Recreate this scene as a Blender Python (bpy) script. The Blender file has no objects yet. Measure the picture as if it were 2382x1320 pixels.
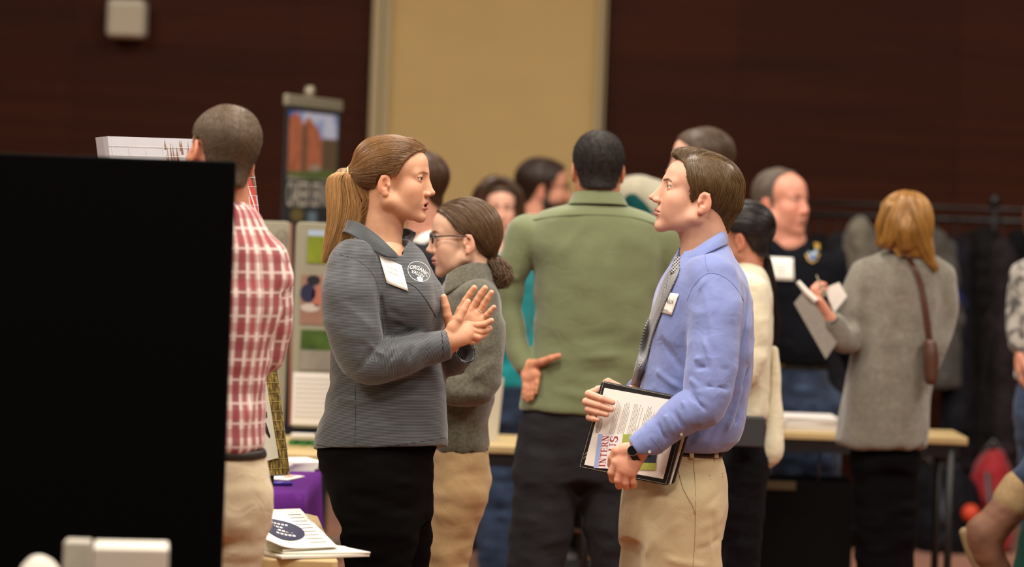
import bpy, math, random
import numpy as np
from mathutils import Vector, Matrix
ONLY = globals().get('ONLY')            # test subset; None = everything
CACHE = globals().get('CACHE')
C = bpy.context.scene.collection
F = 6617.0; PX0, PY0 = 1191.0, 468.0; CAMZ = 1.65; ROLL = math.radians(2.05)
CR, SR = math.cos(ROLL), math.sin(ROLL)

def W(px, py, Y):
    """point of the hall seen at pixel (px, py) at distance Y from the camera"""
    cx = (px-PX0)/F; cy = -(py-PY0)/F
    return np.array([Y*(cx*CR-cy*SR), Y, CAMZ+Y*(cx*SR+cy*CR)])

def want(n): return ONLY is None or n in ONLY

# ---------------------------------------------------------------- materials
MATS = {}
def srgb(c):
    if isinstance(c, str):
        c = tuple(int(c[i:i+2], 16) for i in (0, 2, 4))
    return tuple((v/255/12.92) if v/255 <= .04045 else ((v/255+.055)/1.055)**2.4 for v in c)

class NT:
    def __init__(s, name):
        s.m = bpy.data.materials.new(name); s.m.use_nodes = True
        s.t = s.m.node_tree; s.t.nodes.clear()
        s.out = s.t.nodes.new('ShaderNodeOutputMaterial')
        s.b = s.t.nodes.new('ShaderNodeBsdfPrincipled')
        s.t.links.new(s.b.outputs[0], s.out.inputs[0])
    def n(s, ty, **kw):
        x = s.t.nodes.new(ty)
        for k, v in kw.items():
            if k.startswith('i_'):
                k = k[2:]
                k = int(k) if k.isdigit() else k.replace('_', ' ')
                x.inputs[k].default_value = v
            else: setattr(x, k, v)
        return x
    def l(s, a, b): s.t.links.new(a, b)
    def math(s, op, a, b=None, c=None):
        x = s.n('ShaderNodeMath', operation=op)
        for i, v in enumerate((a, b, c)):
            if v is None: continue
            if isinstance(v, (int, float)): x.inputs[i].default_value = v
            else: s.l(v, x.inputs[i])
        return x.outputs[0]
    def mix(s, f, a, b, mode='MIX'):
        x = s.n('ShaderNodeMix', data_type='RGBA', blend_type=mode)
        for i, v in ((0, f), (6, a), (7, b)):
            if isinstance(v, (int, float)): x.inputs[i].default_value = v
            elif isinstance(v, tuple): x.inputs[i].default_value = (*v[:3], 1)
            else: s.l(v, x.inputs[i])
        return x.outputs[2]
    def set(s, **kw):
        for k, v in kw.items():
            k = k.replace('_', ' ')
            if isinstance(v, tuple) and len(v) == 3 and 'Radius' not in k: v = (*v, 1)
            if isinstance(v, (int, float, tuple)): s.b.inputs[k].default_value = v
            else: s.l(v, s.b.inputs[k])
    def bump(s, h, strength=.3, dist=.001):
        b = s.n('ShaderNodeBump'); b.inputs['Strength'].default_value = strength
        b.inputs['Distance'].default_value = dist
        s.l(h, b.inputs['Height']); s.l(b.outputs[0], s.b.inputs['Normal'])

def plain(name, col, rough=.6, metal=0, spec=.5, emit=None, sheen=0, noise=0, nscale=30, bump=0, bscale=200):
    key = ('p', name)
    if key in MATS: return MATS[key]
    t = NT(name); c = srgb(col)
    t.set(Base_Color=c, Roughness=rough, Metallic=metal, Specular_IOR_Level=spec)
    if sheen: t.set(Sheen_Weight=sheen, Sheen_Roughness=.5)
    tc = t.n('ShaderNodeTexCoord')
    if noise:
        nz = t.n('ShaderNodeTexNoise', i_Scale=nscale, i_Detail=4.0)
        t.l(tc.outputs['Object'], nz.inputs['Vector'])
        f = t.math('MULTIPLY_ADD', nz.outputs[0], 2*noise, 1-noise)
        mm = t.n('ShaderNodeVectorMath', operation='SCALE'); mm.inputs[0].default_value = c
        t.l(f, mm.inputs['Scale']); t.l(mm.outputs[0], t.b.inputs['Base Color'])
    if bump:
        nb = t.n('ShaderNodeTexNoise', i_Scale=bscale, i_Detail=3.0)
        t.l(tc.outputs['Object'], nb.inputs['Vector']); t.bump(nb.outputs[0], bump, .002)
    if emit: t.set(Emission_Color=srgb(emit[0]), Emission_Strength=emit[1])
    MATS[key] = t.m; return t.m

def skin_mat(name, tint=(1, 1, 1)):
    if name in MATS: return MATS[name]
    t = NT(name)
    a = t.n('ShaderNodeAttribute', attribute_name='Col')
    tc = t.n('ShaderNodeTexCoord')
    nz = t.n('ShaderNodeTexNoise', i_Scale=45.0, i_Detail=5.0)
    t.l(tc.outputs['Object'], nz.inputs['Vector'])
    rr = t.math('MULTIPLY_ADD', nz.outputs[0], .22, .89)
    mm = t.n('ShaderNodeVectorMath', operation='SCALE')
    t.l(a.outputs['Color'], mm.inputs[0]); t.l(rr, mm.inputs['Scale'])
    t.l(mm.outputs[0], t.b.inputs['Base Color'])
    t.set(Roughness=.5, Specular_IOR_Level=.38, Subsurface_Weight=.12, Subsurface_Scale=.008)
    t.b.inputs['Subsurface Radius'].default_value = (1, .35, .2)
    n2 = t.n('ShaderNodeTexNoise', i_Scale=420.0, i_Detail=2.0); t.l(tc.outputs['Object'], n2.inputs['Vector'])
    t.bump(n2.outputs[0], .12, .0008)
    MATS[name] = t.m; return t.m

def hair_mat(name, dark, light, rough=.38):
    if name in MATS: return MATS[name]
    t = NT(name)
    a = t.n('ShaderNodeAttribute', attribute_name='Col')
    tc = t.n('ShaderNodeTexCoord')
    mp = t.n('ShaderNodeMapping'); mp.inputs['Scale'].default_value = (60, 220, 30)
    t.l(tc.outputs['Object'], mp.inputs[0])
    nz = t.n('ShaderNodeTexNoise', i_Scale=1.0, i_Detail=3.0); t.l(mp.outputs[0], nz.inputs['Vector'])
    f = t.math('ADD', t.math('MULTIPLY', a.outputs['Fac'], .75), t.math('MULTIPLY', nz.outputs[0], .3))
    f = t.math('SUBTRACT', f, .05)
    cl = t.n('ShaderNodeClamp'); t.l(f, cl.inputs[0])
    t.l(t.mix(cl.outputs[0], srgb(dark), srgb(light)), t.b.inputs['Base Color'])
    t.set(Roughness=rough, Specular_IOR_Level=.45)
    t.bump(nz.outputs[0], .5, .002)
    MATS[name] = t.m; return t.m

def knit(name, c1, c2, stripe=0, rough=.75, sheen=.2, mott=0.25, mscale=60, fine=900, bump=.3, crease=0):
    """fabric; stripe>0: fine crosswise stripes of that period running with the garment's V coordinate"""
    if name in MATS: return MATS[name]
    t = NT(name); tc = t.n('ShaderNodeTexCoord')
    nz = t.n('ShaderNodeTexNoise', i_Scale=float(mscale), i_Detail=5.0); t.l(tc.outputs['Object'], nz.inputs['Vector'])
    if stripe:
        sp = t.n('ShaderNodeSeparateXYZ'); t.l(tc.outputs['UV'], sp.inputs[0])
        ph = t.math('MULTIPLY', sp.outputs[1], 2*math.pi/stripe)
        s = t.math('SINE', ph)
        f = t.math('MULTIPLY_ADD', s, 1.6, .42)
        cl = t.n('ShaderNodeClamp'); t.l(f, cl.inputs[0]); f = cl.outputs[0]
    else:
        f = t.math('MULTIPLY_ADD', nz.outputs[0], mott*3, .5-mott*1.5)
        cl = t.n('ShaderNodeClamp'); t.l(f, cl.inputs[0]); f = cl.outputs[0]
    t.l(t.mix(f, srgb(c1), srgb(c2)), t.b.inputs['Base Color'])
    lum = max(srgb(c2)); t.set(Roughness=rough, Sheen_Weight=sheen*min(1, lum*5), Specular_IOR_Level=.06+.22*min(1, lum*4))
    n2 = t.n('ShaderNodeTexNoise', i_Scale=float(fine), i_Detail=2.0); t.l(tc.outputs['Object'], n2.inputs['Vector'])
    hgt = t.math('MULTIPLY', n2.outputs[0], bump)
    if crease:
        n3 = t.n('ShaderNodeTexNoise', i_Scale=17.0, i_Detail=2.0, i_Distortion=1.2); t.l(tc.outputs['Object'], n3.inputs['Vector'])
        hgt = t.math('ADD', hgt, t.math('MULTIPLY', n3.outputs[0], crease*6))
    t.bump(hgt, 1.0, .0012)
    MATS[name] = t.m; return t.m

def plaid(name, base, stripes_u, stripes_v, pu, pv, rough=.8):
    """woven check: lists of (pos 0..1, halfwidth, colour, strength) in each direction"""
    if name in MATS: return MATS[name]
    t = NT(name); tc = t.n('ShaderNodeTexCoord')
    sp = t.n('ShaderNodeSeparateXYZ'); t.l(tc.outputs['UV'], sp.inputs[0])
    col = srgb(base)
    for ax, per, sts in ((0, pu, stripes_u), (1, pv, stripes_v)):
        fr = t.math('FRACT', t.math('DIVIDE', sp.outputs[ax], per))
        for pos, hw, c, st in sts:
            d = t.math('ABSOLUTE', t.math('SUBTRACT', fr, pos))
            e = t.n('ShaderNodeMapRange'); e.inputs[1].default_value = hw; e.inputs[2].default_value = hw*.7
            t.l(d, e.inputs[0])
            col = t.mix(t.math('MULTIPLY', e.outputs[0], st), col, srgb(c))
    t.l(col, t.b.inputs['Base Color']); t.set(Roughness=rough, Sheen_Weight=.15, Specular_IOR_Level=.25)
    MATS[name] = t.m; return t.m

# ---------------------------------------------------------------- scene objects
def tag(o, label=None, cat=None, group=None, kind=None):
    if label: o['label'] = label
    if cat: o['category'] = cat
    if group: o['group'] = group
    if kind: o['kind'] = kind
    return o
def empty(name, loc, label, cat, group=None):
    o = bpy.data.objects.new(name, None); C.objects.link(o)
    o.location = [float(v) for v in loc]; o.empty_display_size = .1
    tag(o, label, cat, group); return o
def link(name, me, mat, parent=None):
    o = bpy.data.objects.new(name, me); C.objects.link(o)
    if mat is not None:
        for m in (mat if isinstance(mat, (list, tuple)) else [mat]): me.materials.append(m)
    if parent is not None:
        o.parent = parent
        o.matrix_parent_inverse = Matrix.Translation(parent.location).inverted()
    return o
def mesh_np(name, V, Q, mat=None, parent=None, smooth=True, uv=None, col=None, mi=None):
    V = np.asarray(V, dtype=np.float32)
    me = bpy.data.meshes.new(name)
    if isinstance(Q, np.ndarray):
        n = Q.shape[1]; me.vertices.add(len(V)); me.vertices.foreach_set('co', V.ravel())
        me.loops.add(Q.size); me.loops.foreach_set('vertex_index', Q.ravel().astype(np.int32))
        me.polygons.add(len(Q)); me.polygons.foreach_set('loop_start', np.arange(0, Q.size, n, dtype=np.int32))
        me.polygons.foreach_set('loop_total', np.full(len(Q), n, dtype=np.int32))
        me.update(calc_edges=True)
    else:
        me.from_pydata([tuple(map(float, v)) for v in V], [], Q); me.update()
    me.polygons.foreach_set('use_smooth', np.full(len(me.polygons), smooth))
    if uv is not None:
        l = me.uv_layers.new(name='UVMap'); l.data.foreach_set('uv', np.asarray(uv, np.float32).ravel())
    if col is not None:
        a = me.color_attributes.new('Col', 'FLOAT_COLOR', 'POINT')
        cc = np.ones((len(V), 4), np.float32); cc[:, :3] = col
        a.data.foreach_set('color', cc.ravel())
    if mi is not None: me.polygons.foreach_set('material_index', np.asarray(mi, np.int32))
    me.validate()
    return link(name, me, mat, parent)

class MB:
    """collects simple solids into one mesh"""
    def __init__(s): s.v = []; s.f = []
    def add(s, V, Fc):
        o = len(s.v); s.v += [tuple(map(float, p)) for p in V]; s.f += [tuple(i+o for i in f) for f in Fc]
    def box(s, c, d, R=None):
        hx, hy, hz = d[0]/2, d[1]/2, d[2]/2
        V = np.array([(x, y, z) for x in (-hx, hx) for y in (-hy, hy) for z in (-hz, hz)])
        if R is not None: V = V @ np.array(R).T
        s.add(V+np.array(c), [(0, 1, 3, 2), (4, 6, 7, 5), (0, 4, 5, 1), (2, 3, 7, 6), (0, 2, 6, 4), (1, 5, 7, 3)])
    def slab(s, pts, off):
        """polygon pts extruded by vector off"""
        n = len(pts); P = np.array(pts); off = np.array(off)
        V = list(P)+list(P+off)
        s.add(V, [tuple(range(n-1, -1, -1)), tuple(range(n, 2*n))]+[(i, (i+1) % n, n+(i+1) % n, n+i) for i in range(n)])
    def tube(s, pts, r, n=8, caps=True):
        P = [np.array(p, float) for p in pts]; m = len(P)
        rr = r if hasattr(r, '__len__') else [r]*m
        up = np.array([0, 0, 1.]); V = []
        for i in range(m):
            t = P[min(i+1, m-1)]-P[max(i-1, 0)]; t = t/(np.linalg.norm(t)+1e-9)
            a = np.cross(t, up)
            if np.linalg.norm(a) < .1: a = np.cross(t, np.array([1., 0, 0]))
            a /= np.linalg.norm(a); b = np.cross(t, a)
            for k in range(n):
                th = 2*math.pi*k/n
                V.append(P[i]+rr[i]*(math.cos(th)*a+math.sin(th)*b))
        Fc = [(i*n+k, i*n+(k+1) % n, (i+1)*n+(k+1) % n, (i+1)*n+k) for i in range(m-1) for k in range(n)]
        if caps: Fc += [tuple(range(n-1, -1, -1)), tuple((m-1)*n+k for k in range(n))]
        s.add(V, Fc)
    def build(s, name, mat, parent=None, smooth=False, bevel=0, solid=0):
        me = bpy.data.meshes.new(name); me.from_pydata(s.v, [], s.f); me.update()
        if smooth:
            for p in me.polygons: p.use_smooth = True
        o = link(name, me, mat, parent)
        if solid:
            md = o.modifiers.new('s', 'SOLIDIFY'); md.thickness = solid; md.offset = 0
        if bevel:
            md = o.modifiers.new('b', 'BEVEL'); md.width = bevel; md.segments = 3; md.limit_method = 'ANGLE'
        return o

# ---------------------------------------------------------------- implicit modelling
def _sdot(a, b): return a[0]*b[0]+a[1]*b[1]+a[2]*b[2]
def ell(c, r, R=None):
    c = np.array(c, float); r = np.array(r, float)
    def f(x, y, z):
        x, y, z = x-c[0], y-c[1], z-c[2]
        if R is not None:
            x, y, z = (R[0][0]*x+R[1][0]*y+R[2][0]*z, R[0][1]*x+R[1][1]*y+R[2][1]*z, R[0][2]*x+R[1][2]*y+R[2][2]*z)
        k0 = np.sqrt((x/r[0])**2+(y/r[1])**2+(z/r[2])**2)
        k1 = np.sqrt((x/r[0]**2)**2+(y/r[1]**2)**2+(z/r[2]**2)**2)
        return k0*(k0-1)/(k1+1e-9)
    m = r.max() if R is not None else r
    return f, c-m, c+m
def cone(a, b, r1, r2, sq=None):
    a = np.array(a, float); b = np.array(b, float); d = b-a; L = float(d@d)+1e-12
    def f(x, y, z):
        px, py, pz = x-a[0], y-a[1], z-a[2]
        t = np.clip((px*d[0]+py*d[1]+pz*d[2])/L, 0, 1)
        return np.sqrt((px-t*d[0])**2+(py-t*d[1])**2+(pz-t*d[2])**2)-(r1+(r2-r1)*t)
    rm = max(r1, r2)
    return f, np.minimum(a, b)-rm, np.maximum(a, b)+rm
def chain(pts, rr, n=6):
    """smooth variable-radius limb through pts (one field, so no bulges at joints)"""
    P, Rr = spline(pts, rr, n)
    segs = [(P[i], P[i+1], Rr[i], Rr[i+1]) for i in range(len(P)-1)]
    def f(x, y, z):
        o = None
        for a, b, r1, r2 in segs:
            v = cone(a, b, r1, r2)[0](x, y, z)
            o = v if o is None else np.minimum(o, v)
        return o
    rm = max(Rr); P = np.array(P)
    return f, P.min(0)-rm, P.max(0)+rm
def spline(pts, rr, n=6):
    P = [np.array(p, float) for p in pts]; m = len(P)
    if m == 2: return P, list(rr)
    o = []; ro = []
    for i in range(m-1):
        p0, p1, p2, p3 = P[max(i-1, 0)], P[i], P[i+1], P[min(i+2, m-1)]
        for k in range(n):
            t = k/n
            o.append(.5*((2*p1)+(-p0+p2)*t+(2*p0-5*p1+4*p2-p3)*t*t+(-p0+3*p1-3*p2+p3)*t**3))
            s = t*t*(3-2*t); ro.append(rr[i]+(rr[i+1]-rr[i])*s)
    o.append(P[-1]); ro.append(rr[-1])
    return o, ro
def stack(rows, p=2.3, top=True, bot=True, rk=.012):
    """rows: (x, y, z, hx, hy[, yaw]) cross sections, any order"""
    rows = sorted([tuple(r)+((0,) if len(r) == 5 else ()) for r in rows], key=lambda r: r[2])
    A = np.array(rows, float); z = A[:, 2]
    zz = np.linspace(z[0], z[-1], 160)
    def pch(v):
        h = np.diff(z); d = np.diff(v)/h; m = np.zeros_like(v)
        m[0], m[-1] = d[0], d[-1]
        for i in range(1, len(v)-1):
            m[i] = 0 if d[i-1]*d[i] <= 0 else 2/(1/d[i-1]+1/d[i])
        i = np.clip(np.searchsorted(z, zz)-1, 0, len(z)-2); t = (zz-z[i])/h[i]
        return (2*t**3-3*t**2+1)*v[i]+(t**3-2*t**2+t)*h[i]*m[i]+(-2*t**3+3*t**2)*v[i+1]+(t**3-t**2)*h[i]*m[i+1]
    T = [pch(A[:, j]) for j in (0, 1, 3, 4, 5)]
    def f(x, y, zq):
        zc = np.clip(zq, zz[0], zz[-1])
        cx, cy, hx, hy, yw = [np.interp(zc.ravel(), zz, q).reshape(zc.shape) for q in T]
        X = x-cx; Y = y-cy
        if np.any(A[:, 5]):
            c, s = np.cos(yw), np.sin(yw); X, Y = X*c+Y*s, -X*s+Y*c
        r = np.sqrt(X*X+Y*Y)+1e-6
        rho = ((np.abs(X)/hx)**p+(np.abs(Y)/hy)**p)**(1/p)+1e-6
        d = r-r/rho
        e = np.maximum(zq-zz[-1], zz[0]-zq)
        k = rk; h = np.maximum(k-np.abs(d-e), 0)/k
        return np.maximum(d, e)+h*h*k*.25
    m = np.maximum(A[:, 3], A[:, 4]).max()
    return f, np.array([A[:, 0].min()-m, A[:, 1].min()-m, z[0]]), np.array([A[:, 0].max()+m, A[:, 1].max()+m, z[-1]])
def half(n, p0):
    """keep the side the normal n points away from"""
    n = np.array(n, float); n /= np.linalg.norm(n); k = float(n@np.array(p0))
    return (lambda x, y, z: n[0]*x+n[1]*y+n[2]*z-k), None, None

def vnoise(x, y, z, seed=0):
    xi, yi, zi = np.floor(x), np.floor(y), np.floor(z)
    fx, fy, fz = x-xi, y-yi, z-zi
    fx, fy, fz = [t*t*(3-2*t) for t in (fx, fy, fz)]
    def h(a, b, c):
        v = np.sin(a*127.1+b*311.7+c*74.7+seed*17.3)*43758.5453
        return v-np.floor(v)
    o = 0
    for dx in (0, 1):
        for dy in (0, 1):
            for dz in (0, 1):
                w = (fx if dx else 1-fx)*(fy if dy else 1-fy)*(fz if dz else 1-fz)
                o = o+w*h(xi+dx, yi+dy, zi+dz)
    return o*2-1

class Shape:
    def __init__(s): s.ops = []; s.dis = []
    def u(s, prim, k=.01): s.ops.append(('u', prim, k)); return s
    def c(s, prim, k=.003): s.ops.append(('c', prim, k)); return s
    def i(s, prim, k=.003): s.ops.append(('i', prim, k)); return s
    def fold(s, a, b, w, h):
        """soft ridge (h>0) or groove (h<0) of cloth along the segment a-b"""
        s.dis.append(('f', np.array(a, float), np.array(b, float), w, h)); return s
    def noise(s, scale, amp, seed=0): s.dis.append(('n', scale, amp, seed)); return s
    @staticmethod
    def comb(op, a, b, k):
        if op == 'u':
            h = np.maximum(k-np.abs(a-b), 0)/k; return np.minimum(a, b)-h*h*k*.25
        if op == 'c': b = -b
        h = np.maximum(k-np.abs(a-b), 0)/k; return np.maximum(a, b)+h*h*k*.25
    def disp(s, x, y, z):
        o = np.zeros_like(x)
        for d in s.dis:
            if d[0] == 'f':
                _, a, b, w, h = d
                v = b-a; L = float(v@v)+1e-12
                px, py, pz = x-a[0], y-a[1], z-a[2]
                t = np.clip((px*v[0]+py*v[1]+pz*v[2])/L, 0, 1)
                q = (px-t*v[0])**2+(py-t*v[1])**2+(pz-t*v[2])**2
                o -= h*np.exp(-q/(w*w))*(1-.75*np.abs(2*t-1)**3)
            else:
                _, sc, am, sd = d
                sc = sc if hasattr(sc, '__len__') else (sc,)*3
                v = vnoise(x/sc[0], y/sc[1], z/sc[2], abs(sd))
                o -= am*(v if sd >= 0 else 1-2*np.sqrt(v*v+.01))
        return o
    def ev(s, P):
        x, y, z = P[:, 0], P[:, 1], P[:, 2]
        v = np.full(len(P), 1.)
        for op, pr, k in s.ops: v = s.comb(op, v, pr[0](x, y, z), k)
        if s.dis: v = v+s.disp(x, y, z)
        return v
    def grad(s, P, e=.0015):
        g = np.stack([s.ev(P+d)-s.ev(P-d) for d in np.eye(3)*e], 1)
        return g/(np.linalg.norm(g, axis=1, keepdims=True)+1e-9)
    def mesh(s, h, pad=.02, lo=None, hi=None):
        """surface nets"""
        us = [o for o in s.ops if o[0] == 'u']
        L = np.min([o[1][1] for o in us], 0)-pad if lo is None else np.array(lo, float)
        H = np.max([o[1][2] for o in us], 0)+pad if hi is None else np.array(hi, float)
        n = np.ceil((H-L)/h).astype(int)+1
        ax = [L[i]+h*np.arange(n[i]) for i in range(3)]
        Fv = np.full(tuple(n), 1., np.float32)
        for op, pr, k in s.ops:
            if pr[1] is None: i0 = np.zeros(3, int); i1 = n
            else:
                mg = k*1.2+3*h
                i0 = np.clip(np.floor((pr[1]-mg-L)/h).astype(int), 0, n); i1 = np.clip(np.ceil((pr[2]+mg-L)/h).astype(int)+1, 0, n)
            if (i1 <= i0).any(): continue
            sl = tuple(slice(a, b) for a, b in zip(i0, i1))
            X = ax[0][sl[0]][:, None, None]; Y = ax[1][sl[1]][None, :, None]; Z = ax[2][sl[2]][None, None, :]
            v = np.broadcast_to(pr[0](X, Y, Z), Fv[sl].shape)
            Fv[sl] = s.comb(op, Fv[sl], v, k)
        if s.dis:
            m = np.abs(Fv) < .025; ii = np.nonzero(m)
            P = [ax[j][ii[j]] for j in range(3)]
            Fv[ii] += s.disp(*P)
        S = Fv < 0
        c = np.zeros(tuple(n-1), np.uint8)
        offs = [(a, b, d) for a in (0, 1) for b in (0, 1) for d in (0, 1)]
        for a, b, d in offs: c += S[a:n[0]-1+a, b:n[1]-1+b, d:n[2]-1+d]
        act = (c > 0) & (c < 8); idx = np.full(act.shape, -1, np.int64)
        I = np.stack(np.nonzero(act), 1); idx[act] = np.arange(len(I))
        acc = np.zeros((len(I), 3)); cnt = np.zeros(len(I))
        for e1 in offs:
            for axn in range(3):
                if e1[axn]: continue
                e2 = list(e1); e2[axn] = 1
                v1 = Fv[I[:, 0]+e1[0], I[:, 1]+e1[1], I[:, 2]+e1[2]].astype(float)
                v2 = Fv[I[:, 0]+e2[0], I[:, 1]+e2[1], I[:, 2]+e2[2]].astype(float)
                m = (v1 < 0) != (v2 < 0)
                t = np.where(m, v1/(np.where(m, v1-v2, 1)), 0)
                q = np.tile(np.array(e1, float), (len(I), 1)); q[:, axn] += t
                acc += q*m[:, None]; cnt += m
        V = (I+acc/cnt[:, None])*h+L
        Qs = []
        for axn in range(3):
            o = [(1, 2), (2, 0), (0, 1)][axn]
            sl1 = [slice(1, n[j]-1) for j in range(3)]; sl1[axn] = slice(0, n[axn]-1)
            sl2 = list(sl1); sl2[axn] = slice(1, n[axn])
            a = S[tuple(sl1)]; b = S[tuple(sl2)]
            for sgn, m in ((1, a & ~b), (0, b & ~a)):
                J = np.stack(np.nonzero(m), 1)
                if not len(J): continue
                for j in range(3):
                    if j != axn: J[:, j] += 1
                def cell(d1, d2):
                    K = J.copy(); K[:, o[0]] += d1; K[:, o[1]] += d2
                    return idx[K[:, 0], K[:, 1], K[:, 2]]
                q = np.stack([cell(-1, -1), cell(0, -1), cell(0, 0), cell(-1, 0)], 1)
                Qs.append(q if sgn else q[:, ::-1])
        Q = np.concatenate(Qs); Q = Q[(Q >= 0).all(1)]
        # light relaxation removes voxel stepping
        nb = np.zeros_like(V); ct = np.zeros(len(V))
        for a, b in ((0, 1), (1, 2), (2, 3), (3, 0)):
            np.add.at(nb, Q[:, a], V[Q[:, b]]); np.add.at(ct, Q[:, a], 1)
            np.add.at(nb, Q[:, b], V[Q[:, a]]); np.add.at(ct, Q[:, b], 1)
        V = V*.5+.5*nb/np.maximum(ct, 1)[:, None]
        return V, Q

def face_uv(V, Q, regions):
    """regions: ('z', cx, cy, r) for a trunk or ('l', pts) for a limb with a radius bias"""
    cf = V[Q].mean(1); best = np.full(len(cf), 1e9); uv = np.zeros((len(Q), 4, 2)); reg = np.zeros(len(Q), int)
    for ri, r in enumerate(regions):
        if r[0] == 'z':
            _, cx, cy, rad, bias = r
            d = np.full(len(cf), bias)
            P = V[Q]; a = np.arctan2(P[..., 1]-cy, P[..., 0]-cx)
            a0 = a[:, :1]; a = a0+((a-a0+np.pi) % (2*np.pi)-np.pi)
            u = a*rad; v = P[..., 2]
        else:
            _, pts, rad, bias = r
            pts = [np.array(p, float) for p in pts]
            dm = np.full(len(cf), 1e9); si = np.zeros(len(cf), int); cum = [0]
            for i in range(len(pts)-1):
                dd = pts[i+1]-pts[i]; L = np.linalg.norm(dd); cum.append(cum[-1]+L)
                t = np.clip(((cf-pts[i])@dd)/L**2, 0, 1)
                e = np.linalg.norm(cf-pts[i]-t[:, None]*dd, axis=1)
                m = e < dm; dm[m] = e[m]; si[m] = i
            d = dm-rad+bias
            A = np.array(pts[:-1])[si]; B = np.array(pts[1:])[si]; D = B-A; L = np.linalg.norm(D, axis=1)
            P = V[Q]-A[:, None]; dn = D/L[:, None]
            v = np.einsum('fki,fi->fk', P, dn)+np.array(cum)[si][:, None]
            ref = np.cross(dn, np.array([0, 1., .2])); ref /= np.linalg.norm(ref, axis=1)[:, None]
            r2 = np.cross(dn, ref)
            a = np.arctan2(np.einsum('fki,fi->fk', P, r2), np.einsum('fki,fi->fk', P, ref))
            a0 = a[:, :1]; a = a0+((a-a0+np.pi) % (2*np.pi)-np.pi); u = a*rad
        m = d < best; best[m] = d[m]; reg[m] = ri
        uv[m, :, 0] = u[m]; uv[m, :, 1] = v[m]
    return uv, reg

def tubes(paths, rad, jit=None, sides=3):
    """paths (N,M,3) -> tapered strands"""
    N, M, _ = paths.shape
    T = np.gradient(paths, axis=1); T /= np.linalg.norm(T, axis=2, keepdims=True)+1e-9
    up = np.random.RandomState(3).normal(size=(N, 1, 3)); A = np.cross(T, up); A /= np.linalg.norm(A, axis=2, keepdims=True)+1e-9
    B = np.cross(T, A)
    tt = np.linspace(0, 1, M); prof = np.minimum(1, (1-tt)*3.5+.12)*np.minimum(1, tt*6+.4)
    r = rad*prof[None, :, None] if np.isscalar(rad) else rad[:, None, None]*prof[None, :, None]
    V = np.stack([paths+r*(math.cos(a)*A+math.sin(a)*B) for a in [2*math.pi*k/sides for k in range(sides)]], 2)
    ii = np.arange(N*M*sides).reshape(N, M, sides)
    Q = [np.stack([ii[:, :-1, k], ii[:, 1:, k], ii[:, 1:, (k+1) % sides], ii[:, :-1, (k+1) % sides]], -1).reshape(-1, 4) for k in range(sides)]
    return V.reshape(-1, 3), np.concatenate(Q)

def flow_strands(shape, roots, dirfn, steps, step, lift=.001, curl=0, seed=0, rise=None):
    rs = np.random.RandomState(seed); P = roots.copy(); out = []
    N = len(P); lf = lift*(.2+rs.rand(N, 1)*1.6); ph = rs.rand(N, 1)*6.28
    D = None
    for i in range(steps):
        g = shape.grad(P); v = shape.ev(P)
        L = lf if rise is None else lf+rise*(i/steps)**2*rs.rand(N, 1)
        P = P-g*(v[:, None]-L)
        out.append(P.copy())
        d = dirfn(P); d = d-np.sum(d*g, 1, keepdims=True)*g
        d /= np.linalg.norm(d, axis=1, keepdims=True)+1e-9
        if curl:
            s = np.cross(d, g); d = d+s*curl*np.sin(ph+i*.9)
        D = d if D is None else D*.45+d*.55
        P = P+D*step
    return np.stack(out, 1)
# ---------------------------------------------------------------- people
SKIN = srgb('c98f76')
def rotm(yaw, pitch=0, roll=0):
    """local x forward, y left, z up; yaw 0 faces +x, 90 faces away from the camera, pitch>0 chin up, roll>0 leans to own left... about x"""
    return (Matrix.Rotation(math.radians(yaw), 3, 'Z') @ Matrix.Rotation(math.radians(-pitch), 3, 'Y') @ Matrix.Rotation(math.radians(roll), 3, 'X'))

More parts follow.
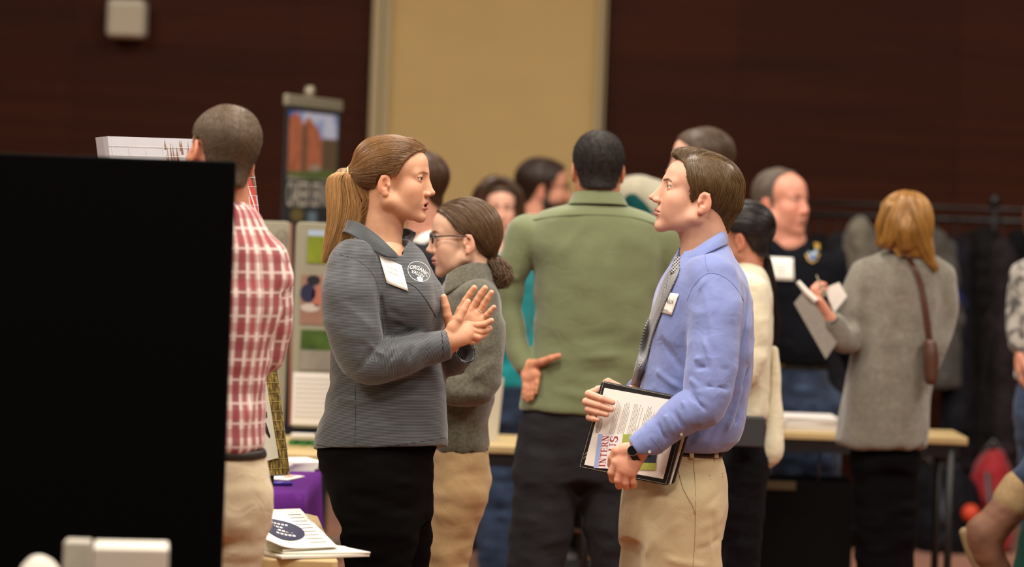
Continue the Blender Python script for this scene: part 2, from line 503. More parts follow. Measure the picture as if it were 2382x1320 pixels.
HD = dict(nose=0, nosez=0, nosew=1, bridge=0, chin=0, chinz=0, jaw=0, neck=50, open=0, brow=0, cheek=0, ears=1, male=0, lipf=1, lid=0, fat=0)
def head_shape(neckbase=None, **kw):
    p = dict(HD); p.update(kw); s = Shape(); m = .001
    def E(c, r, k, op='u', both=False, R=None):
        for sg in ((1, -1) if both else (1,)):
            cc = np.array(c, float)*m; cc[1] *= sg
            Rr = None
            if R is not None:
                Rr = Matrix.Rotation(math.radians(R[1]), 3, 'Y') @ Matrix.Rotation(math.radians(R[0]*sg), 3, 'Z')
            getattr(s, op)(ell(cc, np.array(r, float)*m, Rr), k*m)
    def K(a, b, r1, r2, k, op='u', both=False):
        for sg in ((1, -1) if both else (1,)):
            A = np.array(a, float)*m; B = np.array(b, float)*m; A[1] *= sg; B[1] *= sg
            getattr(s, op)(cone(A, B, r1*m, r2*m), k*m)
    j = p['jaw']; ch = p['chin']; cz = p['chinz']; f = p['fat']
    E((-8, 0, 28), (90, 73, 77), 1)
    E((38, 0, 32), (56, 60, 52), 18)
    E((43, 0, -25), (46, 54, 58), 18)
    K((-4, 55, -25), (4, 51+j, -64), 13, 14+f, 18, both=True)
    K((4, 50+j, -64), (60, 20, -97+cz), 15+f, 14+f, 18, both=True)
    E((68, 0, -68), (29, 30, 30), 16)
    E((74+ch, 0, -106+cz), (16, 20, 16), 16)
    E((61, 37, -30), (22+p['cheek'], 20, 22), 22, both=True)
    E((49, 35, -58), (31, 19, 34), 22, both=True)
    E((20, 0, -84+cz*.5), (52, 42, 24+f), 22)
    K((86+p['brow'], 8, 14), (72, 42, 12), 7, 6, 18, both=True)
    nb = np.array(neckbase)/m if neckbase is not None else np.array((-42, 0, -185))
    K((-22, 0, -45), nb*.55+np.array((-18, 0, -50))*.45, p['neck']+3, p['neck'], 22)
    K(nb*.55+np.array((-18, 0, -50))*.45, nb, p['neck'], p['neck']+8, 18)
    E((97, 31, 0), (15, 16, 11), 12, 'c', True)
    n, nz, nw = p['nose'], p['nosez'], p['nosew']
    K((89+p['bridge'], 0, 6), (104+n, 0, -36+nz), 6.5, 7.5*nw, 10)
    K((85, 0, 2), (95+n*.4, 0, -36+nz), 10, 12*nw, 8)
    K((96+n*.6, 0, -34+nz), (109+n, 0, -39+nz), 9*nw, 6.8*nw, 6)
    E((97+n*.6, 11.5*nw, -43+nz), (10.5, 6, 6.8), 5, both=True)
    E((103+n, 6*nw, -51+nz), (6, 3.2, 4.5), 2.5, 'c', True)
    # eyelids, then the opening between them
    E((74, 31, 0), (14.6, 15, 13.8), 5, both=True)
    E((86, 33, -1.2+p['lid']), (12, 12.5, 3.6-abs(p['lid'])), 1.2, 'c', True)
    K((84, 19, 6.5), (80, 44, 4), 2.0, 1.8, 2.5, both=True)
    # mouth
    o = p['open']; lf = p['lipf']
    K((96.8, 0, -66.5), (89.5, 14, -69), 3.8*lf, 3.4*lf, 4, both=True); K((89.5, 14, -69), (79, 25, -73), 3.4*lf, 2, 4, both=True)
    K((94, 0, -77.5-o), (87.5, 13, -77-o), 4.8*lf, 4.2*lf, 4, both=True); K((88, 13, -77-o), (78, 24, -74-o*.3), 4.6*lf, 2, 4, both=True)
    if o > 1.5: E((96, 0, -71.8-o*.55), (20, 15, 1.2+o*.75), 2, 'c')
    else: E((96, 0, -71.8), (17, 25, 1.3), 2.2, 'c')
    E((101, 0, -90-o*.7), (10, 18, 6), 7, 'c')
    if p['ears']:
        R = (-14, 12)
        E((-7, 76, -21), (17.5, 6.5, 29), 4, both=True, R=R)
        E((-5, 86, -17), (11, 9.5, 19), 2.5, 'c', True, R=R)
        K((-13, 79, 2), (-13, 80, -30), 3.0, 2.8, 2.5, both=True)
        K((-4, 78, -2), (-13, 79, -9), 2.0, 2.2, 2.5, both=True)
        E((6, 76, -23), (4.5, 4, 6), 4, both=True)
        E((-2, 76, -46), (8, 4.5, 8), 5, both=True)
        E((-2, 80, -26), (5.5, 6, 6.5), 2.5, 'c', True)
    return s, p

def skin_cols(V, p, base, lip, beard=None, open_=0):
    """natural variation of the skin itself: lips, rosy cheeks, nose and ears, brows, stubble"""
    X = V/.001; x, y, z = X[:, 0], np.abs(X[:, 1]), X[:, 2]
    col = np.tile(np.array(base), (len(V), 1))
    def blend(w, c): 
        nonlocal col
        w = np.clip(w, 0, 1)[:, None]; col = col*(1-w)+np.array(c)*w
    red = np.array(base)*np.array((1.04, .72, .68))
    g = lambda c, r: np.exp(-(((x-c[0])/r)**2+((y-c[1])/r)**2+((z-c[2])/r)**2))
    blend(g((78, 42, -34), 24)*.28, red); blend(g((110, 0, -42), 16)*.35, red)
    blend(((y > 68) & (x < 8) & (z < 15) & (z > -58))*.5, red)
    blend(g((80, 31, 0), 17)*.25, np.array(base)*np.array((.8, .62, .62)))
    def seg(a, b, r):
        a = np.array(a, float); b = np.array(b, float); d = b-a; P = np.stack([x, y, z], 1)-a
        t = np.clip(P@d/(d@d), 0, 1); return np.linalg.norm(P-t[:, None]*d, axis=1)/r
    def seg2(a, b, r):
        a = np.array(a, float); b = np.array(b, float); d = b-a; P = np.stack([y, z], 1)-a
        t = np.clip(P@d/(d@d), 0, 1); return np.linalg.norm(P-t[:, None]*d, axis=1)/r
    o = p['open']
    l = np.minimum.reduce([seg((99, 0, -66.5), (92, 14, -69), 4.6), seg((92, 14, -69), (82, 23, -73), 2.8),
                           seg((97, 0, -77-o), (89, 13, -77-o), 5.4), seg((89, 13, -77-o), (80, 22, -74-o*.3), 3.2)])
    blend((1.12-l)*5*(x > 70), lip)
    if o > 1.5: blend(((np.abs(z+72+o*.5) < 1+o*.6) & (x < 92) & (x > 60) & (y < 14))*1., (.05, .01, .01))
    # brows
    if p.get('browcol') is not None:
        br = np.minimum(seg2((10, 13), (30, 16.5), 3.1), seg2((30, 16.5), (45, 12), 2.2))
        blend((1.15-br)*2.5*p.get('brows', .7)*(x > 55), p['browcol'])
    lash = np.minimum(seg2((20, .3), (31, 3.6), 1.5), seg2((31, 3.6), (45, .3), 1.6))
    blend((1.2-lash)*1.6*(x > 60), (.03, .02, .015))
    if beard is not None:
        w = np.clip((-(z+52)-(-0)-np.maximum(0, (70-x))*.0)/12, 0, 1)*(x > 0)*np.clip((z+135)/8, 0, 1)
        side = (x > -2) & (x < 25) & (z < 0)
        w = np.maximum(w*(x > 5), side*.9*(y > 40)); w = w*np.where((l < 1.1) & (x > 70), 0, 1)
        blend(w*beard[1], beard[0])
    return col

class Head:
    def __init__(s, px, py, D, yaw, pitch=0, roll=0, scale=(1, 1, 1), dv=0, neck_w=None, skin=None, lip=None, beard=None, h=.0022, **kw):
        """px,py: where the centre of the skull at eye level is seen"""
        s.D = D; o = W(px, py, D+dv); sc = scale if hasattr(scale, '__len__') else (scale,)*3
        R = rotm(yaw, pitch, roll); s.R = np.array(R); s.sc = np.array(sc, float); s.o = o
        nb = s.loc(neck_w) if neck_w is not None else None
        s.shape, s.p = head_shape(nb, **kw); s.h = h
        s.skin = skin if skin is not None else SKIN
        s.lip = lip if lip is not None else tuple(np.array(s.skin)*np.array((.85, .48, .5)))
        s.beard = beard
    def loc(s, w): return ((np.asarray(w)-s.o)@s.R)/s.sc
    def wld(s, l): return (np.asarray(l)*s.sc)@s.R.T+s.o
    def build(s):
        V, Q = s.shape.mesh(s.h, lo=(-.115, -.1, -.2) if False else None)
        col = skin_cols(V, s.p, s.skin, s.lip, s.beard)
        if np.linalg.det(s.R)*np.prod(s.sc) < 0: Q = Q[:, ::-1]
        return s.wld(V), Q, col
    def eyes(s, parent, iris='6b5a3c', gaze=0):
        for sg in (1, -1):
            n = 24; th = np.linspace(0, math.pi, n); ph = np.linspace(0, 2*math.pi, n, endpoint=False)
            T, Ph = np.meshgrid(th, ph, indexing='ij'); r = .0129
            c = np.array((.0745, .031*sg, -.0003))
            bul = 1+.05*np.exp(-(T/.45)**2)
            V = np.stack([r*bul*np.cos(T), r*np.sin(T)*np.cos(Ph), r*np.sin(T)*np.sin(Ph)], -1).reshape(-1, 3)
            g_ = math.radians(gaze); V = np.stack([V[:, 0]*math.cos(g_)-V[:, 1]*math.sin(g_), V[:, 0]*math.sin(g_)+V[:, 1]*math.cos(g_), V[:, 2]], 1)
            col = np.tile(np.array(srgb('c9beb5')), (len(V), 1)); t = T.ravel()
            col[t < .47] = srgb(iris); col[t < .2] = (.004, .004, .004)
            q = [(i*n+j, i*n+(j+1) % n, (i+1)*n+(j+1) % n, (i+1)*n+j) for i in range(n-1) for j in range(n)]
            mesh_np('eye', s.wld(V+c), np.array(q), EYE(), parent, col=col)

def EYE():
    if 'eye' in MATS: return MATS['eye']
    t = NT('eye'); a = t.n('ShaderNodeAttribute', attribute_name='Col'); t.l(a.outputs['Color'], t.b.inputs['Base Color'])
    t.set(Roughness=.12, Specular_IOR_Level=.6); MATS['eye'] = t.m; return t.m

def hair_shape(infl=8, line=None, extra=(), nape=0):
    """cap of hair over the skull, above the hairline z = line(x)"""
    s = Shape(); m = .001
    r = infl
    s.u(ell((-.009, 0, .029), ((90+r)*m, (74+r)*m, (77+r)*m)), .001)
    s.u(ell((.036, 0, .034), ((56+r*.7)*m, (61+r*.7)*m, (53+r)*m)), .018)
    if nape: s.u(cone((-.018, 0, -.02), (-.03, 0, -.08), nape*m, (nape-1)*m), .03)
    for e in extra: s.u(e[0], e[1])
    if line is not None:
        xs = np.array([l[0] for l in line])*m; zs = np.array([l[1] for l in line])*m
        def f(x, y, z):
            x_ = x+0*z; zl = np.interp((x_+0*y).ravel(), xs, zs).reshape((x_+0*y).shape)
            return (zl-z)*.75
        s.ops.append(('i', (f, None, None), .004))
    return s

LINE_F = [(-120, -62), (-70, -66), (-48, -50), (-34, -12), (-25, 2), (-5, 12), (12, 6), (22, 8), (40, 24), (52, 44), (66, 58), (80, 72), (95, 82)]
LINE_M = [(-120, -50), (-75, -62), (-45, -55), (-33, -22), (-24, 4), (-6, 12), (2, 8), (8, -18), (20, -16), (26, 10), (44, 30), (52, 50), (66, 62), (80, 72), (95, 82)]

def add_hair(hd, parent, hs, mat, n=0, dirfn=None, steps=9, step=.012, rad=.0006, lift=.0012, h=.003, curl=.1, seed=1, name='hair', tone=(.25, .6), rise=None, rootsel=None):
    V, Q = hs.mesh(h)
    rs = np.random.RandomState(seed)
    Wd = hd.wld(V); col = np.full((len(V), 3), .3)
    if n:
        R = V[rs.randint(0, len(V), n)]+rs.normal(size=(n, 3))*.001
        if rootsel is not None: R = R[rootsel(R)]
        P = flow_strands(hs, R, dirfn, steps, step, lift, curl, seed, rise)
        V2, Q2 = tubes(P, rad*(.6+rs.rand(len(P))*.8))
        c = np.repeat(tone[0]+rs.rand(len(P))*(tone[1]-tone[0])*1.6, P.shape[1]*3)
        Wd = np.concatenate([Wd, hd.wld(V2)]); Q = np.concatenate([Q, Q2+len(V)])
        col = np.concatenate([col, np.stack([c]*3, 1)])
    return mesh_np(name, Wd, Q, mat, parent, col=col)

# ---- hands
def hand_shape(wrist, fingers, thumb, palm_r=.011, fr=.0084, forearm=None, wr=.026, kn=None, flat=1, web=.009, tip=.8):
    """wrist point, four finger chains [mcp, pip, dip, tip], thumb chain [cmc, mcp, ip, tip] (world points)"""
    s = Shape(); w = np.array(wrist, float)
    M = [np.array(f[0], float) for f in fingers]
    a = M[0]; d = M[3]; across = (d-a); across /= np.linalg.norm(across)+1e-9
    for i, mcp in enumerate(M):
        st = w+across*(i-1.5)*.011
        s.u(cone(st, mcp, .0135*flat, palm_r), .014)
    for i in range(3):
        s.u(cone((M[i]+M[i+1])/2+(w-M[i])*.18, (M[i]+M[i+1])/2+(w-M[i])*.55, palm_r, palm_r*1.08), .012)
    for i, f in enumerate(fingers):
        q = fr*(1, 1.03, .97, .84)[i]; f = [np.array(v, float) for v in f]
        t = Shape()
        s.u(cone(f[0], f[1], q*1.1, q), .0035)
        s.u(cone(f[1], f[2], q, q*.9), .003)
        s.u(cone(f[2], f[3], q*.9, q*tip), .003)
    t = [np.array(v, float) for v in thumb]
    s.u(cone(w*.55+t[0]*.45, t[0], .013, .0135), .012)
    s.u(cone(t[0], t[1], .0138, fr*1.28), .012)
    s.u(cone(t[1], t[2], fr*1.28, fr*1.15), .004); s.u(cone(t[2], t[3], fr*1.15, fr*.92), .003)
    if forearm is not None:
        s.u(cone(w, forearm, wr*.78, wr), .012)
    return s

def auto_hand(wrist, fwd, palm, curl=25, spread=4, side=1, size=1., thumb_out=35, forearm=None, wr=.026, curls=None):
    """relaxed hand: fwd = direction of the fingers, palm = direction the palm faces; side +1 if the thumb lies along fwd x palm"""
    w = np.array(wrist, float); f = np.array(fwd, float); f /= np.linalg.norm(f)
    n = np.array(palm, float); n = n-f*(n@f); n /= np.linalg.norm(n); t = np.cross(f, n)*side
    L = [(.088, .040, .026, .022), (.092, .045, .029, .023), (.087, .041, .027, .023), (.079, .032, .020, .020)]
    fs = []
    for i, (m, a, b, c) in enumerate(L):
        off = (1.5-i)*.0195*size
        p = w+f*m*size+t*off; ch = [p]; ang = 0; sp = math.radians((1.5-i)*spread); cu = curls[i] if curls else curl
        for k, ln in enumerate((a, b, c)):
            ang += math.radians(cu*(.7, 1.15, .8)[k])
            d = (f*math.cos(sp)+t*math.sin(sp))*math.cos(ang)+n*math.sin(ang)
            p = p+d*ln*size; ch.append(p)
        fs.append(ch)
    to = math.radians(thumb_out)
    c0 = w+f*.028*size+t*.024*size+n*.006
    d1 = f*math.cos(to)+t*math.sin(to)+n*.25; d1 /= np.linalg.norm(d1)
    c1 = c0+d1*.040*size; d2 = f*math.cos(to*.6)+t*math.sin(to*.6)+n*.3; d2 /= np.linalg.norm(d2)
    c2 = c1+d2*.032*size; d3 = f+t*.15+n*.35; d3 /= np.linalg.norm(d3)
    c3 = c2+d3*.025*size
    return hand_shape(w, fs, [c0, c1, c2, c3], fr=.0084*size, forearm=forearm, wr=wr)

def body_mesh(parent, pieces, mat=None):
    """one continuous body mesh; pieces: (V, Q, col)"""
    Vs, Qs, Cs = [], [], []; o = 0
    for V, Q, c in pieces:
        Vs.append(V); Qs.append(Q+o); o += len(V)
        Cs.append(np.tile(np.array(c), (len(V), 1)) if np.ndim(c) == 1 else c)
    return mesh_np('body', np.concatenate(Vs), np.concatenate(Qs), mat or skin_mat('skin'), parent, col=np.concatenate(Cs))

def hand_piece(s, h=.0018, base=None, nails=None):
    V, Q = s.mesh(h, pad=.008); b = np.array(base if base is not None else SKIN)
    col = np.tile(b*np.array((1.03, .98, .96)), (len(V), 1))
    if nails:
        for c, r in nails:
            w = np.clip(1.3-np.linalg.norm(V-np.array(c), axis=1)/r, 0, 1)[:, None]*1.0
            col = col*(1-w)+b*np.array((1.12, .95, .93))*w
    return V, Q, col

class Px:
    """pixel-space authoring for one person standing at distance D"""
    def __init__(s, D): s.D = D; s.s = F/D
    def __call__(s, px, py, v=0): return W(px, py, s.D+v/s.s)
    def m(s, r): return r/s.s
    def row(s, py, xl, xr, hd, dv=0, yaw=0):
        c = W((xl+xr)/2, py, s.D+dv/s.s); r = (c[0], c[1], c[2], (xr-xl)/2/s.s, hd/s.s)
        return r+(yaw,) if yaw else r
    def rows(s, R): return [s.row(*r) for r in R]
    def chain(s, pts, n=6):
        return chain([s(*p[:3]) for p in pts], [s.m(p[3]) for p in pts], n)
    def cone(s, a, b): return cone(s(*a[:3]), s(*b[:3]), s.m(a[3]), s.m(b[3]))
    def ell(s, px, py, v, rx, ry, rz, R=None): return ell(s(px, py, v), (s.m(rx), s.m(ry), s.m(rz)), R)
    def fold(s, sh, a, b, w, h): sh.fold(s(*a), s(*b), s.m(w), s.m(h))
    def floor(s, px, v=0):
        for py in range(900, 3000, 2):
            if s(px, py, v)[2] <= 0: return py

def legs(P, parent, mat, hip, L, R, waist_rows=None, name='trousers', h=.007, folds=12, cut_top=None, noise=.004, p=2.2, shoes='141110', bend=None, seed=0, cuffr=None):
    """hip rows then two leg chains [(px,py,v,r),...] reaching the floor; shoes added"""
    s = Shape()
    if hip: s.u(stack(P.rows(hip), p), P.m(10))
    for ch in (L, R):
        s.u(P.chain(ch), P.m(22))
    if cut_top is not None: s.c(half(-np.array(cut_top[0]), cut_top[1]), .002)
    s.noise((.05, .05, .018), noise, seed); s.noise((.09, .09, .03), noise*1.3, seed+3)
    V, Q = s.mesh(h)
    o = None
    if parent is not None: o = mesh_np(name, V, Q, mat, parent)
    for ch, dr in ((L, 1), (R, 1)):
        shoe(P, ch, parent, shoes)
    return o, s

def shoe(P, ch, parent, col, fwd=None):
    e = P(*ch[-1][:3]); f = np.array(P.fwd if hasattr(P, 'fwd') else (0, -1, 0), float)
    b = np.array([e[0], e[1], 0])
    s = Shape(); s.u(ell(b+(0, 0, .045)-f*.01, (.048, .048, .045)), .01)
    s.u(cone(b+(0, 0, .035)-f*.03, b+(0, 0, .03)+f*.13, .038, .036), .03)
    s.u(cone(b+(0, 0, .02)-f*.05, b+(0, 0, .02)+f*.15, .03, .034), .02)
    s.c(half((0, 0, 1), (0, 0, 0.0)), .002)
    V, Q = s.mesh(.006); mesh_np('shoe', V, Q, plain('shoe_'+col, col, .45), parent)

def garment(P, parent, name, mat, rows, arms=(), armk=14, extra=(), cuts=(), folds=(), noises=(), h=.005, p=2.3, uvr=None, shape_only=False, rk=.03):
    s = Shape()
    if rows: s.u(stack(P.rows(rows), p, rk=rk), .01)
    for e in extra: s.u(e[0], e[1])
    for a in arms: s.u(P.chain(a), P.m(armk))
    for c in cuts: s.c(c, .003)
    for f in folds: P.fold(s, *f)
    for n in noises: s.noise(*n)
    if shape_only: return s
    V, Q = s.mesh(h)
    uv = None
    if uvr is not False:
        regs = []
        if rows:
            rr = P.rows(rows); mid = rr[len(rr)//2]
            regs.append(('z', mid[0], mid[1], (mid[3]+mid[4])/2, 0))
        for a in arms: regs.append(('l', [P(*q[:3]) for q in a], np.mean([P.m(q[3]) for q in a]), -.012 if uvr is None else uvr))
        uv, reg = face_uv(V, Q, regs)
    o = mesh_np(name, V, Q, mat, parent, uv=uv)
    return o, s

def strip(P, curves, name, mat, parent, n=40, thick=.002, sub=1, world=False, uvs=None):
    """cloth strip lofted between authored curves"""
    Cs = []
    for c in curves:
        pts = [P(*q) for q in c] if not world else [np.array(q, float) for q in c]
        q, _ = spline(pts, [0]*len(pts), 8); q = np.array(q)
        L = np.concatenate([[0], np.cumsum(np.linalg.norm(np.diff(q, axis=0), axis=1))]); t = np.linspace(0, L[-1], n)
        Cs.append(np.stack([np.interp(t, L, q[:, k]) for k in range(3)], 1))
    if len(Cs) > 2:
        out = []
        for j in range(n):
            q, _ = spline([c[j] for c in Cs], [0]*len(Cs), 4); out.append(q)
        G = np.array(out).transpose(1, 0, 2)
    else: G = np.stack([Cs[0]*(1-t)+Cs[1]*t for t in np.linspace(0, 1, 4)])
    m = len(G); V = G.reshape(-1, 3)
    Q = np.array([(i*n+j, i*n+j+1, (i+1)*n+j+1, (i+1)*n+j) for i in range(m-1) for j in range(n-1)])
    U = np.zeros((m, n, 2)); U[..., 0] = np.concatenate([[0], np.cumsum(np.linalg.norm(np.diff(G[0], axis=0), axis=1))])[None]
    U[..., 1] = np.concatenate([[0], np.cumsum(np.linalg.norm(np.diff(G[:, n//2], axis=0), axis=1))])[:, None]
    uv = U.reshape(-1, 2)[Q]
    o = mesh_np(name, V, Q, mat, parent, uv=uv)
    md = o.modifiers.new('t', 'SOLIDIFY'); md.thickness = thick; md.offset = 0
    return o

def edge_pts(s, P, pts, off=.004):
    """points (px,py,v) pulled onto shape s where it lies behind them, else left at v"""
    Q = onto_many(s, P, [p[:2] for p in pts], off=off); o = []
    for q, p in zip(Q, pts):
        miss = s.ev(q[None]+np.array([[0, off, 0]]))[0] > .006
        o.append(P(*p) if miss else q)
    return o

def onto_many(s, P, pts, v0=-300, off=0):
    """front surface points of shape s seen at each pixel of pts"""
    pts = np.asarray(pts, float); d0 = np.array([W(a, b, 1.0) for a, b in pts]); d0[:, 2] -= CAMZ
    cam = np.array((0, 0, CAMZ)); Y = np.full(len(pts), P.D+v0/P.s)
    for _ in range(60):
        v = s.ev(cam+d0*Y[:, None])
        v = np.where(v > .5, .03, v)
        Y = np.minimum(Y+v*.7, P.D+260/P.s)
    return cam+d0*(Y-off)[:, None]
def onto(s, P, px, py, v0=-300, off=0): return onto_many(s, P, [(px, py)], v0, off)[0]

def decal(s, P, quad, name, mat, parent, n=10, off=.001, thick=.0008, grid=None, pxs=None):
    """thin sheet lying on shape s, its corners seen at quad (tl, tr, br, bl)"""
    q = np.array(quad, float); V = []; uv = []
    nu, nv = (n, n) if grid is None else grid
    for i in range(nv+1):
        for j in range(nu+1):
            a, b = j/nu, i/nv
            p = q[0]*(1-a)*(1-b)+q[1]*a*(1-b)+q[2]*a*b+q[3]*(1-a)*b
            V.append((p[0], p[1])); uv.append((a, 1-b))
    V = onto_many(s, P, V, off=off)
    Q = np.array([(i*(nu+1)+j, (i+1)*(nu+1)+j, (i+1)*(nu+1)+j+1, i*(nu+1)+j+1) for i in range(nv) for j in range(nu)])
    o = mesh_np(name, V, Q, mat, parent, uv=np.array(uv)[Q])
    if thick:
        md = o.modifiers.new('t', 'SOLIDIFY'); md.thickness = thick; md.offset = 0
    return o

_fc = {}
def text_tris(txt, size=1, bold=False, align='CENTER', shear=0, fine=False):
    """2-D outline of a word as triangles"""
    k = (txt, bold, align, shear)
    if k not in _fc:
        cu = bpy.data.curves.new('t', 'FONT'); cu.body = txt; cu.align_x = align; cu.align_y = 'CENTER'; cu.resolution_u = 3; cu.shear = shear
        if bold: cu.offset = .018
        o = bpy.data.objects.new('t', cu); C.objects.link(o)
        dg = bpy.context.evaluated_depsgraph_get(); me = bpy.data.meshes.new_from_object(o.evaluated_get(dg))
        _fc[k] = (np.array([v.co[:2] for v in me.vertices]).reshape(-1, 2), [tuple(p.vertices) for p in me.polygons])
        bpy.data.objects.remove(o); bpy.data.curves.remove(cu); bpy.data.meshes.remove(me)
    V, Fc = _fc[k]; return V*size, Fc

def place2d(V, Fc, fn, name, mat, parent):
    """map 2-D shapes into the scene through fn(x, y) -> point; ('on', fn2, s, P, off) lays them on shape s"""
    if not len(V): return None
    if isinstance(fn, tuple):
        return mesh_np(name, onto_many(fn[2], fn[3], [fn[1](*v) for v in V], off=fn[4]), [tuple(f) for f in Fc], mat, parent, smooth=False)
    return mesh_np(name, [fn(*v) for v in V], [tuple(f) for f in Fc], mat, parent, smooth=False)

class Flat2D:
    """collects 2-D line work and words for one printed sheet"""
    def __init__(s): s.V = []; s.F = []
    def add(s, V, Fc): o = len(s.V); s.V += [tuple(v) for v in V]; s.F += [tuple(i+o for i in f) for f in Fc]
    def rect(s, x0, y0, x1, y1, nx=1): 
        for i in range(nx):
            a = x0+(x1-x0)*i/nx; b = x0+(x1-x0)*(i+1)/nx; s.add([(a, y0), (b, y0), (b, y1), (a, y1)], [(0, 1, 2, 3)])
    def text(s, t, x, y, size, bold=False, align='CENTER', sx=1, rot=0, shear=0, warp=None):
        V, Fc = text_tris(t, size, bold, align, shear)
        V = V*np.array((sx, 1)); c, sn = math.cos(rot), math.sin(rot)
        V = np.stack([V[:, 0]*c-V[:, 1]*sn+x, V[:, 0]*sn+V[:, 1]*c+y], 1)
        if warp: V = np.array([warp(*v) for v in V])
        s.add(V, Fc)
    def line(s, pts, w):
        for (x0, y0), (x1, y1) in zip(pts, pts[1:]):
            d = math.hypot(x1-x0, y1-y0)+1e-9; nx, ny = -(y1-y0)/d*w/2, (x1-x0)/d*w/2
            s.add([(x0+nx, y0+ny), (x0-nx, y0-ny), (x1-nx, y1-ny), (x1+nx, y1+ny)], [(0, 1, 2, 3)])
    def ring(s, cx, cy, rx, ry, w, n=48, a0=0, a1=360, rot=0):
        P = []
        for i in range(n+1):
            t = math.radians(a0+(a1-a0)*i/n); x, y = rx*math.cos(t), ry*math.sin(t); c, q = math.cos(rot), math.sin(rot)
            P.append((cx+x*c-y*q, cy+x*q+y*c))
        s.line(P, w)
    def disc(s, cx, cy, rx, ry, n=32, rot=0):
        c, q = math.cos(rot), math.sin(rot)
        V = [(cx, cy)]+[(cx+rx*math.cos(t)*c-ry*math.sin(t)*q, cy+rx*math.cos(t)*q+ry*math.sin(t)*c) for t in [2*math.pi*i/n for i in range(n)]]
        s.add(V, [(0, i+1, (i+1) % n+1) for i in range(n)])
    def build(s, fn, name, mat, parent): return place2d(s.V, s.F, fn, name, mat, parent)
# ---------------------------------------------------------------- camera, light, room
def setup():
    sc = bpy.context.scene
    cam = bpy.data.cameras.new('camera'); co = bpy.data.objects.new('camera', cam); C.objects.link(co)
    cam.sensor_width = 36; cam.lens = F/2382*36
    cam.shift_x = 0; cam.shift_y = -(660-PY0)/2382
    co.matrix_world = Matrix(((CR, -SR, 0, 0), (0, 0, -1, 0), (SR, CR, 0, CAMZ), (0, 0, 0, 1)))
    cam.clip_end = 100; cam.dof.use_dof = True; cam.dof.focus_distance = 7.75; cam.dof.aperture_fstop = 1.9
    sc.camera = co
    sc.view_settings.view_transform = 'Standard'; sc.view_settings.look = 'None'
    sc.view_settings.gamma = 1; sc.view_settings.use_curve_mapping = False
    sc.view_settings.exposure = -.08
    w = bpy.data.worlds.new('world'); sc.world = w; w.use_nodes = True
    bg = w.node_tree.nodes['Background']; bg.inputs[0].default_value = (*srgb('ffe2c0'), 1); bg.inputs[1].default_value = .035
    def area(name, loc, size, power, col, rot=(0, 0, 0)):
        l = bpy.data.lights.new(name, 'AREA'); l.shape = 'RECTANGLE'; l.size, l.size_y = size; l.energy = power; l.color = srgb(col)
        o = bpy.data.objects.new(name, l); C.objects.link(o); o.location = loc; o.rotation_euler = [math.radians(a) for a in rot]
    for x in (-3.8, 0, 3.8):
        for y, e in ((3.9, 150), (6.6, 170), (10.2, 150), (13.2, 30)):
            area('ceiling_lamp', (x, y, 4.72), (1.1, 1.1), e*(.45 if y > 13 and x < -1 else 1), 'fff5ea')
setup()

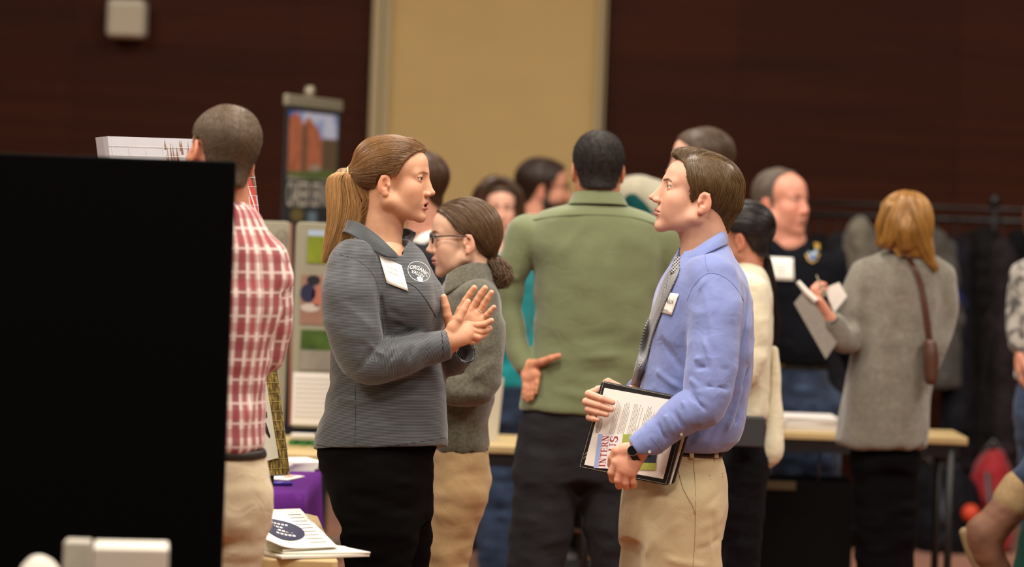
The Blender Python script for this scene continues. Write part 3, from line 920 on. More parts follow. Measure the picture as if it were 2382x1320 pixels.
def room():
    S = lambda name, mb, mat, **k: tag(mb.build(name, mat, **k), kind='structure')
    YB = 15.7
    # dark veneered wall panels: long horizontal grain, faint joints
    t = NT('dark_wood_wall'); tc = t.n('ShaderNodeTexCoord')
    mp = t.n('ShaderNodeMapping'); mp.inputs['Scale'].default_value = (.35, 1, 9); t.l(tc.outputs['Object'], mp.inputs[0])
    nz = t.n('ShaderNodeTexNoise', i_Scale=2.2, i_Detail=6.0, i_Roughness=.65); t.l(mp.outputs[0], nz.inputs['Vector'])
    br = t.n('ShaderNodeTexBrick', offset=0.0); br.inputs['Scale'].default_value = 1; br.inputs['Brick Width'].default_value = 1.22; br.inputs['Row Height'].default_value = .61
    br.inputs['Mortar Size'].default_value = .004; br.inputs['Color1'].default_value = (.85, .85, .85, 1); br.inputs['Color2'].default_value = (1.1, 1.1, 1.1, 1); br.inputs['Mortar'].default_value = (.6, .6, .6, 1)
    sw = t.n('ShaderNodeSeparateXYZ'); t.l(tc.outputs['Object'], sw.inputs[0]); cb = t.n('ShaderNodeCombineXYZ'); t.l(sw.outputs[0], cb.inputs[0]); t.l(sw.outputs[2], cb.inputs[1]); t.l(cb.outputs[0], br.inputs['Vector'])
    c = t.mix(nz.outputs[0], srgb('230b05'), srgb('46200c')); c = t.mix(1.0, c, br.outputs[0], 'MULTIPLY'); t.l(c, t.b.inputs['Base Color']); t.set(Roughness=.55, Specular_IOR_Level=.1)
    m = MB(); m.box((0, YB+.1, 2.45), (15, .2, 4.9)); S('wall_back', m, t.m)
    # beige fabric bay between two pale aluminium reveals
    fb = knit('beige_fabric', 'b49a66', 'c2a872', rough=.95, mott=.3, mscale=3, fine=120, bump=.6)
    xl, xr = W(884, 200, YB)[0], W(1392, 200, YB)[0]
    m = MB(); m.box(((xl+xr)/2, YB-.03, 2.45), (xr-xl, .06, 4.9)); S('wall_bay', m, fb)
    tm = plain('pale_reveal', 'a4966f', .55)
    for i, (a, b) in enumerate(((863, 886), (889, 907), (1384, 1398), (1400, 1406))):
        m = MB(); x0, x1 = W(a, 200, YB)[0], W(b, 200, YB)[0]; m.box(((x0+x1)/2, YB-.05-.01*(i % 2), 2.45), (x1-x0, .10, 4.9)); S('trim_%d' % (i+1), m, tm, bevel=.008)
    # carpet
    t = NT('carpet'); tc = t.n('ShaderNodeTexCoord'); nz = t.n('ShaderNodeTexNoise', i_Scale=1.3, i_Detail=8.0); t.l(tc.outputs['Object'], nz.inputs['Vector'])
    vo = t.n('ShaderNodeTexVoronoi', i_Scale=3.2); t.l(tc.outputs['Object'], vo.inputs['Vector'])
    f = t.math('MULTIPLY_ADD', nz.outputs[0], .7, t.math('MULTIPLY', vo.outputs[0], .25))
    t.l(t.mix(f, srgb('6e3a24'), srgb('a5683f')), t.b.inputs['Base Color']); t.set(Roughness=.95, Sheen_Weight=.2)
    n2 = t.n('ShaderNodeTexNoise', i_Scale=300.0); t.l(tc.outputs['Object'], n2.inputs['Vector']); t.bump(n2.outputs[0], .5, .004)
    m = MB(); m.box((0, 7.3, -.05), (15, 17, .1)); S('floor', m, t.m)
    wm = plain('plaster', '8a7358', .9)
    m = MB(); m.box((0, 7.3, 4.95), (15, 17, .1)); S('ceiling', m, plain('ceiling_tile', 'cfc6b6', .9))
    m = MB(); m.box((-7.55, 7.3, 2.45), (.1, 17, 4.9)); S('wall_left', m, t.m and MATS.get('x') or plain('side_wood', '3a1a10', .5))
    m = MB(); m.box((7.55, 7.3, 2.45), (.1, 17, 4.9)); S('wall_right', m, plain('side_wood', '3a1a10', .5))
if want('room'): room()
# ---------------------------------------------------------------- woman in the striped pullover
def striped_woman():
    P = Px(7.8); fwd = np.array((.77, -.64, 0)); P.fwd = (.77, -.64, 0)
    base = P(880, 1858); base[2] = 0
    R = empty('person', base, 'woman with ponytail in fine-striped grey zip pullover and black trousers, gesturing with open hands', 'person')
    skin = srgb('cc9b7a'); 
    hd = Head(917, 413, 7.8, -13, 0, 0, (1.0, 1.0, 1.0), neck_w=P(888, 575, 5), skin=skin, lip=srgb('b56e64'), open=4.5, neck=49, nose=1.5, h=.0017, browcol=srgb('6b4a30'), brows=.3, chin=4, jaw=3, fat=4)
    pieces = [hd.build()]
    # trunk under the clothes and both arms
    tr = Shape(); tr.u(stack(P.rows([(556, 862, 925, 40), (585, 830, 950, 60), (620, 800, 980, 90), (800, 800, 1000, 90), (1000, 790, 1000, 90), (1080, 800, 990, 90)])), .01)
    V, Q = tr.mesh(.012); pieces.append((V, Q, skin))
    # near (right) hand: back of the hand towards us, thumb up
    v = -118
    nh = hand_shape(P(1040, 792, v),
        [[P(1086, 757, v+8), P(1110, 757, v+6), P(1128, 754, v+4), P(1143, 746, v+2)],
         [P(1091, 768, v+2), P(1116, 772, v+8), P(1130, 769, v+12), P(1139, 765, v+16)],
         [P(1090, 780, v-3), P(1112, 785, v+6), P(1123, 781, v+16), P(1130, 777, v+22)],
         [P(1082, 792, v-2), P(1100, 796, v+10), P(1109, 793, v+20), P(1116, 789, v+26)]],
        [P(1053, 762, v-2), P(1067, 742, v-4), P(1078, 722, v-2), P(1088, 703, v)], fr=.0094, palm_r=.0125, forearm=P(1005, 806, v), wr=.029)
    nails = [(P(1088, 701, v-9), .007)]
    pieces.append(hand_piece(nh, .0015, skin, nails))
    u = -52
    fh = hand_shape(P(1062, 783, u+6),
        [[P(1072, 722, u+4), P(1083, 700, u-1), P(1093, 684, u-5), P(1103, 670, u-9)],
         [P(1097, 721, u-2), P(1111, 698, u-8), P(1119, 684, u-12), P(1128, 671, u-16)],
         [P(1113, 732, u-6), P(1126, 709, u-12), P(1135, 694, u-18), P(1143, 681, u-22)],
         [P(1121, 748, u-10), P(1133, 733, u-16), P(1141, 724, u-20), P(1149, 715, u-24)]],
        [P(1050, 766, u), P(1040, 734, u-8), P(1036, 712, u-12), P(1032, 692, u-14)], fr=.0099, palm_r=.0125, forearm=P(1040, 815, u+30), wr=.027)
    pieces.append(hand_piece(fh, .0015, skin))
    body_mesh(R, pieces, skin_mat('skin'))
    hd.eyes(R, '5c4a30', -12)
    # ring on the palm-out hand
    rg = MB(); c = (P(1113, 732, u-6)*.62+P(1126, 709, u-12)*.38); ax = P(1126, 709, u-12)-P(1113, 732, u-6); ax /= np.linalg.norm(ax)
    a1 = np.cross(ax, (0, 0, 1)); a1 /= np.linalg.norm(a1); a2 = np.cross(ax, a1)
    rg.tube([c+.0098*(math.cos(t)*a1+math.sin(t)*a2) for t in np.linspace(0, 2*math.pi, 25)], .0012, 6, False)
    rg.build('ring', plain('silver', 'd8d0c0', .2, 1), R, smooth=True)
    ea = MB(); e = hd.wld((-.008, -.083, -.05)); ea.box(e, (.003, .003, .003)); ea.build('earring', plain('silver', 'd8d0c0', .2, 1), R, bevel=.001)
    # hair
    hair = hair_mat('chestnut_hair', '2c190e', 'a87c4a')
    tailm = hair_mat('blond_tail_hair', '4a2d17', 'cfa269')
    ln = [(-130, -75), (-75, -68), (-52, -58), (-38, -34), (-27, 0), (-5, 14), (12, 8), (25, 6), (33, 18), (46, 42), (60, 60), (72, 71), (86, 79), (100, 86)]
    hs = hair_shape(9, ln, extra=[(ell((-.06, 0, .045), (.05, .06, .055)), .03), (chain([(.045, .0, .098), (.076, .022, .074), (.083, .042, .05), (.072, .060, .015)], [.01, .009, .009, .007], 4), .012)])
    tie = hd.loc(P(816, 403, 0)); hs.u(cone(tie+(.03, 0, -.004), tie, .03, .014), .03)
    def dirf(p):
        d = tie-p; d /= np.linalg.norm(d, axis=1, keepdims=True)
        # lift over the crown before falling to the tie
        front = np.clip((p[:, 0]-.0)/.08, 0, 1)[:, None]
        return d+front*np.array((-.2, 0, .25))
    add_hair(hd, R, hs, hair, 9500, dirf, 15, .0085, .00034, .0013, h=.0028, curl=.12, seed=5, tone=(.12, .62))
    # ponytail
    def tail_center(t):
        pts = [(816, 403, 0), (801, 403, 0), (790, 425, 0), (792, 475, 0), (784, 530, 0), (756, 612, 0)]
        q, _ = spline([P(*a) for a in pts], [0]*6, 10); q = np.array(q); i = t*(len(q)-1)
        return np.stack([np.interp(i, np.arange(len(q)), q[:, k]) for k in range(3)], -1)
    rs = np.random.RandomState(8); N = 5000; M = 20
    tt = np.linspace(0, 1, M); cen = tail_center(tt)
    w = np.interp(tt, [0, .1, .3, .6, .85, 1], [9, 15, 29, 33, 22, 8])/P.s
    a = rs.rand(N)*2*math.pi; rr = np.sqrt(rs.rand(N)); ph = rs.rand(N)*6.28
    paths = np.tile(cen, (N, 1, 1)); L = .72+.36*rs.rand(N)**.7
    for i in range(M):
        paths[:, i, 0] += w[i]*rr*np.cos(a)+.003*np.sin(ph+tt[i]*7)*tt[i]
        paths[:, i, 1] += w[i]*.8*rr*np.sin(a)+.003*np.cos(ph+tt[i]*6)*tt[i]
    # a strand bunch swings forward under the ear towards the collar
    m = (np.cos(a) > .1)
    sw = np.interp(tt, [0, .2, .45, .75, 1], [0, .02, .055, .075, .06]); m2 = m & (np.cos(a)*rr > .45); paths[m2, :, 2] += np.interp(tt, [0, .5, 1], [0, .0, .085])[None]
    paths[m, :, 0] += sw[None]*(np.cos(a[m])*rr[m])[:, None]*1.4
    wav = .0016*np.sin(ph[:, None]*.3+tt[None]*14+np.cos(a*3)[:, None]*2)*tt[None]
    paths[:, :, 0] += wav
    for k in range(N):
        t2 = tt*min(1, L[k]); paths[k] = np.stack([np.interp(t2, tt, paths[k, :, q_]) for q_ in range(3)], 1)
    Vt, Qt = tubes(paths*1.0, .00038*(.7+rs.rand(N)*.7))
    core = Shape(); core.u(chain([cen[i] for i in range(1, M, 2)], [w[i]*.6 for i in range(1, M, 2)], 2), .01)
    core.noise((.008, .008, .05), .002, 4); core.c(half((0, 0, 1), cen[-1]+(0, 0, .02)), .01)
    Vc, Qc = core.mesh(.003)
    cc = np.repeat(.35+rs.rand(N)*.75, M*3); hl = np.tile(np.repeat(np.interp(tt, [0, .4, 1], [.45, .2, .15]), 3), N)
    mesh_np('ponytail', np.concatenate([Vt, Vc]), np.concatenate([Qt, Qc+len(Vt)]), tailm, R,
            col=np.stack([np.concatenate([cc+hl, np.full(len(Vc), .28)])]*3, 1))
    sc_ = MB(); c0 = P(815, 403, 0); axx = P(800, 403, 0)-c0; axx = axx/np.linalg.norm(axx)
    b1 = np.cross(axx, (0, 1, 0)); b1 /= np.linalg.norm(b1); b2 = np.cross(axx, b1)
    for o_ in (-.004, .001, .006):
        sc_.tube([c0+axx*o_+.0155*(math.cos(t)*b1+math.sin(t)*b2*1.0) for t in np.linspace(0, 2*math.pi, 25)], .0033, 8, False)
    sc_.build('hair_tie', plain('blond_tie', 'd9bd84', .6), R, smooth=True)
    # pullover
    mat = knit('striped_jersey', '050608', '686d70', stripe=.0031, rough=.5, sheen=.3, bump=.1)
    rows = [(548, 842, 950, 52), (562, 815, 962, 64), (585, 785, 984, 96), (620, 768, 1000, 124), (660, 762, 1008, 134), (720, 766, 1012, 132), (780, 768, 1016, 126),
            (840, 768, 1030, 118), (900, 764, 1036, 116), (950, 757, 1039, 120), (1000, 740, 1041, 128), (1048, 729, 1042, 134), (1075, 727, 1042, 134)]
    ex = [(P.ell(945, 705, -88, 62, 58, 62), .06), (P.ell(985, 712, -8, 52, 52, 62), .05)]
    armN = [(822, 618, -108, 60), (812, 690, -140, 64), (826, 775, -152, 62), (850, 838, -152, 54), (925, 832, -145, 46), (985, 815, -132, 38), (1052, 800, -120, 33)]
    armF = [(945, 625, 105, 46), (968, 720, 125, 46), (1000, 815, 90, 44), (1048, 838, 20, 36), (1085, 815, -30, 28)]
    cN = P(1043, 800, -120); nN = P(1052, 797, -120)-P(985, 815, -132)
    cF = P(1080, 818, -26); nF = P(1085, 815, -30)-P(1050, 835, 20)
    hemN = np.array((-.05, -.02, -1))
    cuts = [(lambda x, y, z, c=P(890, 1047, 0): np.maximum((z-c[2])-.055*(x-c[0])+.10*(y-c[1]), -1) , None, None)]
    cuts = []
    folds = [((745, 640, -60), (800, 600, -100), 8, -2), ((885, 690, -140), (892, 800, -150), 7, -7), ((880, 670, -140), (840, 615, -120), 7, -3),
             ((893, 795, -150), (960, 770, -120), 9, -5), ((880, 830, -190), (910, 795, -190), 7, 4), ((900, 850, -190), (930, 805, -190), 6, -4), ((925, 845, -185), (945, 800, -185), 6, 3.5),
             ((945, 850, -180), (965, 790, -180), 6, -3.5), ((968, 845, -175), (985, 785, -175), 6, 3.5), ((990, 838, -170), (1004, 785, -170), 5, -3), ((860, 800, -210), (895, 830, -200), 8, 4),
             ((835, 860, -205), (880, 800, -210), 7, -3.5), ((768, 905, -80), (850, 880, -120), 10, -5), ((760, 930, -80), (860, 940, -120), 12, 3), ((750, 960, -80), (800, 910, -110), 9, 5),
             ((757, 900, 0), (770, 880, -90), 12, -6), ((750, 930, -90), (775, 985, -110), 10, -4), ((740, 1000, -90), (800, 960, -120), 9, 4), ((900, 760, -150), (1000, 745, -80), 12, -4),
             ((900, 720, -160), (960, 745, -120), 9, -3), ((830, 905, -130), (1000, 870, -100), 12, -3), ((790, 700, -200), (860, 760, -205), 9, 3), ((785, 740, -200), (850, 810, -205), 8, -3), ((770, 660, -160), (790, 760, -190), 10, 3)]
    folds = [(a, b, w_*.85, h_*1.7) for a, b, w_, h_ in folds]
    s = garment(P, R, 'pullover', mat, rows, [armN], 22, ex, shape_only=True, folds=folds, noises=[((.06, .06, .025), .0015, 2), ((.12, .12, .05), .003, 5), ((.08, .08, .035), .0018, -7)])
    s.u(P.chain(armF), P.m(16))
    s.c(chain([P(890, 500, 0), P(895, 560, -15), P(922, 588, -75)], [P.m(62), P.m(56), P.m(18)], 3), .006)
    # cuffs cut square, hem cut level with the hips
    def cutter(c, n, lim):
        n = n/np.linalg.norm(n)
        def f(x, y, z):
            a = -(n[0]*(x-c[0])+n[1]*(y-c[1])+n[2]*(z-c[2]))
            r = np.sqrt((x-c[0])**2+(y-c[1])**2+(z-c[2])**2)-lim
            return np.maximum(a, r)
        return f, c-lim, c+lim
    s.c(cutter(cN, nN, .07), .002); s.c(cutter(cF, nF, .05), .002)
    s.c(cone(P(1070, 822, -15), P(1095, 810, -35), .028, .030), .003)
    hc = P(885, 1043, 0)
    s.c(half((-.055, .12, 1.), hc), .003)
    V, Q = s.mesh(.0042)
    rr = P.rows(rows)[6]
    regs = [('z', rr[0], rr[1], .16, 0), ('l', [P(*q[:3]) for q in armN], .058, -.006), ('l', [P(*q[:3]) for q in armF], .045, 0)]
    uv, reg = face_uv(V, Q, regs)
    sh = mesh_np('pullover', V, Q, mat, R, uv=uv)
    # piping lines: hem seam, cuff seam, armhole, side seam
    def seam(pts, r=.0011):
        q, _ = spline([np.array((a, b, 0.)) for a, b in pts], [0]*len(pts), 5)
        pip = MB(); pip.tube(list(onto_many(s, P, [a[:2] for a in q])), r, 5); pip.build('seam', plain('dark_piping', '0c0d10', .6), sh)
    seam([(736, 1036), (800, 1043), (880, 1040), (960, 1031), (1036, 1019)])
    seam([(1027, 772), (1030, 800), (1031, 832)])
    seam([(886, 705), (889, 740), (892, 775)])
    seam([(826, 895), (827, 960), (825, 1040)], .0007)
    seam([(775, 590), (830, 605), (868, 640), (885, 690)], .0007)
    seam([(941, 655), (965, 668), (985, 690), (1003, 718), (1014, 738)], .0013)
    # stand collar, unzipped
    top = [(921, 590, -118), (905, 573, -118), (880, 550, -100), (845, 524, -78), (815, 513, -40), (808, 516, 10), (840, 522, 62), (900, 530, 78), (945, 532, 50), (966, 541, 4)]
    mid = [(925, 594, -122), (903, 584, -124), (872, 562, -112), (840, 537, -88), (811, 525, -46), (806, 530, 10), (835, 535, 72), (905, 545, 84), (950, 547, 52), (962, 553, 0)]
    bot = [(928, 600, -122), (900, 598, -130), (862, 580, -118), (832, 556, -98), (804, 541, -55), (799, 545, 10), (830, 552, 80), (905, 562, 88), (945, 572, 40), (935, 590, -60)]
    strip(P, [top, mid, bot], 'collar', knit('striped_collar', '050608', '5c6164', stripe=.0031, rough=.5, sheen=.3, bump=.1), sh, n=60, thick=.004)
    # name badge: white card in a clear sleeve
    bd = decal(s, P, [(882, 594), (934, 618), (950, 678), (900, 659)], 'name_tag', plain('badge_white', 'e9e6dc', .4), R, n=6, off=.006, thick=.0015)
    f2 = Flat2D(); [f2.line([(x0_+i*.03, y_+(.035 if i % 2 else -.03)*(1+(i*7 % 3)*.4)) for i in range(n_)], .014) for x0_, y_, n_ in ((-.3, .2, 19), (-.24, .02, 17), (.2, -.26, 6))]
    q = np.array([(882, 594), (934, 618), (950, 678), (900, 659)], float)
    def bf(x, y):
        a, b = x+.5, .5-y; return q[0]*(1-a)*(1-b)+q[1]*a*(1-b)+q[2]*a*b+q[3]*(1-a)*b
    f2.build(('on', bf, s, P, .0085), 'handwriting', plain('faint_ink', 'a39a94', .6), bd)
    # chest embroidery: oval with two lines of letters
    f3 = Flat2D(); f3.ring(0, -1, 29, 22, 1.1, rot=0)
    def arc(x, y): return (x, y-(x*x)*.010)
    f3.text('ORGANIC', 0, 5, 13, True, sx=.86, warp=arc); f3.text('VALLEY', 0, -6.5, 11.5, True, sx=.9, warp=arc)
    f3.disc(9, -16, 8, 5)
    def lf(x, y): 
        t = math.radians(-24); X = x*math.cos(t)-y*math.sin(t); Y = x*math.sin(t)+y*math.cos(t); return (975+X*.92, 631-Y*1.0)
    f3.build(('on', lf, s, P, .0015), 'embroidery', plain('white_thread', 'dcdcd6', .6), sh)
    # trousers
    hip = [(1020, 748, 1022, 120), (1060, 738, 1012, 122), (1110, 748, 1008, 120), (1160, 768, 1004, 112), (1210, 785, 1000, 100)]
    L = [(880, 1120, -50, 96), (885, 1230, -55, 90), (880, 1320, -55, 78), (876, 1480, -55, 62), (872, 1700, -50, 50), (872, 1825, -45, 42)]
    Rr = [(915, 1120, 45, 88), (930, 1230, 50, 74), (930, 1320, 50, 68), (925, 1480, 50, 60), (920, 1700, 50, 50), (918, 1820, 50, 42)]
    legs(P, R, knit('black_trousers', '050404', '0a0808', rough=.95, sheen=0), hip, L, Rr, h=.007, shoes='0c0b0b')
    return R
if want('striped'): striped_woman()
# ---------------------------------------------------------------- man in the blue shirt
class Plane:
    """flat board in the hall given by four seen corners and their distances"""
    def __init__(s, P, tl, tr, bl):
        s.P = P; s.o = P(*tl); s.e1 = P(*tr)-s.o; s.e2 = P(*bl)-s.o; s.n = np.cross(s.e1, s.e2); s.n /= np.linalg.norm(s.n)
        if s.n[1] > 0: s.n = -s.n
    def hit(s, px, py, off=0):
        d = W(px, py, 1.0); d[2] -= CAMZ; o = np.array((0, 0, CAMZ)); p0 = s.o+s.n*off
        t = ((p0-o)@s.n)/(d@s.n); return o+d*t
FOLD = None
def blue_man():
    global FOLD
    P = Px(7.8); P.fwd = (-1, -.1, 0)
    base = P(1590, 1880); base[2] = 0
    R = empty('person', base, 'young man in profile in light blue shirt, patterned grey tie and khaki trousers', 'person')
    skin = srgb('d0a187')
    hd = Head(1628, 452, 7.8, 184, 12, 0, (1.11, 1.04, 1.05), neck_w=P(1640, 590, 10), skin=skin, lip=srgb('b87468'), neck=55, nose=6, chin=1, jaw=2, brow=1, lipf=.85, h=.0018, browcol=srgb('5a3c26'), brows=.45)
    pieces = [hd.build()]
    tr = Shape(); tr.u(stack(P.rows([(560, 1612, 1672, 40), (590, 1595, 1690, 60), (640, 1560, 1710, 80), (800, 1530, 1720, 80), (1000, 1500, 1700, 80), (1060, 1500, 1680, 80)])), .01)
    V, Q = tr.mesh(.012); pieces.append((V, Q, skin))
    # left hand gripping the lower edge of the folder
    f = -205
    lh = hand_shape(P(1478, 1052, f+2),
        [[P(1432, 1076, f-6), P(1422, 1100, f-4), P(1425, 1116, f+10), P(1432, 1116, f+26)],
         [P(1443, 1092, f-8), P(1437, 1118, f-6), P(1440, 1131, f+10), P(1448, 1126, f+28)],
         [P(1456, 1100, f-8), P(1454, 1124, f-4), P(1457, 1134, f+12), P(1463, 1126, f+28)],
         [P(1470, 1102, f-4), P(1472, 1122, f), P(1474, 1131, f+12), P(1478, 1124, f+26)]],
        [P(1452, 1046, f-2), P(1434, 1050, f-2), P(1424, 1066, f+4), P(1420, 1082, f+12)], fr=.0100, palm_r=.0125, flat=1.15, forearm=P(1512, 1026, f+6), wr=.029)
    pieces.append(hand_piece(lh, .0015, np.array(skin)*np.array((.97, .9, .87)), [(P(1420, 1085, f+3), .006)]))
    # right hand round the far-left edge, fingers lying on the page
    g = -78
    rh = hand_shape(P(1440, 925, g+75),
        [[P(1392, 908, g+42), P(1369, 917, g-8), P(1400, 928, g-26), P(1425, 937, g-28)],
         [P(1388, 926, g+42), P(1363, 935, g-8), P(1395, 944, g-24), P(1422, 953, g-28)],
         [P(1388, 944, g+42), P(1368, 953, g-8), P(1392, 960, g-22), P(1411, 965, g-26)],
         [P(1392, 958, g+40), P(1370, 972, g-4), P(1380, 975, g-16), P(1390, 977, g-22)]],
        [P(1425, 908, g+60), P(1412, 893, g+40), P(1415, 890, g+25), P(1440, 900, g+18)], fr=.0100, palm_r=.0125, forearm=P(1485, 915, g+105), wr=.028)
    pieces.append(hand_piece(rh, .0015, skin, [(P(1428, 937, g-36), .006), (P(1425, 953, g-36), .006), (P(1414, 964, g-34), .006)]))
    body_mesh(R, pieces, skin_mat('skin'))
    hd.eyes(R, '6f7a66', 14)
    # side-parted hair
    hair = hair_mat('brown_hair', '24180e', '84683f')
    ln = [(-120, -66), (-88, -92), (-62, -72), (-42, -58), (-26, -46), (-19, -16), (-12, 9), (2, 14), (12, 0), (19, -26), (27, -20), (32, 8), (46, 26), (53, 50), (62, 66), (74, 76), (95, 86)]
    hs = hair_shape(7, ln, extra=[(ell((.03, -.006, .088), (.055, .05, .027)), .012), (ell((.072, -.008, .084), (.02, .03, .017)), .012), (cone((-.055, 0, -.02), (-.062, 0, -.072), .052, .03), .03)])
    # parting groove
    hs.c(cone((.075, .045, .094), (-.02, .050, .108), .0035, .0025), .004)
    def dirf(p):
        y = p[:, 1]; top = (y < .046) & (p[:, 2] > .06)
        d = np.zeros_like(p)
        d[:] = (-.35, 0, -1)
        # behind the ear the hair falls towards the nape
        bk = p[:, 0] < -.04
        d[bk] = (.05, 0, -1)
        d[top] = np.array((-.75, -.75, .25))
        fr = top & (p[:, 0] > .04); d[fr] = np.array((-.55, -.8, .55))
        crown = (p[:, 0] < -.055) & (p[:, 2] > .05); d[crown] = (-.8, .0, -.7)
        return d
    add_hair(hd, R, hs, hair, 11000, dirf, 8, .0052, .00032, .0011, h=.0028, curl=.12, seed=11, tone=(.1, .62))
    # shirt
    mat = knit('blue_oxford', '6c7aae', '7886b9', rough=.62, sheen=.35, mott=.1, mscale=6, fine=1400, bump=.12, crease=.45)
    rows = [(556, 1590, 1690, 50), (572, 1584, 1698, 64), (590, 1578, 1706, 88), (615, 1562, 1720, 118), (655, 1538, 1738, 150), (700, 1522, 1747, 160), (760, 1509, 1751, 156), (820, 1500, 1751, 148), (880, 1490, 1747, 140),
            (940, 1482, 1740, 132), (985, 1476, 1732, 130), (1015, 1474, 1722, 128), (1036, 1476, 1704, 122), (1052, 1490, 1690, 112)]
    armL = [(1655, 655, -118, 62), (1662, 730, -150, 62), (1660, 810, -172, 60), (1650, 880, -192, 57), (1636, 938, -206, 50), (1592, 962, -212, 46), (1540, 1005, -208, 38), (1478, 1054, -203, 33)]
    armR = [(1610, 660, 118, 58), (1590, 770, 150, 56), (1560, 880, 140, 50), (1520, 905, 80, 40), (1472, 912, 20, 31)]
    folds = [((1600, 700, -200), (1612, 800, -215), 9, -7), ((1610, 690, -190), (1640, 650, -180), 9, 4), ((1720, 700, -150), (1700, 800, -200), 9, -5), ((1735, 700, -90), (1722, 860, -140), 10, -5),
             ((1600, 880, -230), (1655, 925, -250), 8, 6), ((1598, 905, -240), (1640, 955, -255), 7, -6), ((1610, 855, -235), (1690, 860, -230), 9, -5), ((1600, 835, -230), (1675, 835, -230), 8, 4), ((1580, 925, -250), (1615, 985, -250), 6, 5),
             ((1562, 945, -250), (1592, 1000, -250), 6, -6), ((1545, 965, -245), (1570, 1010, -245), 6, 5), ((1530, 985, -240), (1552, 1030, -240), 5, -5), ((1620, 910, -250), (1680, 940, -240), 7, 5), ((1640, 900, -250), (1695, 905, -235), 7, -4),
             ((1535, 660, -60), (1530, 800, -60), 10, -3), ((1540, 790, -110), (1590, 870, -150), 10, -4), ((1520, 860, -100), (1580, 905, -140), 9, 4), ((1560, 700, -140), (1590, 790, -170), 9, 3),
             ((1740, 760, -60), (1722, 960, -100), 10, -5), ((1730, 900, -90), (1690, 1010, -120), 10, 6), ((1700, 900, -120), (1650, 1020, -130), 9, -6), ((1680, 960, -120), (1620, 1030, -130), 8, 5), ((1735, 860, -60), (1715, 1000, -60), 8, 4),
             ((1640, 975, -140), (1600, 1035, -130), 8, -5), ((1715, 960, -90), (1695, 1020, -90), 7, -5), ((1620, 760, -230), (1680, 900, -240), 9, 3.5), ((1705, 740, -190), (1660, 880, -240), 8, -3.5), ((1640, 680, -190), (1660, 800, -230), 8, 2.5)]
    folds = [(a, b, w_*.72, h_*1.5) for a, b, w_, h_ in folds]
    s = garment(P, R, 'shirt', mat, rows, [armL], 20, (), shape_only=True, folds=folds, noises=[((.05, .05, .035), .0022, 12), ((.11, .11, .07), .004, 15), ((.045, .045, .07), .0022, -18)], p=2.35)
    s.u(P.chain(armR), P.m(18))
    s.c(chain([P(1645, 510, 0), P(1630, 565, -5), P(1600, 594, -20)], [P.m(56), P.m(56), P.m(30)], 3), .005)
    def cutter(c, n, lim):
        n = n/np.linalg.norm(n)
        def f_(x, y, z):
            return np.maximum(-(n[0]*(x-c[0])+n[1]*(y-c[1])+n[2]*(z-c[2])), np.sqrt((x-c[0])**2+(y-c[1])**2+(z-c[2])**2)-lim)
        return f_, c-lim, c+lim
    s.c(cutter(P(1484, 1050, -203), P(1478, 1054, -203)-P(1512, 1031, -205), .07), .002)
    s.c(cutter(P(1478, 912, 26), P(1472, 912, 20)-P(1520, 905, 80), .06), .002)
    s.c(half((.02, 0, 1.), P(1600, 1043, 0)), .004)
    s.c(cone(P(1484, 1050, -203), P(1470, 1060, -203), .027, .027), .002)
    V, Q = s.mesh(.0038); sh = mesh_np('shirt', V, Q, mat, R)
    # seams and the collar
    pip = MB(); dark = plain('blue_seam', '5563a0', .7)
    def seam(pts, r=.0009, par=sh):
        q, _ = spline([np.array((a, b, 0.)) for a, b in pts], [0]*len(pts), 5)
        m = MB(); m.tube(list(onto_many(s, P, [a[:2] for a in q], v0=-330)), r, 5); m.build('seam', dark, par)
    seam([(1598, 700), (1610, 672), (1632, 645), (1655, 636), (1685, 645), (1712, 670), (1730, 700)])
    seam([(1640, 592), (1642, 615), (1648, 634)], .0006)
    seam([(1513, 1018), (1528, 1036), (1542, 1056)])
    top = [(1580, 600, -50), (1612, 582, -66), (1645, 560, -64), (1676, 541, -40), (1684, 538, 5), (1668, 545, 48), (1630, 568, 62), (1596, 588, 40)]
    fall = [(1583, 628, -74), (1612, 606, -92), (1645, 590, -92), (1680, 574, -62), (1694, 568, 5), (1680, 572, 62), (1636, 592, 84), (1588, 620, 40)]
    mid = [(1580, 612, -66), (1612, 592, -84), (1646, 573, -82), (1680, 555, -52), (1692, 550, 5), (1676, 557, 56), (1632, 578, 76), (1590, 602, 44)]
    strip(P, [top, mid, fall], 'collar', mat, sh, n=60, thick=.003)
    # cuff button, sleeve button
    for bx, by in ((1511, 1052), (1585, 1011)):
        c = onto(s, P, bx, by, v0=-330, off=.002); m = MB(); n = 20
        m.tube([c+np.array((0, .0015, 0)), c-np.array((0, .0015, 0))], .0042, 16); m.build('button', plain('button', 'c4bba2', .3), sh, bevel=.0008)
    # tie
    tm = NT('tie_weave'); tc = tm.n('ShaderNodeTexCoord'); sp = tm.n('ShaderNodeSeparateXYZ'); tm.l(tc.outputs['UV'], sp.inputs[0])
    A = tm.math('ABSOLUTE', tm.math('SINE', tm.math('MULTIPLY', tm.math('ADD', sp.outputs[0], sp.outputs[1]), 3.14159/.0085)))
    B = tm.math('ABSOLUTE', tm.math('SINE', tm.math('MULTIPLY', tm.math('SUBTRACT', sp.outputs[0], sp.outputs[1]), 3.14159/.0085)))
    mn = tm.math('MINIMUM', A, B); st = tm.math('LESS_THAN', mn, .34)
    tm.l(tm.mix(st, srgb('22252c'), srgb('b3b3b2')), tm.b.inputs['Base Color']); tm.set(Roughness=.45, Sheen_Weight=.2)
    tie = MB()
    L = [(1574, 607, -42), (1562, 640, -62), (1538, 680, -62), (1518, 730, -60), (1500, 790, -56), (1484, 850, -52), (1470, 897, -50)]
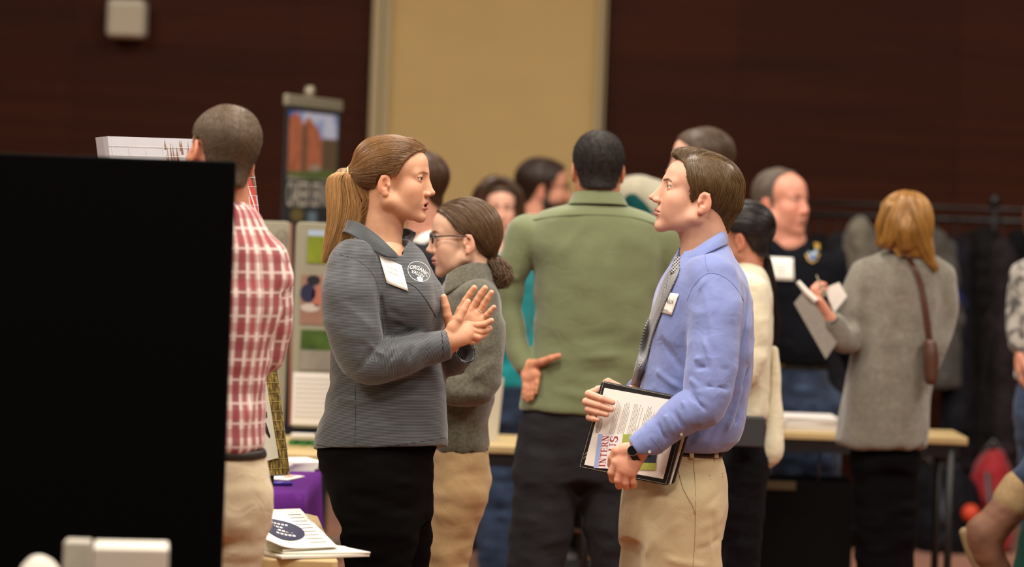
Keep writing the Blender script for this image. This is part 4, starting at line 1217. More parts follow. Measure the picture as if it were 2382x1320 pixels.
    Rr = [(1584, 612, -84), (1578, 652, -100), (1563, 690, -108), (1545, 740, -106), (1524, 800, -104), (1502, 858, -100), (1488, 902, -98)]
    L = [(1568, 618, -60), (1549, 642, -66), (1533, 684, -62), (1518, 720, -60), (1502, 758, -56), (1491, 800, -52), (1478, 856, -50), (1467, 897, -50)]
    Rr = [(1581, 622, -84), (1574, 645, -96), (1556, 684, -98), (1541, 720, -96), (1526, 758, -94), (1513, 800, -90), (1500, 856, -88), (1489, 900, -88)]
    Lw = edge_pts(s, P, L, .010); Rw = edge_pts(s, P, Rr, .010); Mw = edge_pts(s, P, [((a[0]+b[0])/2, (a[1]+b[1])/2, (a[2]+b[2])/2-6) for a, b in zip(L, Rr)], .013)
    to = strip(P, [Lw, Mw, Rw], 'necktie', tm.m, R, n=40, thick=.004, world=True)
    kn = Shape(); kc = onto_many(s, P, [(1577, 606), (1570, 634)], off=.004); kn.u(cone(kc[0], kc[1], .011, .014), .01)
    Vk, Qk = kn.mesh(.003); mesh_np('tie_knot', Vk, Qk, tm.m, to, uv=np.stack([Vk[Qk][..., 0], Vk[Qk][..., 2]], -1))
    # name sticker
    nq = [(1546, 680), (1579, 684), (1562, 734), (1532, 726)]
    bd = decal(s, P, nq, 'name_tag', plain('badge_white', 'e9e6dc', .4), R, n=6, off=.005, thick=.0008)
    f2 = Flat2D(); f2.text('Nick', .02, .1, .36, shear=.3, sx=.85); f2.text('Business', -.12, -.33, .16, shear=.2)
    q = np.array(nq, float)
    def bf(x, y):
        a, b = x+.5, .5-y; return q[0]*(1-a)*(1-b)+q[1]*a*(1-b)+q[2]*a*b+q[3]*(1-a)*b
    f2.build(('on', bf, s, P, .009), 'handwriting', plain('ink', '2a2a30', .6), bd)
    # watch
    wt = MB(); c = P(1474, 1056, -203); ax = P(1512, 1031, -205)-c; ax /= np.linalg.norm(ax); b1 = np.cross(ax, (0, 1, 0)); b1 /= np.linalg.norm(b1); b2 = np.cross(ax, b1)
    for o_ in np.linspace(0, .014, 8):
        wt.tube([c+ax*(o_-.009)+.0315*(math.cos(t)*b1*.95+math.sin(t)*b2*.8) for t in np.linspace(0, 2*math.pi, 41)], .0016, 6, False)
    wo = wt.build('wristwatch', plain('watch_strap', '0d0d0e', .4), R, smooth=True)
    wf = MB(); fc = P(1471, 1053, -203)-np.array((0, .028, -.006)); nn = np.array((-.25, -1, .3)); nn /= np.linalg.norm(nn)
    wf.tube([fc, fc+nn*.006], .015, 28); wf.build('watch_case', plain('steel', '9a9a98', .25, 1), wo, bevel=.001)
    wd = MB(); wd.tube([fc+nn*.006, fc+nn*.0068], .0128, 28); wd.build('watch_face', plain('watch_black', '0a0a0b', .15), wo)
    # trousers, belt
    kh = knit('khaki_twill', 'b3a27c', 'c3b28c', rough=.85, sheen=.15, mott=.12, mscale=8, fine=1100, bump=.15, crease=.35)
    hip = [(1044, 1478, 1672, 106), (1060, 1472, 1680, 108), (1090, 1460, 1689, 112), (1130, 1450, 1694, 114), (1170, 1446, 1692, 110), (1220, 1446, 1682, 104), (1250, 1448, 1678, 96)]
    L = [(1590, 1180, -62, 92), (1582, 1240, -64, 94), (1585, 1320, -64, 92), (1590, 1480, -62, 70), (1598, 1700, -58, 56), (1602, 1850, -55, 48)]
    Rg = [(1560, 1180, 58, 88), (1535, 1240, 58, 84), (1520, 1320, 58, 78), (1522, 1480, 58, 66), (1530, 1700, 55, 54), (1535, 1850, 52, 46)]
    tr = Shape(); tr.u(stack(P.rows(hip), 2.3, rk=.004), .01)
    tr.u(P.chain(L), P.m(26)); tr.u(P.chain(Rg), P.m(55))
    for f_ in [((1500, 1180, -150), (1530, 1260, -150), 9, -6), ((1470, 1180, -90), (1500, 1330, -120), 10, -5), ((1600, 1120, -170), (1560, 1200, -170), 9, 3), ((1450, 1330, -80), (1600, 1200, -170), 9, 3.5), ((1640, 1180, -150), (1690, 1140, -80), 8, -4),
               ((1630, 1230, -150), (1682, 1200, -80), 9, 5), ((1620, 1280, -150), (1680, 1250, -90), 8, -4), ((1540, 1300, -160), (1640, 1320, -150), 8, 4), ((1660, 1200, -130), (1675, 1320, -120), 9, -4), ((1480, 1140, -120), (1560, 1150, -160), 8, 3)]:
        P.fold(tr, f_[0], f_[1], f_[2]*1.0, f_[3]*1.5)
    tr.noise((.05, .05, .08), .0024, -31); tr.noise((.1, .1, .08), .004, 33)
    tr.c(half((.02, 0, -1.), P(1600, 1050, 0)), .002)
    V, Q = tr.mesh(.006); to = mesh_np('trousers', V, Q, kh, R)
    for pts, r_ in (([(1575, 1062), (1578, 1095), (1590, 1140), (1612, 1180), (1616, 1198)], .0011), ([(1578, 1064), (1612, 1190)], .0), ([(1612, 1064), (1618, 1150), (1616, 1260), (1612, 1318)], .0008), ([(1650, 1108), (1682, 1102)], .0014), ([(1651, 1116), (1682, 1110)], .001)):
        if r_:
            q, _ = spline([np.array((a, b, 0.)) for a, b in pts], [0]*len(pts), 5); m = MB()
            m.tube(list(onto_many(tr, P, [a[:2] for a in q])), r_, 5); m.build('seam', plain('khaki_seam', '8a7a58', .8), to)
    def ring(py0, py1, grow, nm, mt, par, k=1.0):
        bl = Shape(); g_ = grow
        bl.u(stack(P.rows([(py0, 1478-g_, 1676+g_, 107+g_), (py1, 1476-g_, 1682+g_, 109+g_)]), 2.3, rk=.003), .01)
        V, Q = bl.mesh(.005); return mesh_np(nm, V, Q, mt, par), bl
    bo, bs = ring(1034, 1058, 3, 'belt', plain('belt_leather', '1c130d', .45), R)
    for x in (1607, 1664):
        m = MB(); q = onto_many(bs, P, [(x, 1032), (x+1, 1045), (x+2, 1058), (x+3, 1066)], off=.004)
        for a, b in zip(q, q[1:]): m.slab([a+(-.006, 0, 0), a+(.006, 0, 0), b+(.006, 0, 0), b+(-.006, 0, 0)], (0, -.0025, 0))
        m.build('belt_loop', kh, to)
    shoe(P, L, R, '3a2416'); shoe(P, Rg, R, '3a2416')
    # ---- the portfolio he holds
    pl = Plane(P, (1399, 886, -60), (1607, 928, -168), (1345, 1089, -60)); H = pl.hit
    FR = empty('portfolio', H(1480, 1010), 'open black leather padfolio with white stitching, held in both hands with printed pages', 'portfolio')
    blk = plain('black_leather', '0e0d0c', .42, bump=.3, bscale=300)
    def plate(quad, off, th, nm, mt, par, rad=0, bev=.0006, n=6):
        c = np.array([H(a, b, off) for a, b in quad]); pts = []
        for i in range(4):
            p, a, b = c[i], c[i-1], c[(i+1) % 4]
            if rad:
                da = (a-p)/np.linalg.norm(a-p)*rad; db = (b-p)/np.linalg.norm(b-p)*rad
                for k in range(n+1):
                    t = k/n; pts.append((p+da)*(1-t)**2+p*2*t*(1-t)+(p+db)*t*t)
            else: pts.append(p)
        m = MB(); m.slab(pts, -pl.n*th); return m.build(nm, mt, par, bevel=bev)
    plate([(1399, 886), (1607, 928), (1553, 1131), (1345, 1089)], 0, .010, 'cover', blk, FR, rad=.012, bev=.003)
    plate([(1420, 893), (1622, 931), (1566, 1128), (1362, 1090)], -.012, .010, 'back_cover', blk, FR, rad=.012, bev=.003)
    plate([(1500, 912), (1618, 932), (1560, 1127), (1443, 1104)], -.0098, .0025, 'page_edge', plain('paper', 'e8e4da', .8), FR)
    stc = MB(); cr = [(1404, 890), (1603, 931), (1549, 1127), (1349, 1086)]
    cc = [np.array(H(a, b, .0012)) for a, b in cr]
    for i in range(4):
        a, b = cc[i], cc[(i+1) % 4]; n = int(np.linalg.norm(b-a)/.0045); d = (b-a)/n; w = pl.n*.0006
        sd = np.cross(pl.n, d/np.linalg.norm(d))*.0006
        for k in range(n): stc.slab([a+d*k-sd, a+d*(k+.6)-sd, a+d*(k+.6)+sd, a+d*k+sd], w)
    tag(stc.build('stitching', plain('stitch', 'b9b5a8', .8), FR), kind='stuff')
    for a, b in (((1360, 1058), (1371, 1049)), ((1357, 1067), (1369, 1058))):
        m = MB(); m.tube([H(*a, .001), H(*b, .001)], .0007, 5); m.build('pocket_stitch', plain('stitch', 'b9b5a8', .8), FR)
    pageq = [(1406, 903), (1569, 929+4), (1542, 1115), (1359, 1082)]
    pageq = [(1406, 903), (1589, 936), (1542, 1115), (1359, 1082)]
    PG = plate(pageq, .0018, .0014, 'page', plain('paper', 'e8e4da', .8), None, bev=.0001)
    tag(PG, 'printed white letter page clipped sideways inside the black padfolio', 'document')
    # print on the page: reading direction runs up the picture
    qa = np.array(pageq, float)
    def pg(x, y):   # x along reading direction 0..8.5, y down the page 0..11
        a, b = y/11, 1-x/8.5
        p = qa[0]*(1-a)*(1-b)+qa[1]*a*(1-b)+qa[2]*a*b+qa[3]*(1-a)*b; return H(p[0], p[1], .0023)
    f4 = Flat2D(); rs = random.Random(4)
    f4.ring(4.4, .62, .75, .34, .05); f4.text('ORGANIC', 4.4, .52, .34, True, warp=lambda x, y: (x, 1.04-y)); f4.text('VALLEY', 4.4, .82, .3, True, warp=lambda x, y: (x, 1.64-y)); f4.ring(6.6, .62, .5, .3, .04); f4.disc(6.6, .62, .3, .12)
    # the sheet reads with y growing down the page: flip letters
    y = 2.2
    while y < 9.3:
        if rs.random() < .12: y += .3; continue
        x = 1.0
        end = rs.choice([7.4, 7.4, 7.2, 6.6, 5.0, 6.9])
        while x < end:
            w_ = rs.uniform(.12, .5); f4.rect(x, y, min(x+w_, end), y+.05); x += w_+.07
        y += .2
    tag(f4.build(lambda x, y: pg(x, y), 'print', plain('grey_ink', '8b8781', .8), PG), kind='stuff')
    # brochure
    bq = [(1391.5, 1010), (1541, 1021), (1525, 1094.5), (1381, 1089.5)]; qb = np.array(bq, float)
    bq = [(1391.5, 1010), (1536, 1012), (1525, 1094.5), (1381, 1089.5)]; qb = np.array(bq, float)
    BR = plate(bq, .0032, .0007, 'brochure', plain('brochure_white', 'e6e3e3', .5), None, bev=.0001)
    tag(BR, 'small recruiting brochure with red INTERN with US lettering on the page', 'brochure')
    def bp(x, y, o=.0036):   # x reading direction 0..1 (up the picture), y 0..1 across
        a, b = y, 1-x; p = qb[0]*(1-a)*(1-b)+qb[1]*a*(1-b)+qb[2]*a*b+qb[3]*(1-a)*b; return H(p[0], p[1], o)
    f5 = Flat2D(); f5.rect(0, 0, 1, .07, 8); f5.build(lambda x, y: bp(x, y), 'blue_margin', plain('brochure_blue', '9fb0dc', .5), BR)
    f6 = Flat2D(); f6.add([(1, .40), (.72, .40), (.60, .55), (.55, .8), (.62, 1), (1, 1)], [(0, 1, 2, 3, 4, 5)]); f6.rect(0, .72, .22, 1)
    f6.build(lambda x, y: bp(x, y, .0038), 'green_picture', plain('brochure_green', 'a2ac4a', .5), BR)
    f7 = Flat2D(); f7.rect(.2, .78, .55, .99); f7.rect(.35, .74, .5, .9); f7.build(lambda x, y: bp(x, y, .0040), 'dark_picture', plain('brochure_dark', '232c3a', .5), BR)
    red = plain('brochure_red', 'a51f26', .5)
    f8 = Flat2D(); serif(f8, 'INTERN', .05, .18, .90, .105); serif(f8, 'US', .50, .325, .44, .125)
    f8.build(lambda x, y: bp(x, y, .0040), 'lettering', red, BR)
    f9 = Flat2D(); f9.text('with', 0, 0, 1, shear=.45); vv = np.array(f9.V); 
    f9.V = [(.28+.42*(a-vv[:, 0].mean())/np.ptp(vv[:, 0]), (.275)-.10*(b-vv[:, 1].mean())/np.ptp(vv[:, 1])) for a, b in vv]; f9.V = [(a, b) for a, b in f9.V]
    f9.build(lambda x, y: bp(x, y, .0040), 'lettering', red, BR)
    return R

def serif(fl, word, x0, ybase, width, height):
    """roman capitals with serifs; y grows downwards, ybase is the foot line"""
    adv = {'I': .42, 'N': .95, 'T': .8, 'E': .78, 'R': .88, 'U': .95, 'S': .7}; gap = .14
    tot = sum(adv[c] for c in word)+gap*(len(word)-1); k = width/tot; x = x0; h = height
    th, tn = .15, .06
    def box(a, b, c, d): fl.add([(X+a*k, ybase-b*h), (X+c*k, ybase-b*h), (X+c*k, ybase-d*h), (X+a*k, ybase-d*h)], [(0, 1, 2, 3)])
    def bar(a, b, c, d, w): fl.add([(X+(a-w/2)*k, ybase-b*h), (X+(a+w/2)*k, ybase-b*h), (X+(c+w/2)*k, ybase-d*h), (X+(c-w/2)*k, ybase-d*h)], [(0, 1, 2, 3)])
    def arcs(cx, cy, rx, ry, a0, a1, w0, w1, n=14):
        P = []
        for i in range(n+1):
            t = math.radians(a0+(a1-a0)*i/n); w = w0+(w1-w0)*math.sin(math.pi*i/n)
            for sg in (-1, 1): P.append((X+(cx+(rx+sg*w/2)*math.cos(t))*k, ybase-(cy+(ry+sg*w/2)*math.sin(t))*h))
        fl.add(P, [(2*i, 2*i+1, 2*i+3, 2*i+2) for i in range(n)])
    for c in word:
        X = x; A = adv[c]
        sf = lambda cx, yb, w=.34: box(cx-w/2, yb, cx+w/2, yb+(.06 if yb == 0 else -.06))
        if c == 'I': box(A/2-th/2, 0, A/2+th/2, 1); sf(A/2, 0, .42); sf(A/2, 1, .42)
        if c == 'N': box(.14, 0, .14+tn, 1); box(A-.2, 0, A-.2+tn, 1); bar(.17, 1, A-.17, 0, .2); sf(.17, 0); sf(.12, 1, .26); sf(A-.17, 1)
        if c == 'T': box(A/2-th/2, 0, A/2+th/2, 1); box(0, .93, A, 1); box(0, .75, .05, 1); box(A-.05, .75, A, 1); sf(A/2, 0, .4)
        if c == 'E': box(.1, 0, .1+th, 1); box(0, .94, A-.05, 1); box(0, 0, A, .06); box(.2, .47, A-.18, .53); box(A-.1, .76, A-.05, 1); box(A-.05, 0, A, .26); box(A-.22, .38, A-.18, .62)
        if c == 'R': box(.1, 0, .1+th, 1); sf(.17, 0); box(0, .94, .45, 1); box(.2, .46, .45, .52); arcs(.42, .73, .24, .24, -90, 90, .05, .15); bar(.45, .5, A-.06, 0, .16); box(A-.2, 0, A+.02, .06)
        if c == 'U': box(.12, .3, .12+th, 1); box(A-.2, .3, A-.2+tn, 1); sf(.19, 1); sf(A-.17, 1); arcs((A)/2+.005, .3, A/2-.19, .27, 180, 360, .12, .06)
        if c == 'S': arcs(.35, .74, .24, .23, 40, 270, .06, .16); arcs(.35, .26, .26, .23, -140, 90, .06, .16); box(.58, .7, .63, .97); box(.05, .03, .1, .3)
        x += (A+gap)*k
if want('blue'): blue_man()
# ---------------------------------------------------------------- the people around and behind them
def strand_dir(v): 
    v = np.array(v, float)
    return lambda p: np.tile(v, (len(p), 1))
BR = srgb('4a3323')
def simple_person(name_key, label, D, head, hairf, torso, arms=(), hands=(), shirt=None, shirt_name='shirt', trousers=None, hip=None, legsL=None, legsR=None, fwd=(0, -1, 0), basepx=None,
                  skin='c98f76', shoes='141110', h=.009, hh=.0035, group=None, noises=None, neck_cut=None, armk=20, extra=(), cuts=(), folds=(), eyes=False, collar=None, leg_h=.01, shirt_p=2.3, hem=None, trunkskin=True):
    """torso/arm/leg outlines are authored in pixels of the photo at distance D"""
    P = Px(D); P.fwd = fwd; sk = srgb(skin)
    bx = basepx or (torso[len(torso)//2][1]+torso[len(torso)//2][2])/2
    b = P(bx, 1300); b[2] = 0
    R = empty('person', b, label, 'person', group)
    hd = Head(head[0], head[1], D, *head[2:5], scale=head[5], h=hh, skin=sk, neck_w=P(*head[6]), **(head[7] if len(head) > 7 else {}))
    pieces = [hd.build()]
    t0 = torso[0]; cx = (t0[1]+t0[2])/2
    tr = Shape(); rr = P.rows(torso); tr.u(stack([(r[0], r[1], r[2], r[3]*.72, r[4]*.72) for r in rr]), .01)
    V, Q = tr.mesh(.02); pieces.append((V, Q, sk))
    for hs in hands: pieces.append(hand_piece(hs(P), .0026, sk))
    body_mesh(R, pieces, skin_mat('skin'))
    if eyes: hd.eyes(R)
    if hairf: hairf(hd, R, P)
    s = garment(P, R, shirt_name, shirt, torso, arms[:], armk, [(e(P), k) for e, k in extra], shape_only=True, folds=folds,
                noises=noises if noises is not None else [((.07, .07, .03), .004, 3), ((.05, .05, .08), .003, -9)], p=shirt_p)
    if neck_cut: s.c(P.ell(*neck_cut), .01)
    for c in cuts: s.c(c(P), .003)
    V, Q = s.mesh(h); rr = P.rows(torso); mid = rr[len(rr)//2]
    regs = [('z', mid[0], mid[1], (mid[3]+mid[4])/2, 0)]+[('l', [P(*q[:3]) for q in a], np.mean([P.m(q[3]) for q in a]), -.01) for a in arms]
    uv, _ = face_uv(V, Q, regs)
    so = mesh_np(shirt_name, V, Q, shirt, R, uv=uv)
    if collar: strip(P, collar[0], 'collar', collar[1], so, n=40, thick=.004)
    if trousers: legs(P, R, trousers, hip, legsL, legsR, h=leg_h, shoes=shoes)
    return P, R, hd, s, so

def foot(P, px, v, r=46):
    return (px, P.floor(px, v)-30, v, r)
def leg_chain(D, px0, py0, v0, r0, px1, v1, r1=42, knee=None, mids=()):
    """from hip level down to the floor"""
    P = Px(D); fy = P.floor(px1, v1)
    fy = fy-.09*P.s
    o = [(px0, py0, v0, r0)]+list(mids)
    if not mids: o.append(((px0+px1)/2, py0+(fy-py0)*.45, (v0+v1)/2, r0*.72))
    o.append((px1, fy-.12*P.s, v1, r1)); o.append((px1, fy, v1, r1*.95)); return o

# ---- woman with glasses, just behind
def glasses_woman():
    D = 8.48; H_ = hair_mat('ash_brown_hair', '2a1c11', '7d6040')
    def hair(hd, R, P):
        ln = [(-130, -60), (-80, -78), (-56, -62), (-38, -48), (-28, -20), (-18, 8), (-6, 15), (12, 10), (25, 14), (38, 30), (52, 52), (64, 66), (78, 76), (95, 88)]
        tie = hd.loc(P(1143, 594, 0)); hs = hair_shape(8, ln, extra=[(ell((-.06, 0, .0), (.05, .062, .07)), .03), (cone(tie+(.03, 0, .02), tie, .04, .012), .02)])
        add_hair(hd, R, hs, H_, 3000, lambda p: (tie-p)/np.linalg.norm(tie-p, axis=1, keepdims=True), 13, .0105, .0006, .0013, h=.0032, curl=.1, seed=21, tone=(.15, .6))
        rs = np.random.RandomState(3); N = 420; M = 16; tt = np.linspace(0, 1, M)
        a = rs.rand(N)*6.28; r = np.sqrt(rs.rand(N)); c = np.array([P(1145+22*math.sin(t*2.2), 594+75*t, -10*t) for t in tt]); w = np.interp(tt, [0, .2, .6, 1], [.012, .034, .036, .02])
        p = np.tile(c, (N, 1, 1)); ph = rs.rand(N, 1)*6.28; L = .6+.5*rs.rand(N, 1)
        p[:, :, 0] += w*(r*np.cos(a))[:, None]+.008*np.sin(ph+tt*11)*tt; p[:, :, 1] += w*(r*np.sin(a))[:, None]+.008*np.cos(ph*2+tt*9)*tt; p[:, :, 2] += .006*np.sin(ph*3+tt*10)*tt
        V, Q = tubes(p, .0011*(.7+rs.rand(N)*.7))
        core = Shape(); core.u(chain([c[0], c[5], c[10], c[14]], [.01, .024, .026, .012], 3), .01); core.noise((.012, .012, .02), .005, 2); V2, Q2 = core.mesh(.004)
        mesh_np('bun', np.concatenate([V, V2]), np.concatenate([Q, Q2+len(V)]), H_, R, col=np.concatenate([np.repeat(.1+rs.rand(N)*.7, M*3)[:, None]*np.ones(3), np.full((len(V2), 3), .12)]))
        m = MB(); c0 = P(1146, 596, 0); m.tube([c0+np.array((.004*math.sin(t), .016*math.cos(t), .02*math.sin(t))) for t in np.linspace(0, 6.28, 20)], .003, 6, False)
        m.build('hair_tie', plain('cream_tie', 'd8c8a0', .6), R, smooth=True)
    fl = knit('green_fleece', '434135', '6b6959', rough=.95, sheen=.5, mott=.55, mscale=110, fine=300, bump=.6)
    torso = [(628, 1055, 1140, 48), (650, 1040, 1150, 70), (680, 1024, 1160, 95), (720, 1012, 1165, 112), (780, 1006, 1166, 115), (850, 1004, 1162, 110), (920, 1002, 1150, 106), (960, 1004, 1140, 102), (1000, 1002, 1134, 102), (1050, 1000, 1139, 104)]
    armL = [(1112, 700, -92, 50), (1122, 770, -112, 50), (1122, 840, -128, 48), (1110, 893, -135, 46), (1060, 905, -140, 40), (990, 880, -140, 34), (960, 868, -140, 28)]
    P, R, hd, s, so = simple_person('glasses', 'woman in glasses with low brown bun, mottled green-grey fleece and tan trousers', D,
        (1080, 549, 186, -4, 0, (1.0, 1.0, 1.0), (1102, 655, 5), dict(browcol=BR, brows=.5, lip=srgb('b2726a'), neck=47, jaw=0, nose=0)), hair, torso, [armL],
        [lambda P: auto_hand(P(950, 866, -140), (-1, -.1, .1), (0, .9, .4), 30, side=1)], shirt=fl, shirt_name='fleece_jacket',
        trousers=knit('tan_chino', 'a98d62', 'b99d70', rough=.85, sheen=.15, mott=.15, mscale=8, crease=.4), hip=[(1040, 1003, 1137, 98), (1080, 1000, 1142, 104), (1130, 1000, 1138, 102), (1170, 1002, 1122, 96)],
        legsL=leg_chain(D, 1070, 1150, -45, 68, 1030, -40, 38, mids=[(1052, 1230, -46, 58), (1042, 1320, -46, 50), (1036, 1480, -44, 46)]),
        legsR=leg_chain(D, 1050, 1150, 42, 64, 1022, 42, 38, mids=[(1035, 1240, 44, 55), (1030, 1330, 44, 48), (1024, 1480, 44, 44)]),
        fwd=(-1, 0, 0), skin='cfa68b', h=.006, hh=.0025, neck_cut=(1098, 612, 0, 44, 46, 40), cuts=[lambda P: half((.0, 0, 1), P(1080, 1052, 0))], eyes=True,
        folds=[((1090, 890, -190), (1150, 840, -170), 8, 6), ((1085, 870, -190), (1140, 820, -170), 8, -6), ((1060, 935, -150), (1140, 930, -120), 8, -7), ((1060, 965, -120), (1140, 950, -100), 8, 6), ((1060, 985, -120), (1135, 975, -90), 7, -6), ((1130, 720, -120), (1150, 850, -120), 8, -5)])
    col = fl
    strip(P, [[(1040, 640, -44), (1070, 622, -58), (1105, 612, -50), (1132, 615, -15), (1140, 622, 20), (1120, 620, 55)], [(1036, 655, -60), (1068, 640, -74), (1108, 630, -66), (1142, 632, -15), (1148, 640, 20), (1125, 640, 65)], [(1030, 690, -80), (1068, 668, -92), (1112, 655, -82), (1150, 655, -15), (1156, 660, 20), (1130, 662, 75)]], 'collar', fl, so, thick=.004)
    strip(P, [[(1062, 640, -40), (1085, 625, -52), (1100, 622, -45)], [(1060, 655, -50), (1085, 640, -58), (1104, 636, -50)]], 'shirt_collar', plain('pale_blue', '7f93c4', .7), so, n=12)
    # glasses
    g = MB(); W_ = lambda x, y, z: hd.wld((x, y, z))
    for sg in (1, -1):
        g.tube([W_(.098, sg*.034+.024*math.cos(t), -.003+.015*math.sin(t)) for t in np.linspace(0, 6.28, 21)], .0024, 6, False)
        g.tube([W_(.096, sg*.058, .002), W_(.05, sg*.073, .003), W_(.0, sg*.078, 0), W_(-.01, sg*.079, -.012)], .0022, 6)
    g.tube([W_(.1, .01, .002), W_(.103, 0, .004), W_(.1, -.01, .002)], .0014, 6)
    go = g.build('glasses', plain('dark_frame', '141416', .25), R, smooth=True)
    for sg in (1, -1):
        mm = MB(); mm.slab([W_(.098, sg*.034+.023*math.cos(t), -.003+.014*math.sin(t)) for t in np.linspace(0, 6.28, 20, endpoint=False)], hd.R@np.array((.0008, 0, 0)))
        gm = NT('lens%d' % sg); gm.set(Transmission_Weight=1.0, Roughness=0.0, IOR=1.05, Base_Color=(.9, .9, .92)); mm.build('lens', gm.m, go)
    m = MB(); q = onto_many(s, P, [(1010, 1046), (1060, 1050), (1100, 1050), (1134, 1046)]); m.tube(list(q), .003, 6); m.build('hem_trim', plain('black_trim', '15150f', .8), so, smooth=True)
    m = MB(); m.slab([P(1036, 838, -168), P(1084, 826, -160), P(1098, 868, -160), P(1062, 884, -166), P(1034, 888, -168)], (0, .008, 0)); tag(m.build('black_folder', plain('folder_black', '060606', .8, spec=.1), bevel=.002), 'black folder tucked against the glasses woman, below the gesturing hands', 'folder')
if want('glasses'): glasses_woman()

# ---- man in the green shirt, back to us
def green_man():
    D = 9.19; P0 = Px(D)
    def hair(hd, R, P):
        hs = hair_shape(5, nape=64, line=[(-130, -66), (-78, -72), (-60, -66), (-45, -50), (-35, -25), (-24, 4), (-6, 12), (2, 8), (8, -12), (20, -12), (26, 10), (44, 30), (52, 50), (66, 62), (80, 72), (95, 82)])
        hs.noise((.006, .006, .006), .001, 3)
        add_hair(hd, R, hs, hair_mat('black_brown_hair', '0b0806', '2e2118', .75), 2500, lambda p: np.stack([-p[:, 2]*0-.3, p[:, 1]*6, -1+0*p[:, 0]], 1), 4, .005, .0006, .0012, h=.003, tone=(0, .5), seed=4)
    gm = knit('green_twill', '68714e', '747d5a', rough=.8, sheen=.3, mott=.3, mscale=5, fine=700, bump=.25, crease=.35)
    torso = [(468, 1342, 1442, 52), (480, 1310, 1474, 66), (496, 1262, 1515, 78), (525, 1232, 1545, 88), (570, 1222, 1552, 96), (640, 1240, 1540, 98), (720, 1246, 1530, 96), (800, 1243, 1522, 92), (870, 1224, 1516, 90), (930, 1212, 1508, 92), (968, 1202, 1502, 94)]
    armL = [(1228, 548, 0, 48), (1204, 600, 0, 42), (1188, 655, 6, 31), (1186, 715, 10, 27), (1194, 775, 0, 27), (1205, 815, -10, 27), (1224, 848, -22, 26)]
    armR = [(1545, 560, 0, 50), (1580, 640, 10, 44), (1590, 740, 16, 40), (1560, 810, 0, 34), (1535, 850, -20, 28)]
    def hand(P):
        return hand_shape(P(1228, 852, -30), [[P(1222, 880, -48), P(1222, 900, -56), P(1221, 914, -58), P(1220, 926, -58)], [P(1232, 884, -54), P(1230, 906, -60), P(1229, 920, -62), P(1228, 932, -60)],
             [P(1242, 880, -60), P(1240, 904, -66), P(1238, 918, -68), P(1236, 928, -66)], [P(1250, 872, -66), P(1249, 892, -72), P(1247, 904, -73), P(1246, 914, -72)]],
             [P(1242, 848, -52), P(1262, 842, -78), P(1282, 834, -92), P(1300, 828, -98)], fr=.0098, palm_r=.013, wr=.03, forearm=P(1218, 838, -22))
    fo = [((1255, 560, -90), (1250, 700, -98), 12, -5), ((1380, 560, -100), (1350, 700, -110), 18, 4), ((1450, 560, -100), (1470, 740, -100), 16, -5), ((1300, 800, -100), (1480, 770, -100), 12, -7), ((1320, 840, -100), (1490, 820, -100), 12, 6), ((1340, 870, -95), (1480, 860, -95), 10, -6),
          ((1240, 760, -80), (1330, 830, -100), 12, -5), ((1190, 600, -50), (1230, 640, -50), 8, -6), ((1165, 640, -30), (1215, 655, -40), 8, 6), ((1168, 670, -30), (1215, 690, -40), 8, -6), ((1170, 740, -30), (1222, 720, -40), 8, 6), ((1180, 770, -30), (1225, 750, -40), 8, -5),
          ((1360, 520, -90), (1300, 600, -95), 14, 4), ((1420, 600, -100), (1430, 760, -100), 16, 4), ((1240, 900, -90), (1400, 930, -95), 12, 5)]
    P, R, hd, s, so = simple_person('green', 'broad man seen from behind in sage green shirt and charcoal trousers, hand on hip', D,
        (1391, 386, 93, 0, 0, (1.04, 1.04, 1.04), (1391, 480, 8), dict(neck=60)), hair, torso, [armL, armR], [hand], shirt=gm,
        trousers=knit('charcoal_trousers', '1f1e20', '2b2a2c', rough=.85, mott=.3, mscale=6, crease=.6), hip=[(955, 1216, 1496, 84), (1000, 1208, 1498, 88), (1060, 1202, 1496, 88), (1120, 1198, 1490, 84)],
        legsL=leg_chain(D, 1275, 1090, 0, 78, 1215, 0, 50, mids=[(1265, 1200, 0, 74), (1246, 1320, 0, 68), (1232, 1480, 0, 58)]),
        legsR=leg_chain(D, 1420, 1090, 0, 78, 1450, 0, 50, mids=[(1425, 1200, 0, 70), (1432, 1320, 0, 60), (1440, 1480, 0, 56)]),
        fwd=(0, 1, 0), skin='c28868', h=.007, armk=8, noises=[((.08, .08, .05), .004, 3), ((.1, .1, .12), .004, -9)], folds=fo, cuts=[lambda P: half((.02, 0, 1), P(1350, 962, 0))])
    strip(P, [[(1338, 462, 45), (1334, 452, 0), (1345, 446, -42), (1391, 444, -60), (1437, 448, -42), (1448, 456, 0), (1442, 468, 45)], [(1330, 480, 52), (1326, 468, 0), (1338, 462, -50), (1391, 462, -68), (1444, 464, -50), (1456, 474, 0), (1450, 486, 52)],
              [(1322, 492, 55), (1320, 480, 0), (1332, 474, -55), (1391, 474, -72), (1450, 477, -55), (1462, 486, 0), (1456, 496, 55)]], 'collar', gm, so, thick=.004)
    m = MB(); q = onto_many(s, P, [(1240, 512), (1300, 503), (1391, 500), (1480, 508), (1545, 530)]); q, _ = spline(q, [0]*5, 6); m.tube(q, .0022, 6); m.build('yoke_seam', plain('green_seam', '56613f', .8), so, smooth=True)
if want('green'): green_man()

